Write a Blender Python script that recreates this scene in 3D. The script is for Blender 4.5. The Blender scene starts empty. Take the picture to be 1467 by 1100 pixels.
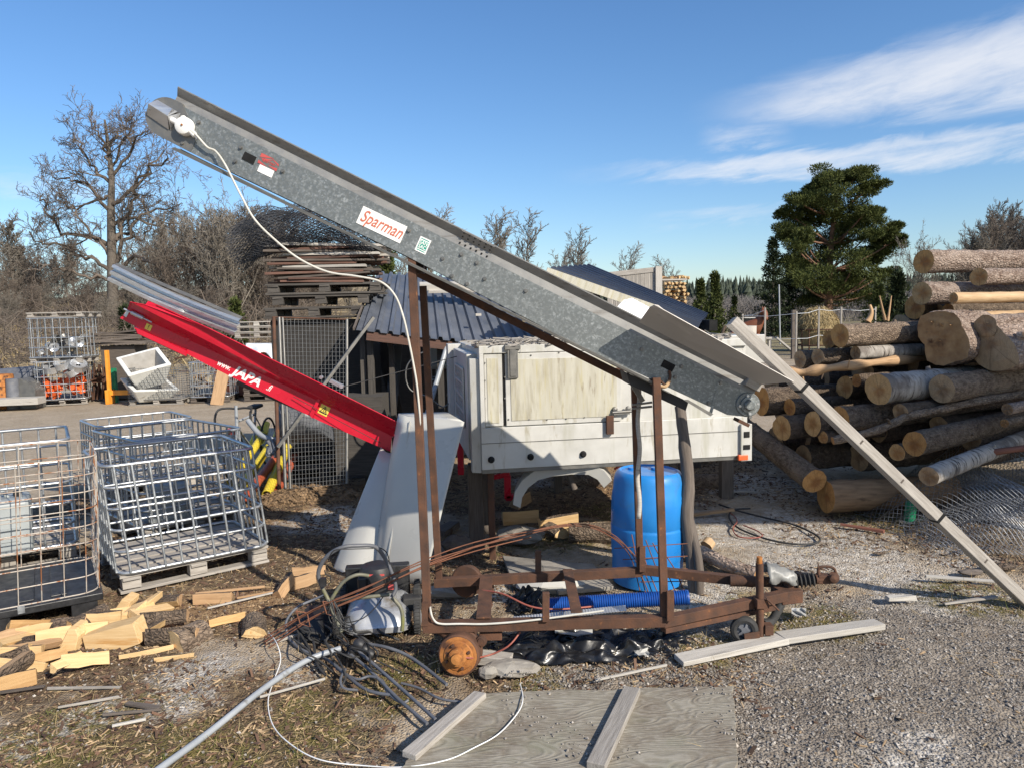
import bpy, math, random
import numpy as np
from mathutils import Vector as Vec, Matrix as Mat
R_ = random.Random(7)
NR = np.random.default_rng(5)
C = bpy.context.scene.collection
PI = math.pi
rad = math.radians
# ---------------------------------------------------------------- camera model
F = 1060.0; PW, PH = 1467, 1100
CAMZ = 2.0; PITCH = rad(5.2); ROLL = rad(1.3)
fw = Vec((0, math.cos(PITCH), -math.sin(PITCH)))
_up = Vec((0, math.sin(PITCH), math.cos(PITCH))); _rt = Vec((1, 0, 0))
rt = _rt*math.cos(ROLL) - _up*math.sin(ROLL)
up = _up*math.cos(ROLL) + _rt*math.sin(ROLL)
CAM = Vec((0, 0, CAMZ))
def ray(px, py): return fw + rt*((px-733.5)/F) - up*((py-550)/F)
def at(px, py, Y):
    d = ray(px, py); return CAM + d*(Y/d.y)
def gr(px, py, z=0.0):
    d = ray(px, py); return CAM + d*((z-CAMZ)/d.z)
def onplane(px, py, P, n):
    d = ray(px, py); return CAM + d*((Vec(P)-CAM).dot(n)/d.dot(n))
def S(px, Y): return px*Y/F
# ---------------------------------------------------------------- mesh builder
class MB:
    def __init__(s): s.V=[]; s.L=[]; s.R=[]; s.F=[]; s.M=[]; s.S=[]; s.n=0
    def add(s, v, f, mi=0, lc=None, rnd=None, smooth=False):
        v = np.asarray(v, float).reshape(-1,3); b = s.n
        if lc is None: lc = v + NR.random(3)*0
        s.V.append(v); s.L.append(np.asarray(lc, float).reshape(-1,3))
        rv = R_.random() if rnd is None else rnd
        s.R.append(np.full(len(v), rv) if np.isscalar(rv) else np.asarray(rv, float))
        s.F += [tuple(i+b for i in q) for q in f]
        s.M += ([mi]*len(f)) if isinstance(mi, int) else list(mi)
        s.S += ([smooth]*len(f)) if isinstance(smooth, bool) else list(smooth)
        s.n += len(v); return s
    def hexa(s, p, mi=0, lc=None, rnd=None):
        s.add(p, [(0,3,2,1),(4,5,6,7),(0,1,5,4),(1,2,6,5),(2,3,7,6),(3,0,4,7)], mi, lc, rnd); return s
    def box(s, c, size, R=None, mi=0, rnd=None, jit=0.0):
        l, w, h = [q/2 for q in size]
        q = np.array([(-l,-w,-h),(l,-w,-h),(l,w,-h),(-l,w,-h),(-l,-w,h),(l,-w,h),(l,w,h),(-l,w,h)])
        if jit: q = q + (NR.random(q.shape)-.5)*jit
        off = NR.random(3)*20
        Rm = np.array(R) if R is not None else np.eye(3)
        s.hexa(q@Rm.T + np.array(c), mi, q+off, rnd); return s
    def beam(s, p, q, w, h, upv=(0,0,1), mi=0, rnd=None, jit=0.0):
        p = Vec(p); q = Vec(q); x = (q-p); L = x.length; x = x/L
        u = Vec(upv)
        if abs(x.dot(u)) > .98: u = Vec((0,1,0))
        y = u.cross(x).normalized(); z = x.cross(y)
        R = np.array([list(x),list(y),list(z)]).T
        return s.box((p+q)/2, (L,w,h), R, mi, rnd, jit)
    def tube(s, pts, r, n=8, mi=0, cap=True, cmi=None, rnd=None, wob=0.0, closed=False):
        P = np.array([list(p) for p in pts], float); m = len(P)
        rr = np.full(m, r) if np.isscalar(r) else np.asarray(r, float)
        if closed: T = np.roll(P,-1,0)-np.roll(P,1,0)
        else: T = np.gradient(P, axis=0) if m > 2 else np.repeat((P[1]-P[0])[None],2,0)
        T = T/(np.linalg.norm(T,axis=1)[:,None]+1e-12)
        a = np.array([0,0,1.]) if abs(T[0][2]) < .9 else np.array([0,1.,0])
        N0 = np.cross(a, T[0]); N0 /= np.linalg.norm(N0)
        Ns=[N0]
        for i in range(1,m):
            q = Ns[-1]-T[i]*np.dot(Ns[-1],T[i]); q/= (np.linalg.norm(q)+1e-12); Ns.append(q)
        Ns=np.array(Ns); B=np.cross(T,Ns)
        ang = np.arange(n)/n*2*PI
        cs, sn = np.cos(ang), np.sin(ang)
        rad_ = rr[:,None]*np.ones(n)[None]
        if wob: rad_ = rad_*(1+wob*(NR.random((m,n))-.5))
        v = P[:,None,:] + Ns[:,None,:]*(rad_*cs)[:,:,None] + B[:,None,:]*(rad_*sn)[:,:,None]
        d = np.concatenate([[0],np.cumsum(np.linalg.norm(np.diff(P,axis=0),axis=1))])
        off = NR.random(3)*20
        lc = np.stack([np.repeat(d[:,None],n,1), rad_*cs, rad_*sn],2)+off
        f=[]; mm = m if closed else m-1
        for i in range(mm):
            i2=(i+1)%m
            for j in range(n):
                j2=(j+1)%n; f.append((i*n+j, i*n+j2, i2*n+j2, i2*n+j))
        rv = R_.random() if rnd is None else rnd
        s.add(v.reshape(-1,3), f, mi, lc.reshape(-1,3), rv, n>3)
        if cap and not closed:
            c = mi if cmi is None else cmi
            for e, o in ((0,-1),(m-1,1)):
                ring = v[e]; cen = ring.mean(0)
                l2 = np.stack([np.zeros(n), rad_[e]*cs, rad_[e]*sn],1)
                vv = np.vstack([ring,cen[None]]); ll=np.vstack([l2,[[0,0,0]]])+np.array([off[0],0,0])
                ff = [((j+1)%n, j, n) if o<0 else (j,(j+1)%n,n) for j in range(n)]
                s.add(vv, ff, c, ll, rv)
        return s
    def prism(s, poly, ext, mi=0, rnd=None):
        P = np.array([list(p) for p in poly],float); e=np.array(list(ext),float); n=len(P)
        nor = sum((np.cross(P[i]-P[0],P[i+1]-P[0]) for i in range(1,n-1)), np.zeros(3))
        if np.dot(nor,e) > 0: P = P[::-1]
        off = NR.random(3)*20
        f = [tuple(range(n)), tuple(range(2*n-1,n-1,-1))]
        f += [(i+n,(i+1)%n+n,(i+1)%n,i) for i in range(n)]
        v = np.vstack([P,P+e]); s.add(v, f, mi, v+off, rnd); return s
    def lathe(s, prof, o, ax=(0,0,1), n=32, mi=0, rnd=None, smooth=True):
        o=Vec(o); z=Vec(ax).normalized(); a=Vec((1,0,0)) if abs(z.x)<.9 else Vec((0,1,0))
        x=a.cross(z).normalized(); y=z.cross(x)
        v=[];lc=[];m=len(prof)
        for (r,h) in prof:
            for j in range(n):
                t=j/n*2*PI; v.append(list(o+z*h+x*(r*math.cos(t))+y*(r*math.sin(t)))); lc.append((h,r*math.cos(t),r*math.sin(t)))
        # split the rings at sharp profile corners so that shading breaks there
        v=np.array(v).reshape(m,n,3); lc=np.array(lc).reshape(m,n,3)+NR.random(3)*20; start=0; rnd=R_.random() if rnd is None else rnd
        def fl(a,b):
            k=b-a+1; f=[(i*n+j,i*n+(j+1)%n,(i+1)*n+(j+1)%n,(i+1)*n+j) for i in range(k-1) for j in range(n)]
            s.add(v[a:b+1].reshape(-1,3),f,mi,lc[a:b+1].reshape(-1,3),rnd,smooth)
        for i in range(1,m-1):
            a1=math.atan2(prof[i][1]-prof[i-1][1],prof[i][0]-prof[i-1][0]); a2=math.atan2(prof[i+1][1]-prof[i][1],prof[i+1][0]-prof[i][0])
            if abs((a2-a1+PI)%(2*PI)-PI)>.62: fl(start,i); start=i
        fl(start,m-1); return s
    def grid(s, P, mi=0, smooth=True, thick=0.0, rnd=None):
        P=np.asarray(P,float); a,b=P.shape[:2]
        f=[(i*b+j,i*b+j+1,(i+1)*b+j+1,(i+1)*b+j) for i in range(a-1) for j in range(b-1)]
        s.add(P.reshape(-1,3),f,mi,None,rnd,smooth)
        return s
    def build(s, name, mats, parent=None, loc=None, bevel=0.0, solid=0.0):
        V=np.vstack(s.V); L=np.vstack(s.L); Rn=np.concatenate(s.R)
        if parent is not None: o0=np.array(parent['_o'])
        elif loc is not None: o0=np.array(list(loc))
        else: o0=np.array([V[:,0].mean(),V[:,1].mean(),V[:,2].min()])
        me=bpy.data.meshes.new(name)
        me.from_pydata((V-o0).tolist(),[],s.F)
        if not isinstance(mats,(list,tuple)): mats=[mats]
        for m in mats: me.materials.append(m)
        me.polygons.foreach_set('material_index', s.M)
        me.polygons.foreach_set('use_smooth', s.S)
        a=me.attributes.new('lc','FLOAT_VECTOR','POINT'); a.data.foreach_set('vector', L.astype(np.float32).ravel())
        a=me.attributes.new('rnd','FLOAT','POINT'); a.data.foreach_set('value', Rn.astype(np.float32))
        me.update()
        o=bpy.data.objects.new(name,me); C.objects.link(o)
        if parent is not None:
            o.parent=parent
            if parent.get('_part'): o['_o']=parent['_o']
        else: o.location=o0.tolist()
        o['_o']=o0.tolist()
        if bevel:
            b=o.modifiers.new('bevel','BEVEL'); b.width=bevel; b.segments=2; b.limit_method='ANGLE'; b.angle_limit=rad(40)
        if solid:
            b=o.modifiers.new('solid','SOLIDIFY'); b.thickness=solid; b.offset=0
        return o
def tag(o, label=None, cat=None, group=None, kind=None):
    if label: o['label']=label
    if cat: o['category']=cat
    if group: o['group']=group
    if kind: o['kind']=kind
    return o
def thing(name, label, cat, loc, group=None):
    o=bpy.data.objects.new(name,None); C.objects.link(o); o.location=list(loc); o['_o']=list(loc)
    o.empty_display_size=.1
    return tag(o,label,cat,group)
def single(mb, name, mats, label, cat, group=None, bevel=0.0, loc=None, solid=0.0):
    return tag(mb.build(name,mats,None,loc,bevel,solid),label,cat,group)
def dup(root, loc=None, rz=None, sc=None, label=None, group=None):
    r=root.copy(); C.objects.link(r)
    if loc is not None: r.location=list(loc)
    if rz is not None: r.rotation_euler=(0,0,rz)
    if sc is not None: r.scale=(sc,sc,sc) if np.isscalar(sc) else sc
    if label: r['label']=label
    if group: r['group']=group
    for ch in list(root.children):
        c=ch.copy(); C.objects.link(c); c.parent=r
        for g in ch.children:
            d=g.copy(); C.objects.link(d); d.parent=c
    return r
def smooth_path(pts, n=8):
    P=[Vec(p) for p in pts]; out=[]
    for i in range(len(P)-1):
        p0=P[max(i-1,0)];p1=P[i];p2=P[i+1];p3=P[min(i+2,len(P)-1)]
        for k in range(n):
            t=k/n
            out.append(0.5*((2*p1)+(p2-p0)*t+(2*p0-5*p1+4*p2-p3)*t*t+(3*p1-p0-3*p2+p3)*t**3))
    out.append(P[-1]); return out
def text_obj(txt, o, xdir, ydir, height, mat, parent, name='lettering', shear=0.0, depth=.0015, align='CENTER', sx=1.0, bold=0.0):
    cu=bpy.data.curves.new(name,'FONT'); cu.body=txt; cu.align_x=align; cu.align_y='CENTER'
    cu.size=height; cu.shear=shear; cu.extrude=depth; cu.offset=bold
    t=bpy.data.objects.new('tmp',cu); C.objects.link(t)
    bpy.context.view_layer.update()
    me=bpy.data.meshes.new_from_object(t.evaluated_get(bpy.context.evaluated_depsgraph_get()))
    C.objects.unlink(t); bpy.data.objects.remove(t)
    me.name=name; me.materials.clear(); me.materials.append(mat)
    x=Vec(xdir).normalized(); z=x.cross(Vec(ydir)).normalized(); y=z.cross(x)
    o=Vec(o)-Vec(parent['_o'])
    for v in me.vertices:
        c=v.co.copy(); v.co=o+x*(c.x*sx)+y*c.y+z*c.z
    me.attributes.new('lc','FLOAT_VECTOR','POINT'); me.attributes.new('rnd','FLOAT','POINT')
    ob=bpy.data.objects.new(name,me); C.objects.link(ob); ob.parent=parent; ob['_o']=parent['_o']
    return ob
def rotz(a): return np.array([[math.cos(a),-math.sin(a),0],[math.sin(a),math.cos(a),0],[0,0,1]])
def roty(a): return np.array([[math.cos(a),0,math.sin(a)],[0,1,0],[-math.sin(a),0,math.cos(a)]])
def rotx(a): return np.array([[1,0,0],[0,math.cos(a),-math.sin(a)],[0,math.sin(a),math.cos(a)]])
# numpy value noise
_perm=NR.random((256,256))
def vnoise(x,y):
    xi=np.floor(x).astype(int); yi=np.floor(y).astype(int); fx=x-xi; fy=y-yi
    fx=fx*fx*(3-2*fx); fy=fy*fy*(3-2*fy)
    g=lambda a,b:_perm[a&255,b&255]
    return (g(xi,yi)*(1-fx)+g(xi+1,yi)*fx)*(1-fy)+(g(xi,yi+1)*(1-fx)+g(xi+1,yi+1)*fx)*fy
def fbm(x,y,o=4):
    t=0;a=.5
    for i in range(o): t=t+a*vnoise(x*2**i+17*i,y*2**i+31*i); a*=.5
    return t
# ---------------------------------------------------------------- materials
class NB:
    def __init__(s,name):
        s.m=bpy.data.materials.new(name); s.m.use_nodes=True; s.nt=s.m.node_tree; s.nt.nodes.clear()
        s.out=s.nt.nodes.new('ShaderNodeOutputMaterial'); s.b=s.nt.nodes.new('ShaderNodeBsdfPrincipled')
        s.nt.links.new(s.b.outputs[0],s.out.inputs[0])
    def node(s,t,**k):
        n=s.nt.nodes.new(t)
        for a,v in k.items(): setattr(n,a,v)
        return n
    def lk(s,a,b): s.nt.links.new(a,b)
    def setin(s,sock,v):
        if isinstance(v,bpy.types.NodeSocket): s.lk(v,sock)
        elif v is not None:
            if sock.type=='RGBA' and len(v)==3: v=(*v,1)
            sock.default_value=v
    def attr(s,name,out='Vector'):
        n=s.node('ShaderNodeAttribute',attribute_name=name); return n.outputs[out]
    def scale(s,vec,sc):
        n=s.node('ShaderNodeVectorMath',operation='MULTIPLY'); s.setin(n.inputs[0],vec); n.inputs[1].default_value=sc if hasattr(sc,'__len__') else (sc,)*3; return n.outputs[0]
    def noise(s,vec,sc=5.,det=5.,rough=.55,dist=0.,out='Fac'):
        n=s.node('ShaderNodeTexNoise'); s.setin(n.inputs['Vector'],vec); n.inputs['Scale'].default_value=sc; n.inputs['Detail'].default_value=det; n.inputs['Roughness'].default_value=rough; n.inputs['Distortion'].default_value=dist
        return n.outputs[out]
    def vor(s,vec,sc=5.,feat='F1',out='Distance',rnd=1.):
        n=s.node('ShaderNodeTexVoronoi',feature=feat); s.setin(n.inputs['Vector'],vec); n.inputs['Scale'].default_value=sc; n.inputs['Randomness'].default_value=rnd
        return n.outputs[out]
    def ramp(s,fac,stops,interp='LINEAR'):
        n=s.node('ShaderNodeValToRGB'); s.setin(n.inputs[0],fac); cr=n.color_ramp; cr.interpolation=interp
        while len(cr.elements)<len(stops): cr.elements.new(.5)
        for e,(p,c) in zip(cr.elements,stops):
            e.position=p; e.color=(*c,1) if hasattr(c,'__len__') else (c,c,c,1)
        return n.outputs[0]
    def math(s,op,a,b=None,clamp=False):
        n=s.node('ShaderNodeMath',operation=op,use_clamp=clamp); s.setin(n.inputs[0],a)
        if b is not None: s.setin(n.inputs[1],b)
        return n.outputs[0]
    def mix(s,f,a,b,mode='MIX'):
        n=s.node('ShaderNodeMix',data_type='RGBA',blend_type=mode); s.setin(n.inputs[0],f); s.setin(n.inputs[6],a); s.setin(n.inputs[7],b); return n.outputs[2]
    def bump(s,h,st=.3,d=.01,nrm=None):
        n=s.node('ShaderNodeBump'); n.inputs['Strength'].default_value=st; n.inputs['Distance'].default_value=d; s.setin(n.inputs['Height'],h)
        if nrm is not None: s.lk(nrm,n.inputs['Normal'])
        return n.outputs[0]
    def fin(s,col,rough=.7,metal=0.,nrm=None,spec=.5):
        s.setin(s.b.inputs['Base Color'],col); s.setin(s.b.inputs['Roughness'],rough); s.setin(s.b.inputs['Metallic'],metal); s.b.inputs['Specular IOR Level'].default_value=spec
        if nrm is not None: s.lk(nrm,s.b.inputs['Normal'])
        return s.m
def M(name, c1, c2, sc=6., rough=.7, metal=0., bump=.25, bsc=60., bd=.004, stretch=(1,1,1), rmix=.3, spots=(), det=6., spec=.5):
    n=NB(name); lc=n.attr('lc'); v=n.scale(lc,stretch)
    col=n.mix(n.ramp(n.noise(v,sc,det),[(.3,0.),(.7,1.)]),c1,c2)
    for (ssc,th,wd,c,sst) in spots:
        f=n.ramp(n.noise(n.scale(lc,sst),ssc,6.,.6),[(th,0.),(min(th+wd,1),1.)]); col=n.mix(f,col,c)
    if rmix:
        k=n.math('ADD',n.math('MULTIPLY',n.attr('rnd','Fac'),rmix),1-rmix/2)
        cc=n.node('ShaderNodeCombineColor'); 
        for i in range(3): n.lk(k,cc.inputs[i])
        col=n.mix(1.,col,cc.outputs[0],'MULTIPLY')
    nb=n.bump(n.noise(v,bsc,4.,.6),bump,bd) if bump else None
    rg=n.ramp(n.noise(v,sc*2,3.),[(.3,max(rough-.12,.02)),(.7,min(rough+.12,1))])
    return n.fin(col,rg,metal,nb,spec)
MT={}
def mats():
    W=(14.,1.2,14.)
    wst=(1.2,18.,18.)
    MT['galv']=galv('galvanised_steel',(.18,.195,.192),(.45,.47,.465))
    MT['galvdark']=M('dull_galvanised',(.15,.15,.145),(.23,.22,.2),8,.5,.6,.1,40,rmix=.1)
    MT['rail']=M('weathered_rail',(.22,.215,.205),(.29,.285,.272),6,.5,.35,.1,40,rmix=.1,spots=[(5,.55,.2,(.14,.12,.1),(.6,6,6))])
    MT['flap']=M('flap_sheet',(.44,.415,.385),(.52,.49,.455),3,.6,.2,.08,30,rmix=.1,spots=[(6,.66,.1,(.17,.14,.12),(1,1,1))])
    MT['tube']=M('galv_tube',(.38,.40,.42),(.55,.57,.58),14,.38,.75,.1,60,rmix=.25,spots=[(9,.66,.1,(.2,.2,.2),(1,1,1))])
    MT['rustwire']=M('rusty_wire',(.42,.36,.3),(.5,.46,.4),12,.6,.2,.2,60,rmix=.3,spots=[(6,.5,.1,(.28,.11,.04),(1,1,1))])
    MT['rust']=M('rust_steel',(.05,.026,.017),(.125,.056,.03),11,.85,0.,.6,90,.004,rmix=.25,spots=[(7,.62,.15,(.055,.03,.022),(1,1,1)),(22,.64,.1,(.24,.1,.04),(1,1,1))])
    MT['rustbright']=M('orange_rust',(.26,.085,.018),(.50,.21,.055),14,.8,.1,.6,70,rmix=.1,spots=[(11,.5,.14,(.075,.032,.018),(1,1,1)),(30,.66,.08,(.6,.34,.12),(1,1,1))])
    MT['rebar']=M('rebar_rust',(.13,.05,.028),(.21,.085,.045),20,.85,0,.4,120,rmix=.3)
    MT['white']=M('white_panel',(.44,.43,.395),(.56,.55,.515),4,.45,0.,.06,30,rmix=.06,spots=[(7,.6,.2,(.42,.42,.38),(1,1,.5)),(26,.72,.05,(.25,.13,.06),(1,1,1)),(3.,.54,.2,(.38,.37,.30),(3,3,.35)),(8.,.6,.12,(.34,.31,.24),(2.5,2.5,.5))])
    MT['algae']=M('algae_board',(.41,.385,.305),(.50,.48,.40),6,.6,0.,.12,40,stretch=(3,3,.35),rmix=.05,spots=[(7,.5,.25,(.42,.37,.20),(4,4,.35)),(5,.52,.2,(.30,.27,.20),(3,3,.45)),(12,.6,.12,(.24,.20,.14),(3,3,.4)),(30,.7,.06,(.3,.17,.07),(1,1,.6))])
    MT['sheet']=M('white_plastic_sheet',(.45,.44,.405),(.52,.51,.47),2,.35,0.,.05,12,rmix=.03,spots=[(3,.6,.25,(.52,.53,.5),(1,1,1)),(40,.72,.05,(.35,.33,.28),(1,1,1))])
    MT['red']=M('red_paint',(.50,.008,.028),(.62,.012,.036),3,.33,0.,.04,30,rmix=.04,spots=[(18,.74,.06,(.25,.02,.02),(1,1,1)),(4,.6,.25,(.40,.05,.055),(.6,3,3)),(26,.7,.06,(.55,.2,.18),(.4,2,2))])
    MT['alu']=M('aluminium',(.50,.51,.52),(.62,.63,.64),5,.36,.7,.05,40,rmix=.05,stretch=(1,5,5))
    MT['black']=M('black_plastic',(.012,.012,.013),(.03,.03,.032),8,.45,0.,.15,40,rmix=.2)
    MT['blackfilm']=M('black_film',(.007,.007,.008),(.016,.016,.017),8,.30,0.,.35,26,rmix=.1)
    MT['rubber']=M('rubber',(.02,.02,.021),(.05,.048,.045),10,.75,0.,.3,60,rmix=.2)
    MT['greyplas']=M('grey_conduit',(.09,.095,.11),(.15,.155,.17),6,.5,0.,.15,50,rmix=.3,spots=[(10,.6,.15,(.2,.19,.17),(1,1,1))])
    MT['greypipe']=M('light_conduit',(.27,.29,.31),(.36,.38,.4),6,.4,0.,.1,50,rmix=.1,spots=[(9,.62,.1,(.16,.15,.13),(1,1,1))])
    MT['blue']=M('blue_drum',(.014,.18,.53),(.022,.235,.62),3,.38,0.,.04,20,rmix=.03,spots=[(5,.58,.2,(.05,.16,.33),(1,1,1)),(3.5,.66,.05,(.16,.16,.17),(.6,1,1)),(30,.74,.05,(.25,.3,.36),(1,1,1))])
    MT['bluehose']=M('blue_hose',(.006,.05,.24),(.01,.075,.33),5,.4,0.,.05,20,rmix=.1)
    MT['cable']=M('white_cable',(.50,.48,.42),(.60,.58,.52),9,.5,0.,.05,30,rmix=.05)
    MT['cablew']=M('pale_cord',(.72,.72,.7),(.82,.82,.8),9,.5,0.,.05,30,rmix=.05)
    MT['copper']=M('red_cable',(.25,.07,.05),(.33,.1,.07),9,.5,0.,.05,30,rmix=.1)
    MT['grey_wood']=M('grey_weathered_wood',(.24,.215,.185),(.40,.37,.33),5,.85,0.,.5,16,.004,stretch=wst,rmix=.35,spots=[(3,.6,.2,(.15,.13,.11),(1.5,14,14)),(2,.68,.1,(.2,.2,.13),(3,3,3))])
    MT['pale_wood']=M('pale_weathered_wood',(.37,.345,.305),(.50,.47,.42),5,.8,0.,.5,16,.003,stretch=wst,rmix=.2,spots=[(3,.60,.15,(.22,.2,.17),(1.5,14,14))])
    MT['dark_wood']=M('dark_wood',(.075,.06,.05),(.15,.125,.105),5,.9,0.,.6,16,.005,stretch=wst,rmix=.4)
    MT['redwood2']=M('faded_red_board',(.07,.04,.03),(.17,.085,.06),5,.85,0.,.5,16,.003,stretch=wst,rmix=.6,spots=[(3,.55,.2,(.2,.18,.15),(1,6,6))])
    MT['redwood']=M('red_brown_board',(.15,.05,.03),(.24,.1,.065),5,.85,0.,.4,16,.003,stretch=wst,rmix=.5)
    MT['fresh']=M('fresh_split_wood',(.54,.35,.155),(.68,.48,.25),4,.7,0.,.5,12,.004,stretch=(1.0,16,16),rmix=.3,spots=[(3,.62,.12,(.5,.27,.09),(.7,10,10)),(14,.72,.05,(.25,.12,.05),(1,1,1))])
    MT['oldsplit']=M('aged_split_wood',(.33,.20,.10),(.48,.31,.17),4,.8,0.,.5,12,.004,stretch=(1.0,16,16),rmix=.4,spots=[(4,.6,.15,(.2,.12,.07),(1,8,8))])
    MT['stone']=M('stone',(.20,.18,.155),(.31,.285,.245),8,.9,0.,.5,30,.006,rmix=.3)
    MT['roof']=M('roof_sheet',(.075,.085,.105),(.14,.15,.17),3,.4,.1,.05,20,rmix=.05,spots=[(4,.6,.2,(.10,.105,.115),(.5,3,3)),(40,.72,.06,(.2,.2,.2),(1,1,1))])
    MT['orange']=M('orange_paint',(.62,.09,.02),(.75,.14,.03),8,.5,0.,.1,40,rmix=.4)
    MT['amber']=M('amber_paint',(.7,.26,.02),(.8,.33,.04),8,.5,0.,.1,40,rmix=.1)
    MT['green']=M('green_plastic',(.01,.17,.08),(.02,.24,.12),8,.5,0.,.1,40,rmix=.2)
    MT['yellow']=M('yellow_pipe',(.55,.42,.03),(.66,.52,.06),5,.4,0.,.05,40,rmix=.15,spots=[(6,.62,.12,(.35,.28,.1),(1,1,1))])
    MT['redpipe']=M('red_pipe',(.36,.075,.035),(.46,.11,.055),5,.45,0.,.05,40,rmix=.2)
    MT['tub']=M('white_tub',(.60,.60,.56),(.74,.74,.70),4,.6,0.,.15,30,rmix=.05,spots=[(6,.62,.12,(.4,.38,.33),(1,1,1))])
    MT['canister']=M('grey_canister',(.27,.295,.30),(.36,.385,.385),4,.5,0.,.05,30,rmix=.05)
    MT['tarp']=M('tarp',(.55,.58,.6),(.75,.77,.78),4,.5,0.,.1,30,rmix=.05)
    MT['tarpdark']=M('grey_tarp',(.10,.105,.115),(.17,.175,.19),4,.4,0.,.3,14,.02,rmix=.05)
    MT['signwhite']=M('sign_white',(.80,.79,.76),(.84,.83,.8),6,.5,0.,.0,30,rmix=.0,spots=[(9,.68,.1,(.62,.58,.5),(1,1,1))])
    MT['signred']=M('sign_red',(.50,.13,.075),(.55,.15,.09),6,.5,0,.0,30,rmix=0)
    MT['labelred']=M('label_red',(.45,.06,.06),(.5,.09,.08),6,.5,0,.0,30,rmix=0)
    MT['signgreen']=M('sign_green',(.01,.27,.20),(.015,.31,.23),6,.5,0,.0,30,rmix=0)
    MT['signyel']=M('sign_yellow',(.72,.58,.08),(.78,.64,.12),6,.5,0,.0,30,rmix=0)
    MT['ink']=M('ink',(.012,.012,.012),(.02,.02,.02),6,.5,0,.0,30,rmix=0)
    MT['hole']=M('hole_dark',(.004,.004,.004),(.006,.006,.006),6,.9,0,.0,30,rmix=0)
    MT['silver']=M('silver_paint',(.40,.41,.42),(.52,.53,.54),5,.35,.5,.08,40,rmix=.05,spots=[(7,.55,.15,(.2,.17,.12),(1,1,1))])
    MT['mossmetal']=M('mossy_tube',(.12,.12,.09),(.2,.19,.14),9,.6,.2,.2,50,rmix=.1,spots=[(7,.5,.15,(.2,.2,.07),(1,1,1))])
    MT['wirenet']=M('wire_net',(.22,.225,.23),(.36,.365,.37),9,.5,.6,.0,50,rmix=.4)
    MT['wiredark']=M('dark_wire',(.02,.022,.028),(.05,.052,.06),9,.6,.3,.0,50,rmix=.4)
    MT['bark_pine']=bark('pine_bark',(.19,.125,.09),(.37,.29,.235),(.075,.045,.032),1.1)
    MT['bark_spruce']=bark('spruce_bark',(.13,.088,.058),(.28,.21,.15),(.042,.029,.02),1.5)
    MT['bark_birch']=bark('birch_bark',(.25,.222,.19),(.40,.37,.33),(.04,.034,.03),.7,birch=True)
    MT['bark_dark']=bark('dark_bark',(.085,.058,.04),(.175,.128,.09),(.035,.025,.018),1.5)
    MT['peeled']=M('peeled_log',(.38,.24,.12),(.54,.385,.225),4,.75,0.,.4,12,.004,stretch=(1.5,10,10),rmix=.2,spots=[(3,.58,.14,(.28,.15,.08),(1.5,4,4))])
    MT['endA']=rings('log_end_tan',(.40,.225,.085),(.52,.33,.15),(.26,.11,.035))
    MT['endB']=rings('log_end_orange',(.40,.19,.055),(.50,.27,.095),(.22,.08,.025))
    MT['endC']=rings('log_end_grey',(.32,.195,.10),(.42,.285,.16),(.18,.10,.05))
    MT['twig']=M('grey_twig',(.085,.066,.052),(.15,.12,.095),3,.9,0.,0,50,rmix=.7)
    MT['twigp']=M('pale_twig',(.125,.108,.088),(.21,.185,.152),3,.9,0.,0,50,rmix=.5)
    MT['trunkoak']=M('oak_bark',(.09,.075,.06),(.17,.145,.12),9,.95,0.,.6,30,.03,stretch=(1,4,4),rmix=.1)
    MT['pinebark2']=M('pine_trunk',(.13,.07,.045),(.22,.12,.075),6,.9,0.,.5,30,.03,rmix=.1)
    MT['pineneedle']=leaf('pine_needles',(.030,.043,.012),(.105,.12,.032))
    MT['spruceneedle']=leaf('spruce_needles',(.012,.02,.009),(.035,.048,.018))
    MT['juniper']=leaf('juniper_needles',(.03,.042,.012),(.09,.105,.03))
    MT['forest']=leaf('forest_needles',(.035,.045,.034),(.065,.078,.055))
    MT['farbrush']=leaf('far_bare_wood',(.11,.10,.095),(.17,.155,.145))
    MT['straw']=leaf('dry_straw',(.24,.175,.085),(.47,.37,.2))
    MT['greengrass']=leaf('green_grass',(.08,.10,.022),(.16,.18,.05))
    MT['chips']=M('wood_chip',(.19,.125,.07),(.46,.33,.19),1.3,.9,0,.3,40,rmix=1.0)
    MT['barkchips']=M('bark_chip',(.05,.03,.02),(.16,.09,.055),1.3,.95,0,.3,40,rmix=.9)
    MT['pebble']=M('pebble',(.17,.15,.13),(.40,.365,.32),1.1,.9,0,.3,60,rmix=.9)
    MT['horse']=M('chestnut_coat',(.13,.04,.016),(.2,.065,.026),3,.6,0,.1,40,rmix=.05)
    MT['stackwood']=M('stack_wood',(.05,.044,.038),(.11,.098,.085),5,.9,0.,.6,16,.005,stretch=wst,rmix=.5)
    MT['bagfilm']=M('grey_bag_film',(.20,.20,.19),(.28,.28,.265),5,.4,0.,.1,30,rmix=.05)
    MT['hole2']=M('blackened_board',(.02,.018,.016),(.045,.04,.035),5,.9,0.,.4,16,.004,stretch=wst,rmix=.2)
    MT['litter']=M('litter',(.10,.062,.035),(.30,.20,.11),9,.95,0.,.4,40,.01,rmix=1.2)
    MT['fresh2']=M('orange_split_wood',(.46,.26,.10),(.60,.38,.17),4,.75,0.,.6,12,.005,stretch=(1.0,16,16),rmix=.4,spots=[(4,.58,.14,(.34,.17,.06),(.7,8,8))])
    MT['roofdark']=M('dark_blue_roof',(.010,.016,.034),(.020,.030,.055),3,.55,0.,.05,20,rmix=.05,spots=[(4,.6,.2,(.04,.045,.055),(.5,3,3))],spec=.3)
    MT['brownlog']=M('brown_log',(.16,.095,.05),(.30,.19,.105),4,.8,0.,.6,14,.006,stretch=(1.2,9,9),rmix=.2,spots=[(4,.58,.14,(.09,.05,.03),(1.5,5,5))])
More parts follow.
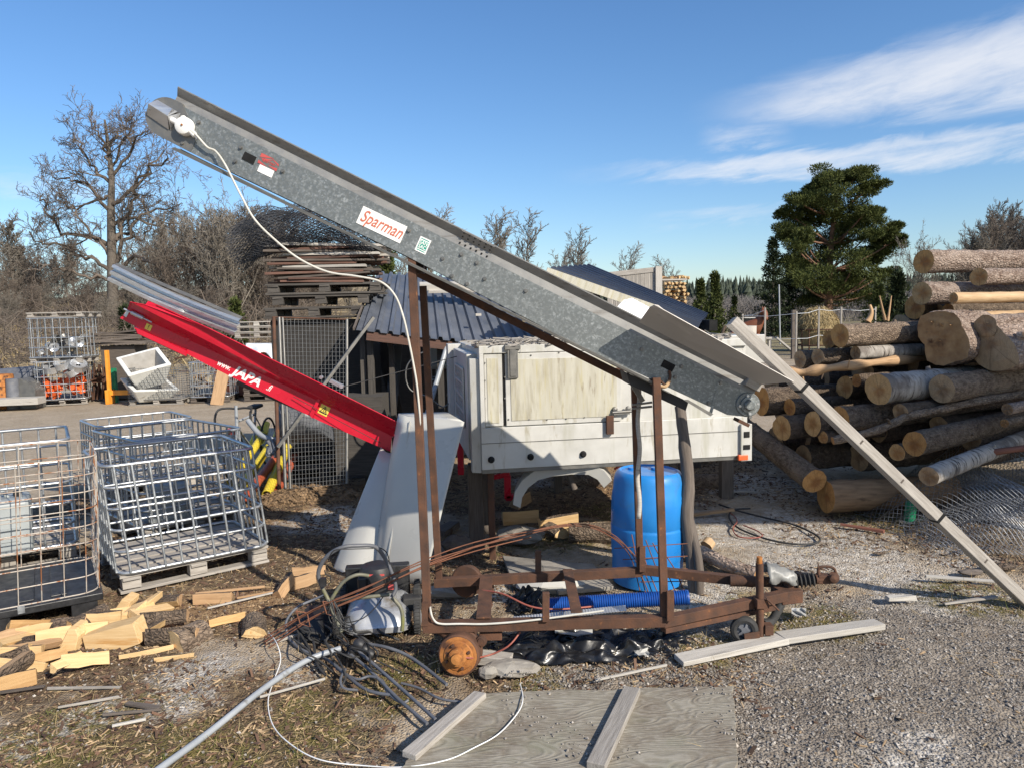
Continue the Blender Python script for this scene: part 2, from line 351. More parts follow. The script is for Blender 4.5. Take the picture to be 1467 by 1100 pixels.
    MT['mesh']=M('mesh_wire',(.13,.135,.135),(.22,.225,.225),9,.5,.4,.0,50,rmix=.2)
    MT['tubin']=M('tub_inside',(.30,.28,.25),(.42,.4,.37),5,.8,0,.2,30,rmix=.05)
    MT['burl']=M('burl_wood',(.26,.13,.05),(.46,.28,.13),9,.85,0,.7,22,.012,rmix=.1,spots=[(6,.6,.12,(.12,.06,.03),(1,1,1))])
def leaf(name,c1,c2):
    n=NB(name); c=n.mix(n.attr('rnd','Fac'),c1,c2); n.fin(c,.75,0.,None,.2); return n.m
def galv(name,c1,c2):
    n=NB(name); lc=n.attr('lc')
    cell=n.vor(n.scale(lc,(1,1,1)),120.,'F1','Color'); sep=n.node('ShaderNodeSeparateColor'); n.lk(cell,sep.inputs[0])
    cell2=n.vor(lc,62.,'F1','Color'); sep2=n.node('ShaderNodeSeparateColor'); n.lk(cell2,sep2.inputs[0])
    big=n.noise(lc,4.,4.)
    f=n.math('ADD',n.math('MULTIPLY',n.ramp(sep.outputs[0],[(.55,0.),(1,1.)]),.6),n.math('MULTIPLY',n.ramp(sep2.outputs[1],[(.5,0.),(1,1.)]),.5))
    f=n.math('MULTIPLY',f,n.ramp(n.noise(lc,40.,3.),[(.35,.1),(.65,1.)]))
    col=n.mix(f,c1,c2); col=n.mix(n.ramp(big,[(.35,0.),(.7,.35)]),col,(.14,.148,.146))
    rg=n.ramp(sep.outputs[2],[(0,.42),(1,.62)])
    return n.fin(col,rg,.55,n.bump(sep.outputs[1],.04,.002))
def bark(name,c1,c2,c3,sc,birch=False):
    n=NB(name); lc=n.attr('lc')
    v=n.scale(lc,(1.3,1.9,1.9) if not birch else (3.5,1.,1.))
    a=n.noise(v,9*sc,7.,.62,.4); col=n.mix(n.ramp(a,[(.32,0.),(.62,1.)]),c1,c2)
    nz=n.noise(lc,16.,4.,.6,0.,'Color'); va=n.node('ShaderNodeVectorMath',operation='MULTIPLY_ADD'); n.lk(nz,va.inputs[0]); va.inputs[1].default_value=(.05,.05,.05); n.lk(lc,va.inputs[2]); vo=n.vor(n.scale(va.outputs[0],(.75,1.35,1.35)),24*sc,'DISTANCE_TO_EDGE')
    if birch:
        f=n.ramp(n.noise(n.scale(lc,(5,.8,.8)),7.,6.,.65),[(.56,0.),(.62,1.)]); col=n.mix(f,col,c3)
        f=n.ramp(n.noise(lc,3.2,5.),[(.46,0.),(.58,.85)]); col=n.mix(f,col,(.12,.10,.085))
        h=a
    else:
        f=n.ramp(vo,[(0.,.75),(.2,0.)]); col=n.mix(n.math('MULTIPLY',f,n.ramp(a,[(.35,1.),(.6,.2)])),col,c3)
        f=n.ramp(n.noise(lc,3.,5.),[(.56,0.),(.64,.8)]); col=n.mix(f,col,c2)
        h=n.math('ADD',n.math('MULTIPLY',n.ramp(vo,[(0,0.),(.3,1.)]),.7),a)
    k=n.math('ADD',n.math('MULTIPLY',n.attr('rnd','Fac'),.5),.75)
    cc=n.node('ShaderNodeCombineColor')
    for i in range(3): n.lk(k,cc.inputs[i])
    col=n.mix(1.,col,cc.outputs[0],'MULTIPLY')
    return n.fin(col,.92,0.,n.bump(h,1.,.02))
def rings(name,c1,c2,c3):
    n=NB(name); lc=n.attr('lc'); sep=n.node('ShaderNodeSeparateXYZ'); n.lk(lc,sep.inputs[0])
    cb=n.node('ShaderNodeCombineXYZ'); n.lk(sep.outputs[1],cb.inputs[1]); n.lk(sep.outputs[2],cb.inputs[2])
    ln=n.node('ShaderNodeVectorMath',operation='LENGTH'); n.lk(cb.outputs[0],ln.inputs[0])
    d=n.math('ADD',ln.outputs['Value'],n.math('MULTIPLY',n.noise(lc,9.,3.),.03))
    s=n.math('SINE',n.math('MULTIPLY',d,420.))
    col=n.mix(n.ramp(s,[(0.,0.),(1.,.55)]),c2,c1)
    core=n.ramp(n.math('ADD',d,n.math('MULTIPLY',n.noise(lc,14.,4.),.05)),[(.075,1.),(.115,0.)])
    col=n.mix(n.math('MULTIPLY',core,.7),col,c3)
    nv=n.node('ShaderNodeVectorMath',operation='NORMALIZE'); n.lk(cb.outputs[0],nv.inputs[0])
    rc=n.noise(nv.outputs[0],5.5,3.,.5); col=n.mix(n.math('MULTIPLY',n.ramp(rc,[(.60,0.),(.64,.85)]),n.ramp(ln.outputs['Value'],[(.0,1.),(.12,.45)])),col,tuple(x*.3 for x in c1))
    col=n.mix(n.ramp(n.noise(n.scale(lc,(1,3,.6)),26.,4.,.6),[(.45,0.),(.7,.4)]),col,tuple(x*.62 for x in c1))
    col=n.mix(n.ramp(n.noise(lc,24.,5.,.7),[(.5,0.),(.75,.6)]),col,tuple(x*.55 for x in c1))
    k=n.math('ADD',n.math('MULTIPLY',n.attr('rnd','Fac'),.4),.8)
    cc=n.node('ShaderNodeCombineColor')
    for i in range(3): n.lk(k,cc.inputs[i])
    col=n.mix(1.,col,cc.outputs[0],'MULTIPLY')
    return n.fin(col,.85,0.,n.bump(n.noise(n.scale(lc,(1,1,6)),30.,5.),.5,.006))
mats()
# ---------------------------------------------------------------- camera, sun, sky
SC=bpy.context.scene
cam=bpy.data.cameras.new('camera'); cam.sensor_width=36; cam.sensor_fit='HORIZONTAL'; cam.lens=36*F/PW; cam.clip_end=3000; cam.clip_start=.05
co=bpy.data.objects.new('camera',cam); C.objects.link(co)
mw=Mat(((rt.x,up.x,-fw.x,0),(rt.y,up.y,-fw.y,0),(rt.z,up.z,-fw.z,CAMZ),(0,0,0,1))); co.matrix_world=mw
SC.camera=co
SUN_AZ=rad(44); SUN_EL=rad(33)     # azimuth measured from the direction towards the camera, to the right
sd=Vec((math.sin(SUN_AZ)*math.cos(SUN_EL),-math.cos(SUN_AZ)*math.cos(SUN_EL),math.sin(SUN_EL)))
su=bpy.data.lights.new('sun','SUN'); su.energy=5.0; su.angle=rad(.53); su.color=(1.,.92,.80)
so=bpy.data.objects.new('sun',su); C.objects.link(so); so.rotation_euler=sd.to_track_quat('Z','Y').to_euler(); so.location=(5,-8,8)
SC.view_settings.view_transform='Standard'; SC.view_settings.look='None'; SC.view_settings.exposure=0.34; SC.view_settings.gamma=1
w=bpy.data.worlds.new('World'); SC.world=w; w.use_nodes=True; nt=w.node_tree; nt.nodes.clear()
class WB(NB):
    def __init__(s): s.nt=nt
wb=WB()
wo=wb.node('ShaderNodeOutputWorld'); bg=wb.node('ShaderNodeBackground'); wb.lk(bg.outputs[0],wo.inputs[0]); bg.inputs[1].default_value=.09
sky=wb.node('ShaderNodeTexSky',sky_type='NISHITA'); sky.sun_disc=False; sky.sun_elevation=SUN_EL
sky.sun_rotation=math.atan2(sd.x,sd.y); sky.air_density=1.15; sky.dust_density=.35; sky.ozone_density=3.0; sky.altitude=100
tc=wb.node('ShaderNodeTexCoord'); sp=wb.node('ShaderNodeSeparateXYZ'); wb.lk(tc.outputs['Generated'],sp.inputs[0])
m_=wb.math
az=m_('ARCTAN2',sp.outputs[0],sp.outputs[1]); el=m_('ARCSINE',sp.outputs[2])
cv_=wb.node('ShaderNodeCombineXYZ'); wb.lk(az,cv_.inputs[0]); wb.lk(el,cv_.inputs[1])
def sst(x,a,b):
    n=wb.node('ShaderNodeMapRange',interpolation_type='SMOOTHSTEP'); wb.setin(n.inputs[0],x); n.inputs[1].default_value=a; n.inputs[2].default_value=b; return n.outputs[0]
rotn=wb.node('ShaderNodeVectorRotate',rotation_type='Z_AXIS'); wb.lk(cv_.outputs[0],rotn.inputs['Vector']); rotn.inputs['Angle'].default_value=-.12
st1=wb.noise(wb.scale(rotn.outputs[0],(3.2,22.,1.)),1.,8.,.62,.9)
st2=wb.noise(wb.scale(rotn.outputs[0],(9.,38.,1.)),1.,7.,.6,.6)
fine=wb.noise(wb.scale(rotn.outputs[0],(26.,70.,1.)),1.,6.,.65,.5)
stn=m_('ADD',m_('MULTIPLY',st1,.6),m_('ADD',m_('MULTIPLY',st2,.3),m_('MULTIPLY',fine,.22)))
wob=m_('MULTIPLY',m_('SUBTRACT',st2,.5),.05)
e2=m_('ADD',el,wob)
def line(a0,e0,sl): return m_('SUBTRACT',e2,m_('ADD',e0-a0*sl,m_('MULTIPLY',az,sl)))
m1=m_('MULTIPLY',sst(line(.28,.268,.11),.014,-.03),sst(line(.28,.238,-.06),-.02,.02))
m1=m_('MULTIPLY',m1,sst(az,.22,.42))
m2=m_('MULTIPLY',sst(line(.1,.184,.01),.012,-.004),sst(line(.1,.178,-.035),-.012,.004))
m2=m_('MULTIPLY',m2,sst(az,.04,.3))
m3=m_('MULTIPLY',m_('MULTIPLY',sst(line(.3,.127,.02),.006,-.004),sst(line(.3,.117,.02),-.008,.002)),m_('MULTIPLY',sst(az,.16,.24),sst(az,.42,.3)))
m4=m_('MULTIPLY',m_('MULTIPLY',sst(line(-.57,.165,-.02),.012,-.006),sst(line(-.57,.15,-.02),-.01,.004)),sst(az,-.35,-.55))
m5=m_('MULTIPLY',m_('MULTIPLY',sst(e2,.235,.215),sst(e2,.2,.212)),m_('MULTIPLY',sst(az,.24,.29),sst(az,.37,.31)))
m6=m_('MULTIPLY',sst(line(.28,.4,.1),-.04,.02),sst(az,.4,.6))
msk=m_('ADD',m_('MULTIPLY',m1,1.0),m_('ADD',m_('MULTIPLY',m2,.95),m_('ADD',m_('MULTIPLY',m3,.5),m_('ADD',m_('MULTIPLY',m4,.42),m_('ADD',m_('MULTIPLY',m5,.75),m_('MULTIPLY',m6,.35))))),clamp=True)
cl_=m_('MAXIMUM',m_('MULTIPLY',msk,sst(stn,.34,.74),clamp=True),m_('MULTIPLY',m1,sst(stn,.14,.68),clamp=True))
hs=wb.node('ShaderNodeHueSaturation'); hs.inputs['Saturation'].default_value=1.10; hs.inputs['Value'].default_value=1.0; wb.lk(wb.mix(1.,sky.outputs[0],(1.05,1.16,1.34),'MULTIPLY'),hs.inputs['Color'])
mx=wb.mix(m_('MULTIPLY',cl_,.78),hs.outputs[0],(8.2,8.3,8.6))
wb.lk(mx,bg.inputs[0])
# ---------------------------------------------------------------- ground
def terr(x,y):
    x=np.asarray(x,float); y=np.asarray(y,float)
    s=np.clip((y-23)/30,0,1.6); lf=np.clip((-x-3)/8,0,1)*np.clip((y-22)/6,0,1)
    z=lf*(s*3.0)*(.8+.5*vnoise(x*.06+3,y*.06))
    rt_=np.clip((y-90)/200,0,1); z=z+rt_*rt_*6*np.clip((x+60)/120,0,1)
    far=np.clip((y-300)/300,0,1); return z+far*9
def gz(x,y):
    x=np.asarray(x,float); y=np.asarray(y,float)
    d=np.hypot(x,y); k=np.clip(1.3-d/30,0.15,1)
    z=(fbm(x*1.1,y*1.1,3)-.45)*.07+(fbm(x*6+9,y*6,3)-.45)*.028
    z=z*k-.008
    return z+terr(x,y)
def axis_(dense0,dense1,step,lo,hi,g):
    a=list(np.arange(dense0,dense1,step)); s=step
    while a[-1]<hi: s*=g; a.append(a[-1]+s)
    b=[]; s=step; c=dense0
    while c>lo: s*=g; c-=s; b.append(c)
    return np.array(b[::-1]+a)
gx=axis_(-3.6,4.2,.032,-700,700,1.07); gy=axis_(2.4,7.6,.032,-40,900,1.05)
GX,GY=np.meshgrid(gx,gy); GZ=gz(GX,GY)
fine_=(fbm(GX*22,GY*22,2)-.4)*.016*np.clip(1.4-np.hypot(GX,GY)/9,0,1); GZ=GZ+fine_
blobs={'grit':[(300,950,.28),(1100,765,1.0),(1230,800,.8),(1000,850,.35),(1090,700,.7),(480,745,.55),(40,1065,.18),(1320,1075,.3),(900,560,3),(1300,830,.5),(250,1010,.2),(130,1030,.2),(420,960,.14),(700,850,.25),(760,690,.3)],
 'moss':[(100,1060,.4),(450,1040,.3),(280,1060,.25),(620,960,.2),(1010,930,.2),(820,765,.55),(880,730,.4),(1180,885,.24),(1255,742,.35),(1400,850,.35),(560,965,.2),(60,1090,.25),(330,1075,.2),(540,1000,.2),(760,970,.15),(1080,860,.2),(690,930,.2),(1120,885,.2)],
 'dark':[(200,790,.9),(300,830,.9),(120,720,.9),(420,790,.9),(350,720,.7),(700,720,.8),(820,720,1.0),(950,700,.9),(620,700,.9),(60,880,.8),(100,1080,.7),(400,1020,.7),(560,960,.5),(1150,830,.35),(980,800,.4),(700,980,.35),(1150,700,.8),(450,730,1.0),(250,900,.7),(60,960,.6),(200,950,.6),(380,860,.7),(1100,650,1.2),(850,920,.5),(560,900,.6),(1000,690,1.0),(430,700,.8),(150,1020,.5),(1000,960,.35),(680,830,.7),(1300,760,1.),(330,900,.5),(560,840,.6)],  # dark soil and bark; around the cages it also paints in shade
 'saw':[(880,670,1.2),(960,665,1.2),(520,700,.8),(440,740,.5),(800,690,1.3),(700,680,1.2),(450,690,.9),(330,870,.35),(620,640,1.5),(260,870,.35)],
 'gravel':[(1250,1010,1.3),(1400,960,1.3),(1150,1060,1.),(1450,1080,1.2),(1350,920,.6),(820,975,.3),(1050,965,.35)]}
ms_o=NR.random(10)*50
def zone(k,X,Y):
    f=np.zeros_like(X); nn=fbm(X*2.3+ms_o[1],Y*2.3,5)-.48; n2=fbm(X*9+ms_o[2],Y*9,4)-.48
    for (px,py,r) in blobs[k]:
        c=gr(px,py); d=np.hypot(X-c.x,Y-c.y)/r
        f=np.maximum(f,np.clip((1.15-d-nn*1.5-n2*.7)*2.2,0,1))
    return f
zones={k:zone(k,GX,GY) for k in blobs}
hill=np.clip(terr(GX,GY)*1.2,0,1); field=np.clip((GY-30)/5,0,1)*np.clip((GX-2)/5,0,1)
ny,nx=GX.shape
me=bpy.data.meshes.new('ground'); idx=np.arange(nx*ny).reshape(ny,nx)
fa=np.stack([idx[:-1,:-1],idx[:-1,1:],idx[1:,1:],idx[1:,:-1]],-1).reshape(-1,4)
me.from_pydata(np.stack([GX,GY,GZ],-1).reshape(-1,3).tolist(),[],fa.tolist())
me.polygons.foreach_set('use_smooth',[True]*len(fa))
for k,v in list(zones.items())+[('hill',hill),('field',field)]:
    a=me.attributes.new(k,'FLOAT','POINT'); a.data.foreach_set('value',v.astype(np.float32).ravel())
go=bpy.data.objects.new('ground',me); C.objects.link(go); go['kind']='structure'
n=NB('ground_mix'); pos=n.node('ShaderNodeNewGeometry').outputs['Position']
n1=n.noise(pos,1.6,7.,.6); n2=n.noise(pos,14.,7.,.65); n3=n.noise(pos,70.,4.,.6)
vc=n.vor(pos,75.,'F1','Color'); vs=n.node('ShaderNodeSeparateColor'); n.lk(vc,vs.inputs[0])
vd=n.vor(pos,75.,'F1','Distance')
vc2=n.vor(pos,38.,'F1','Color'); vs2=n.node('ShaderNodeSeparateColor'); n.lk(vc2,vs2.inputs[0])
base=n.mix(n.ramp(n1,[(.35,0.),(.65,1.)]),(.34,.265,.18),(.44,.355,.255))
base=n.mix(n.ramp(n2,[(.45,0.),(.7,.6)]),base,(.19,.15,.105))
base=n.mix(n.ramp(vs.outputs[0],[(.6,0.),(1.,.45)]),base,(.5,.46,.4))
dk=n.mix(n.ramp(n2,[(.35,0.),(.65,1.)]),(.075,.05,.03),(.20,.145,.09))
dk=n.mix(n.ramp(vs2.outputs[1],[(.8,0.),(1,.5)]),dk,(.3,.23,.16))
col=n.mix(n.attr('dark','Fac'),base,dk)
sw=n.mix(n.ramp(n2,[(.35,0.),(.6,1.)]),(.17,.10,.05),(.38,.245,.13)); col=n.mix(n.math('MULTIPLY',n.attr('saw','Fac'),.8),col,sw)
gv=n.mix(vs2.outputs[0],(.125,.10,.076),(.36,.31,.25)); gv=n.mix(n.ramp(n.noise(pos,2.2,6.,.62,.6),[(.46,0.),(.60,.62)]),gv,(.125,.10,.078)); gv=n.mix(n.ramp(n.noise(n.scale(pos,(.5,2.6,1)),1.,5.,.6),[(.56,0.),(.68,.5)]),gv,(.38,.33,.27)); gv=n.mix(n.ramp(vs.outputs[1],[(.3,0.),(.9,.7)]),gv,(.27,.235,.195)); gv=n.mix(n.ramp(n2,[(.5,0.),(.75,.6)]),gv,(.10,.083,.066))
col=n.mix(n.attr('gravel','Fac'),col,gv)
gt=n.mix(n.ramp(vs.outputs[2],[(.2,0.),(.8,1.)]),(.38,.34,.285),(.62,.585,.53)); gt=n.mix(n.ramp(n2,[(.5,0.),(.66,.8)]),gt,(.24,.2,.155))
col=n.mix(n.math('MULTIPLY',n.attr('grit','Fac'),n.ramp(n2,[(.36,1.),(.62,.35)])),col,gt)
mo=n.mix(n.ramp(n3,[(.35,0.),(.65,1.)]),(.085,.07,.022),(.20,.165,.055)); col=n.mix(n.math('MULTIPLY',n.attr('moss','Fac'),n.ramp(n2,[(.38,0.),(.55,.95)])),col,mo)
hl=n.mix(n.ramp(n.noise(pos,.5,7.,.7),[(.4,0.),(.6,1.)]),(.14,.11,.07),(.40,.31,.175)); col=n.mix(n.attr('hill','Fac'),col,hl)
fd=n.mix(n.ramp(n.noise(n.scale(pos,(.12,.6,1)),1.,6.,.65),[(.42,0.),(.58,1.)]),(.085,.072,.055),(.33,.28,.15)); col=n.mix(n.attr('field','Fac'),col,fd)
h=n.math('ADD',n.math('MULTIPLY',n2,1.2),n.math('ADD',n.math('MULTIPLY',vd,-.8),n.math('MULTIPLY',n3,.5)))
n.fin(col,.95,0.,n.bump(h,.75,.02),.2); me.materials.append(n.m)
# ---------------------------------------------------------------- small loose stuff
def scatter_pts(N,k,xr,yr,base=0.,ypow=1.6):
    X=NR.uniform(*xr,N*6); t=NR.random(N*6); Y=yr[0]+(yr[1]-yr[0])*t**ypow
    f=np.zeros_like(X)
    for kk,wt in k.items(): f=np.maximum(f,zone(kk,X,Y)*wt)
    f=np.maximum(f,base); ok=NR.random(N*6)<f
    vis=np.abs(X)<Y*.78+.6; ok&=vis
    X=X[ok][:N]; Y=Y[ok][:N]; return X,Y
def rot_all(v,a,b,c):
    ca,sa,cb,sb,cc,sc=np.cos(a),np.sin(a),np.cos(b),np.sin(b),np.cos(c),np.sin(c)
    x,y,z=v[...,0],v[...,1],v[...,2]
    y,z=y*cb[:,None]-z*sb[:,None],y*sb[:,None]+z*cb[:,None]
    x,z=x*cc[:,None]+z*sc[:,None],-x*sc[:,None]+z*cc[:,None]
    x,y=x*ca[:,None]-y*sa[:,None],x*sa[:,None]+y*ca[:,None]
    return np.stack([x,y,z],-1)
CUBE=np.array([(-1,-1,-1),(1,-1,-1),(1,1,-1),(-1,1,-1),(-1,-1,1),(1,-1,1),(1,1,1),(-1,1,1)])*.5
CF=[(0,3,2,1),(4,5,6,7),(0,1,5,4),(1,2,6,5),(2,3,7,6),(3,0,4,7)]
def bulk(name,mat,V,F0,rnd,label):
    N,k,_=V.shape; mb=MB()
    F_=(np.array(F0)[None]+ (np.arange(N)*k)[:,None,None]).reshape(-1,len(F0[0]))
    mb.V=[V.reshape(-1,3)]; off=NR.random((N,1,3))*30; mb.L=[((V-V.mean(1,keepdims=True))+off).reshape(-1,3)]; mb.R=[np.repeat(rnd,k)]
    mb.F=F_.tolist(); mb.M=[0]*len(F_); mb.S=[False]*len(F_); mb.n=N*k
    o=mb.build(name,mat); tag(o,label,name.replace('_',' '),None,'stuff'); return o
def chips(name,mat,N,k,xr,yr,L,Wd,T,base,label,tilt=.25,up_=.004):
    X,Y=scatter_pts(N,k,xr,yr,base); n_=len(X)
    s=np.stack([NR.gamma(2.,1.,n_)/2*L,NR.uniform(.5,1.4,n_)*Wd,NR.uniform(.5,1.3,n_)*T],-1)
    V=CUBE[None]*s[:,None,:]; V=V+(NR.random(V.shape)-.5)*s[:,None,:]*.35
    V=rot_all(V,NR.random(n_)*6.3,NR.normal(0,tilt,n_),NR.normal(0,tilt,n_))
    V[...,0]+=X[:,None]; V[...,1]+=Y[:,None]; V[...,2]+=(gz(X,Y)+up_)[:,None]
    return bulk(name,mat,V,CF,NR.random(n_),label)
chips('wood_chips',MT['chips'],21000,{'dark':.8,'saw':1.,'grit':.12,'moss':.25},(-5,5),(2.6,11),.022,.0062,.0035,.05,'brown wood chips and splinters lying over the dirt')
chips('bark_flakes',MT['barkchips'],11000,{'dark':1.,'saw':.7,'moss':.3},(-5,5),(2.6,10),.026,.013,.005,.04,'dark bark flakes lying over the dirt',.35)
OCT=np.array([(1,0,0),(-1,0,0),(0,1,0),(0,-1,0),(0,0,1),(0,0,-1)],float); OF=[(0,2,4),(2,1,4),(1,3,4),(3,0,4),(2,0,5),(1,2,5),(3,1,5),(0,3,5)]
def pebbles(N,k,xr,yr,sz,base,nm,label):
    X,Y=scatter_pts(N,k,xr,yr,base); n_=len(X); s=np.minimum(NR.gamma(3.,1.,n_)/3,2.)*sz
    V=OCT[None]*(s[:,None,None]*NR.uniform(.6,1.3,(n_,6,1)))+NR.normal(0,.18,(n_,6,3))*s[:,None,None]
    V=rot_all(V,NR.random(n_)*6,NR.random(n_)*6,NR.random(n_)*6); V[...,2]*=.75
    V[...,0]+=X[:,None]; V[...,1]+=Y[:,None]; V[...,2]+=(gz(X,Y)+s*.25)[:,None]
    return bulk(nm,MT['pebble'],V,OF,NR.random(n_),label)
pebbles(22000,{'gravel':1.,'grit':.4},(-3,5),(2.7,6.2),.0056,.10,'gravel','loose grey gravel stones on the yard')
TB=np.array([(-.5,0,0),(.5,0,0),(.35,.06,.55),(-.35,.06,.55),(0,.2,1)],float)
def blades(nm,mat,N,k,xr,yr,hh,ww,base,label,lean=.9,clump=1):
    X,Y=scatter_pts(N//clump,k,xr,yr,base)
    if clump>1:
        X=np.repeat(X,clump)+NR.normal(0,.02,len(X)*clump); Y=np.repeat(Y,clump)+NR.normal(0,.02,len(Y)*clump)
    n_=len(X); s=np.stack([NR.uniform(.5,1.3,n_)*ww]*2+[NR.gamma(3.,1.,n_)/3*hh],-1); s[:,1]=s[:,2]
    V=TB[None]*s[:,None,:]; V=rot_all(V,NR.random(n_)*6.3,NR.normal(0,lean,n_),NR.normal(0,lean,n_))
    V[...,0]+=X[:,None]; V[...,1]+=Y[:,None]; V[...,2]+=(gz(X,Y)+.002)[:,None]
    N5=5; F0=[(0,1,2),(0,2,3),(3,2,4)]
    return bulk(nm,mat,V,F0,NR.random(n_),label)
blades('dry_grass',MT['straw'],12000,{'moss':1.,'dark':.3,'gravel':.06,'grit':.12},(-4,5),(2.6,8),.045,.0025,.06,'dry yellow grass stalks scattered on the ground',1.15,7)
blades('green_grass',MT['greengrass'],2200,{'moss':.8},(-4,5),(2.6,8),.03,.003,.0,'short green grass and moss tufts',.6,9)
blades('hill_grass',MT['straw'],5000,{},(-34,-4),(23,50),.5,.03,1.,'dry bent grass on the slope behind the yard',.8,8)
# ---------------------------------------------------------------- trees
def grow(mbT,mbC,p,d,L,r,lv,maxlv,prm,rr):
    ns=prm['seg'][min(lv,len(prm['seg'])-1)]; pts=[Vec(p)]; d=Vec(d).normalized(); q=Vec(p); dirs=[]
    for i in range(ns):
        j=prm['wig'][min(lv,len(prm['wig'])-1)]
        d=(d+Vec((rr.gauss(0,j),rr.gauss(0,j),rr.gauss(0,j)+prm['up']*(.3 if lv else 0)))).normalized()
        q=q+d*(L/ns); pts.append(q.copy()); dirs.append(d.copy())
    taper=.72 if lv==0 else .75
    radii=[max(r*(1-taper*i/ns),prm['rmin']) for i in range(ns+1)]
    sides=8 if lv==0 else (6 if lv==1 else (4 if lv==2 else 3))
    (mbT if lv==0 else mbC).tube(pts,radii,sides,cap=False)
    if lv>=maxlv: return
    nc=prm['kids'][min(lv,len(prm['kids'])-1)]
    for k in range(nc):
        t=prm['t0'][min(lv,len(prm['t0'])-1)]; t=t+(1-t)*(k+rr.random()*.9)/nc
        i=min(int(t*ns),ns-1); f=t*ns-i; b=pts[i].lerp(pts[i+1],f); dd=dirs[i]
        ang=rad(rr.uniform(*prm['ang'][min(lv,len(prm['ang'])-1)])); ax=dd.orthogonal().normalized()
        ax.rotate(Mat.Rotation(rr.random()*6.283,3,dd)); nd=dd.copy(); nd.rotate(Mat.Rotation(ang,3,ax))
        nd.z+=prm['lift'][min(lv,len(prm['lift'])-1)]
        ll=L*prm['ratio'][min(lv,len(prm['ratio'])-1)]*rr.uniform(.65,1.15)*(1-.45*t if lv==0 else 1-.3*t)
        rb=radii[i]*prm['rr']*rr.uniform(.7,1.05)
        grow(mbT,mbC,b,nd,ll,max(rb,prm['rmin']),lv+1,maxlv,prm,rr)
def bare_tree(name,label,loc,H,r,seed,prm,maxlv,mt,mc,group=None,lean=(0,0)):
    rr=random.Random(seed); t=thing(name,label,'tree',loc,group); a=MB();b=MB()
    grow(a,b,Vec(loc)-Vec((0,0,.3)),Vec((lean[0],lean[1],1)),H,r,0,maxlv,prm,rr)
    a.build('trunk',mt,t); b.build('crown',mc,t); return t
OAK=dict(seg=[7,7,6,4,3,3],wig=[.06,.2,.26,.3,.32,.3],up=.10,rmin=.017,kids=[13,7,6,4,3],t0=[.22,.25,.15,.15,.1],ang=[(45,85),(30,65),(30,65),(25,60),(25,60)],lift=[.25,.2,.12,.05,.05],ratio=[.52,.55,.5,.5,.55],rr=.62)
BIRCH=dict(seg=[8,5,4,3],wig=[.04,.1,.16,.2],up=.06,rmin=.013,kids=[36,10,6,3],t0=[.2,.15,.1,.1],ang=[(25,50),(22,45),(22,45),(20,45)],lift=[.4,.2,.1,0],ratio=[.36,.5,.55,.55],rr=.38)
BUSHY=dict(seg=[4,6,5,3],wig=[.1,.14,.2,.25],up=.12,rmin=.016,kids=[13,10,7,4],t0=[.1,.15,.1,.1],ang=[(12,45),(22,50),(25,55),(20,50)],lift=[.5,.2,.1,0],ratio=[1.5,.42,.45,.5],rr=.6)
gp=lambda px,Y: Vec(((at(px,460,Y)).x,Y,float(gz(at(px,460,Y).x,Y))))
def zt(px,py,Y): return at(px,py,Y).z
YO=42.; o_=gp(162,YO); rr=random.Random(4)
oak=thing('oak_tree','tall bare spreading oak towering behind the red conveyor','tree',o_); a=MB(); b=MB()
tp=[o_-Vec((0,0,.3))]+[at(x,y,YO) for x,y in [(161,400),(160,345),(159,300),(160,260),(157,225),(153,195),(150,172)]]
a.tube(smooth_path(tp,4),[.31-.26*i/28 for i in range(29)],10,cap=False)
limbs=[[(160,392),(130,372),(95,358),(62,352),(40,338)],[(164,378),(190,325),(215,302),(255,292)],[(160,352),(125,338),(88,332),(66,295),(60,272)],[(166,345),(186,302),(208,252),(236,214)],[(159,305),(130,268),(104,256),(76,255)],[(160,295),(190,276),(216,248),(243,234)],[(159,265),(136,242),(120,216),(104,188)],[(160,255),(186,218),(208,196)],[(158,232),(142,202),(128,174)],[(157,218),(168,188),(178,166)],[(160,402),(122,396),(70,384),(32,392)],[(166,392),(200,372),(230,386),(252,374)],[(160,325),(190,312),(225,322),(262,318)],[(160,280),(120,296),(84,300)],[(159,240),(178,205),(190,178)],[(160,365),(140,345),(112,310),(92,296)],[(162,350),(182,335),(205,340),(228,300)]]
LP=dict(seg=[5,6,5,4],wig=[.2,.2,.24,.26],up=.1,rmin=.0105,kids=[0,7,6,4],t0=[.2,.12,.1,.1],ang=[(30,60),(28,62),(28,60),(25,60)],lift=[.2,.16,.08,.04],ratio=[.5,.52,.52,.55],rr=.62)
for l in limbs:
    dy=rr.uniform(-2.2,2.2); pts=[at(x,y,YO+dy*k/(len(l)-1)) for k,(x,y) in enumerate(l)]
    for k,(x,y) in enumerate(l): pts[k].z=at(x,y,YO).z
    P=smooth_path(pts,5); P=[P[0]]+[q+Vec((rr.gauss(0,.09),rr.gauss(0,.09),rr.gauss(0,.09))) for q in P[1:]]; m=len(P); Lg=sum((P[q+1]-P[q]).length for q in range(m-1)); r0=.045+.0135*Lg
    b.tube(P,[max(r0*(1-.8*q/m),.03) for q in range(m)],6,cap=False)
    for k in range(int(5+Lg*1.25)):
        t=.15+.85*(k+rr.random())/int(5+Lg*1.25); q=min(int(t*(m-1)),m-2); d=(P[q+1]-P[q]).normalized(); ax=d.orthogonal().normalized(); ax.rotate(Mat.Rotation(rr.random()*6.283,3,d)); nd=d.copy(); nd.rotate(Mat.Rotation(rad(rr.uniform(30,65)),3,ax)); nd.z+=.2
        grow(a,b,P[q],nd,rr.uniform(1.0,2.7)*(1.1-.3*t),max(.42*r0*(1-.8*t),.016),1,3,LP,rr)
a.build('trunk',MT['trunkoak'],oak); b.build('crown',MT['twig'],oak)
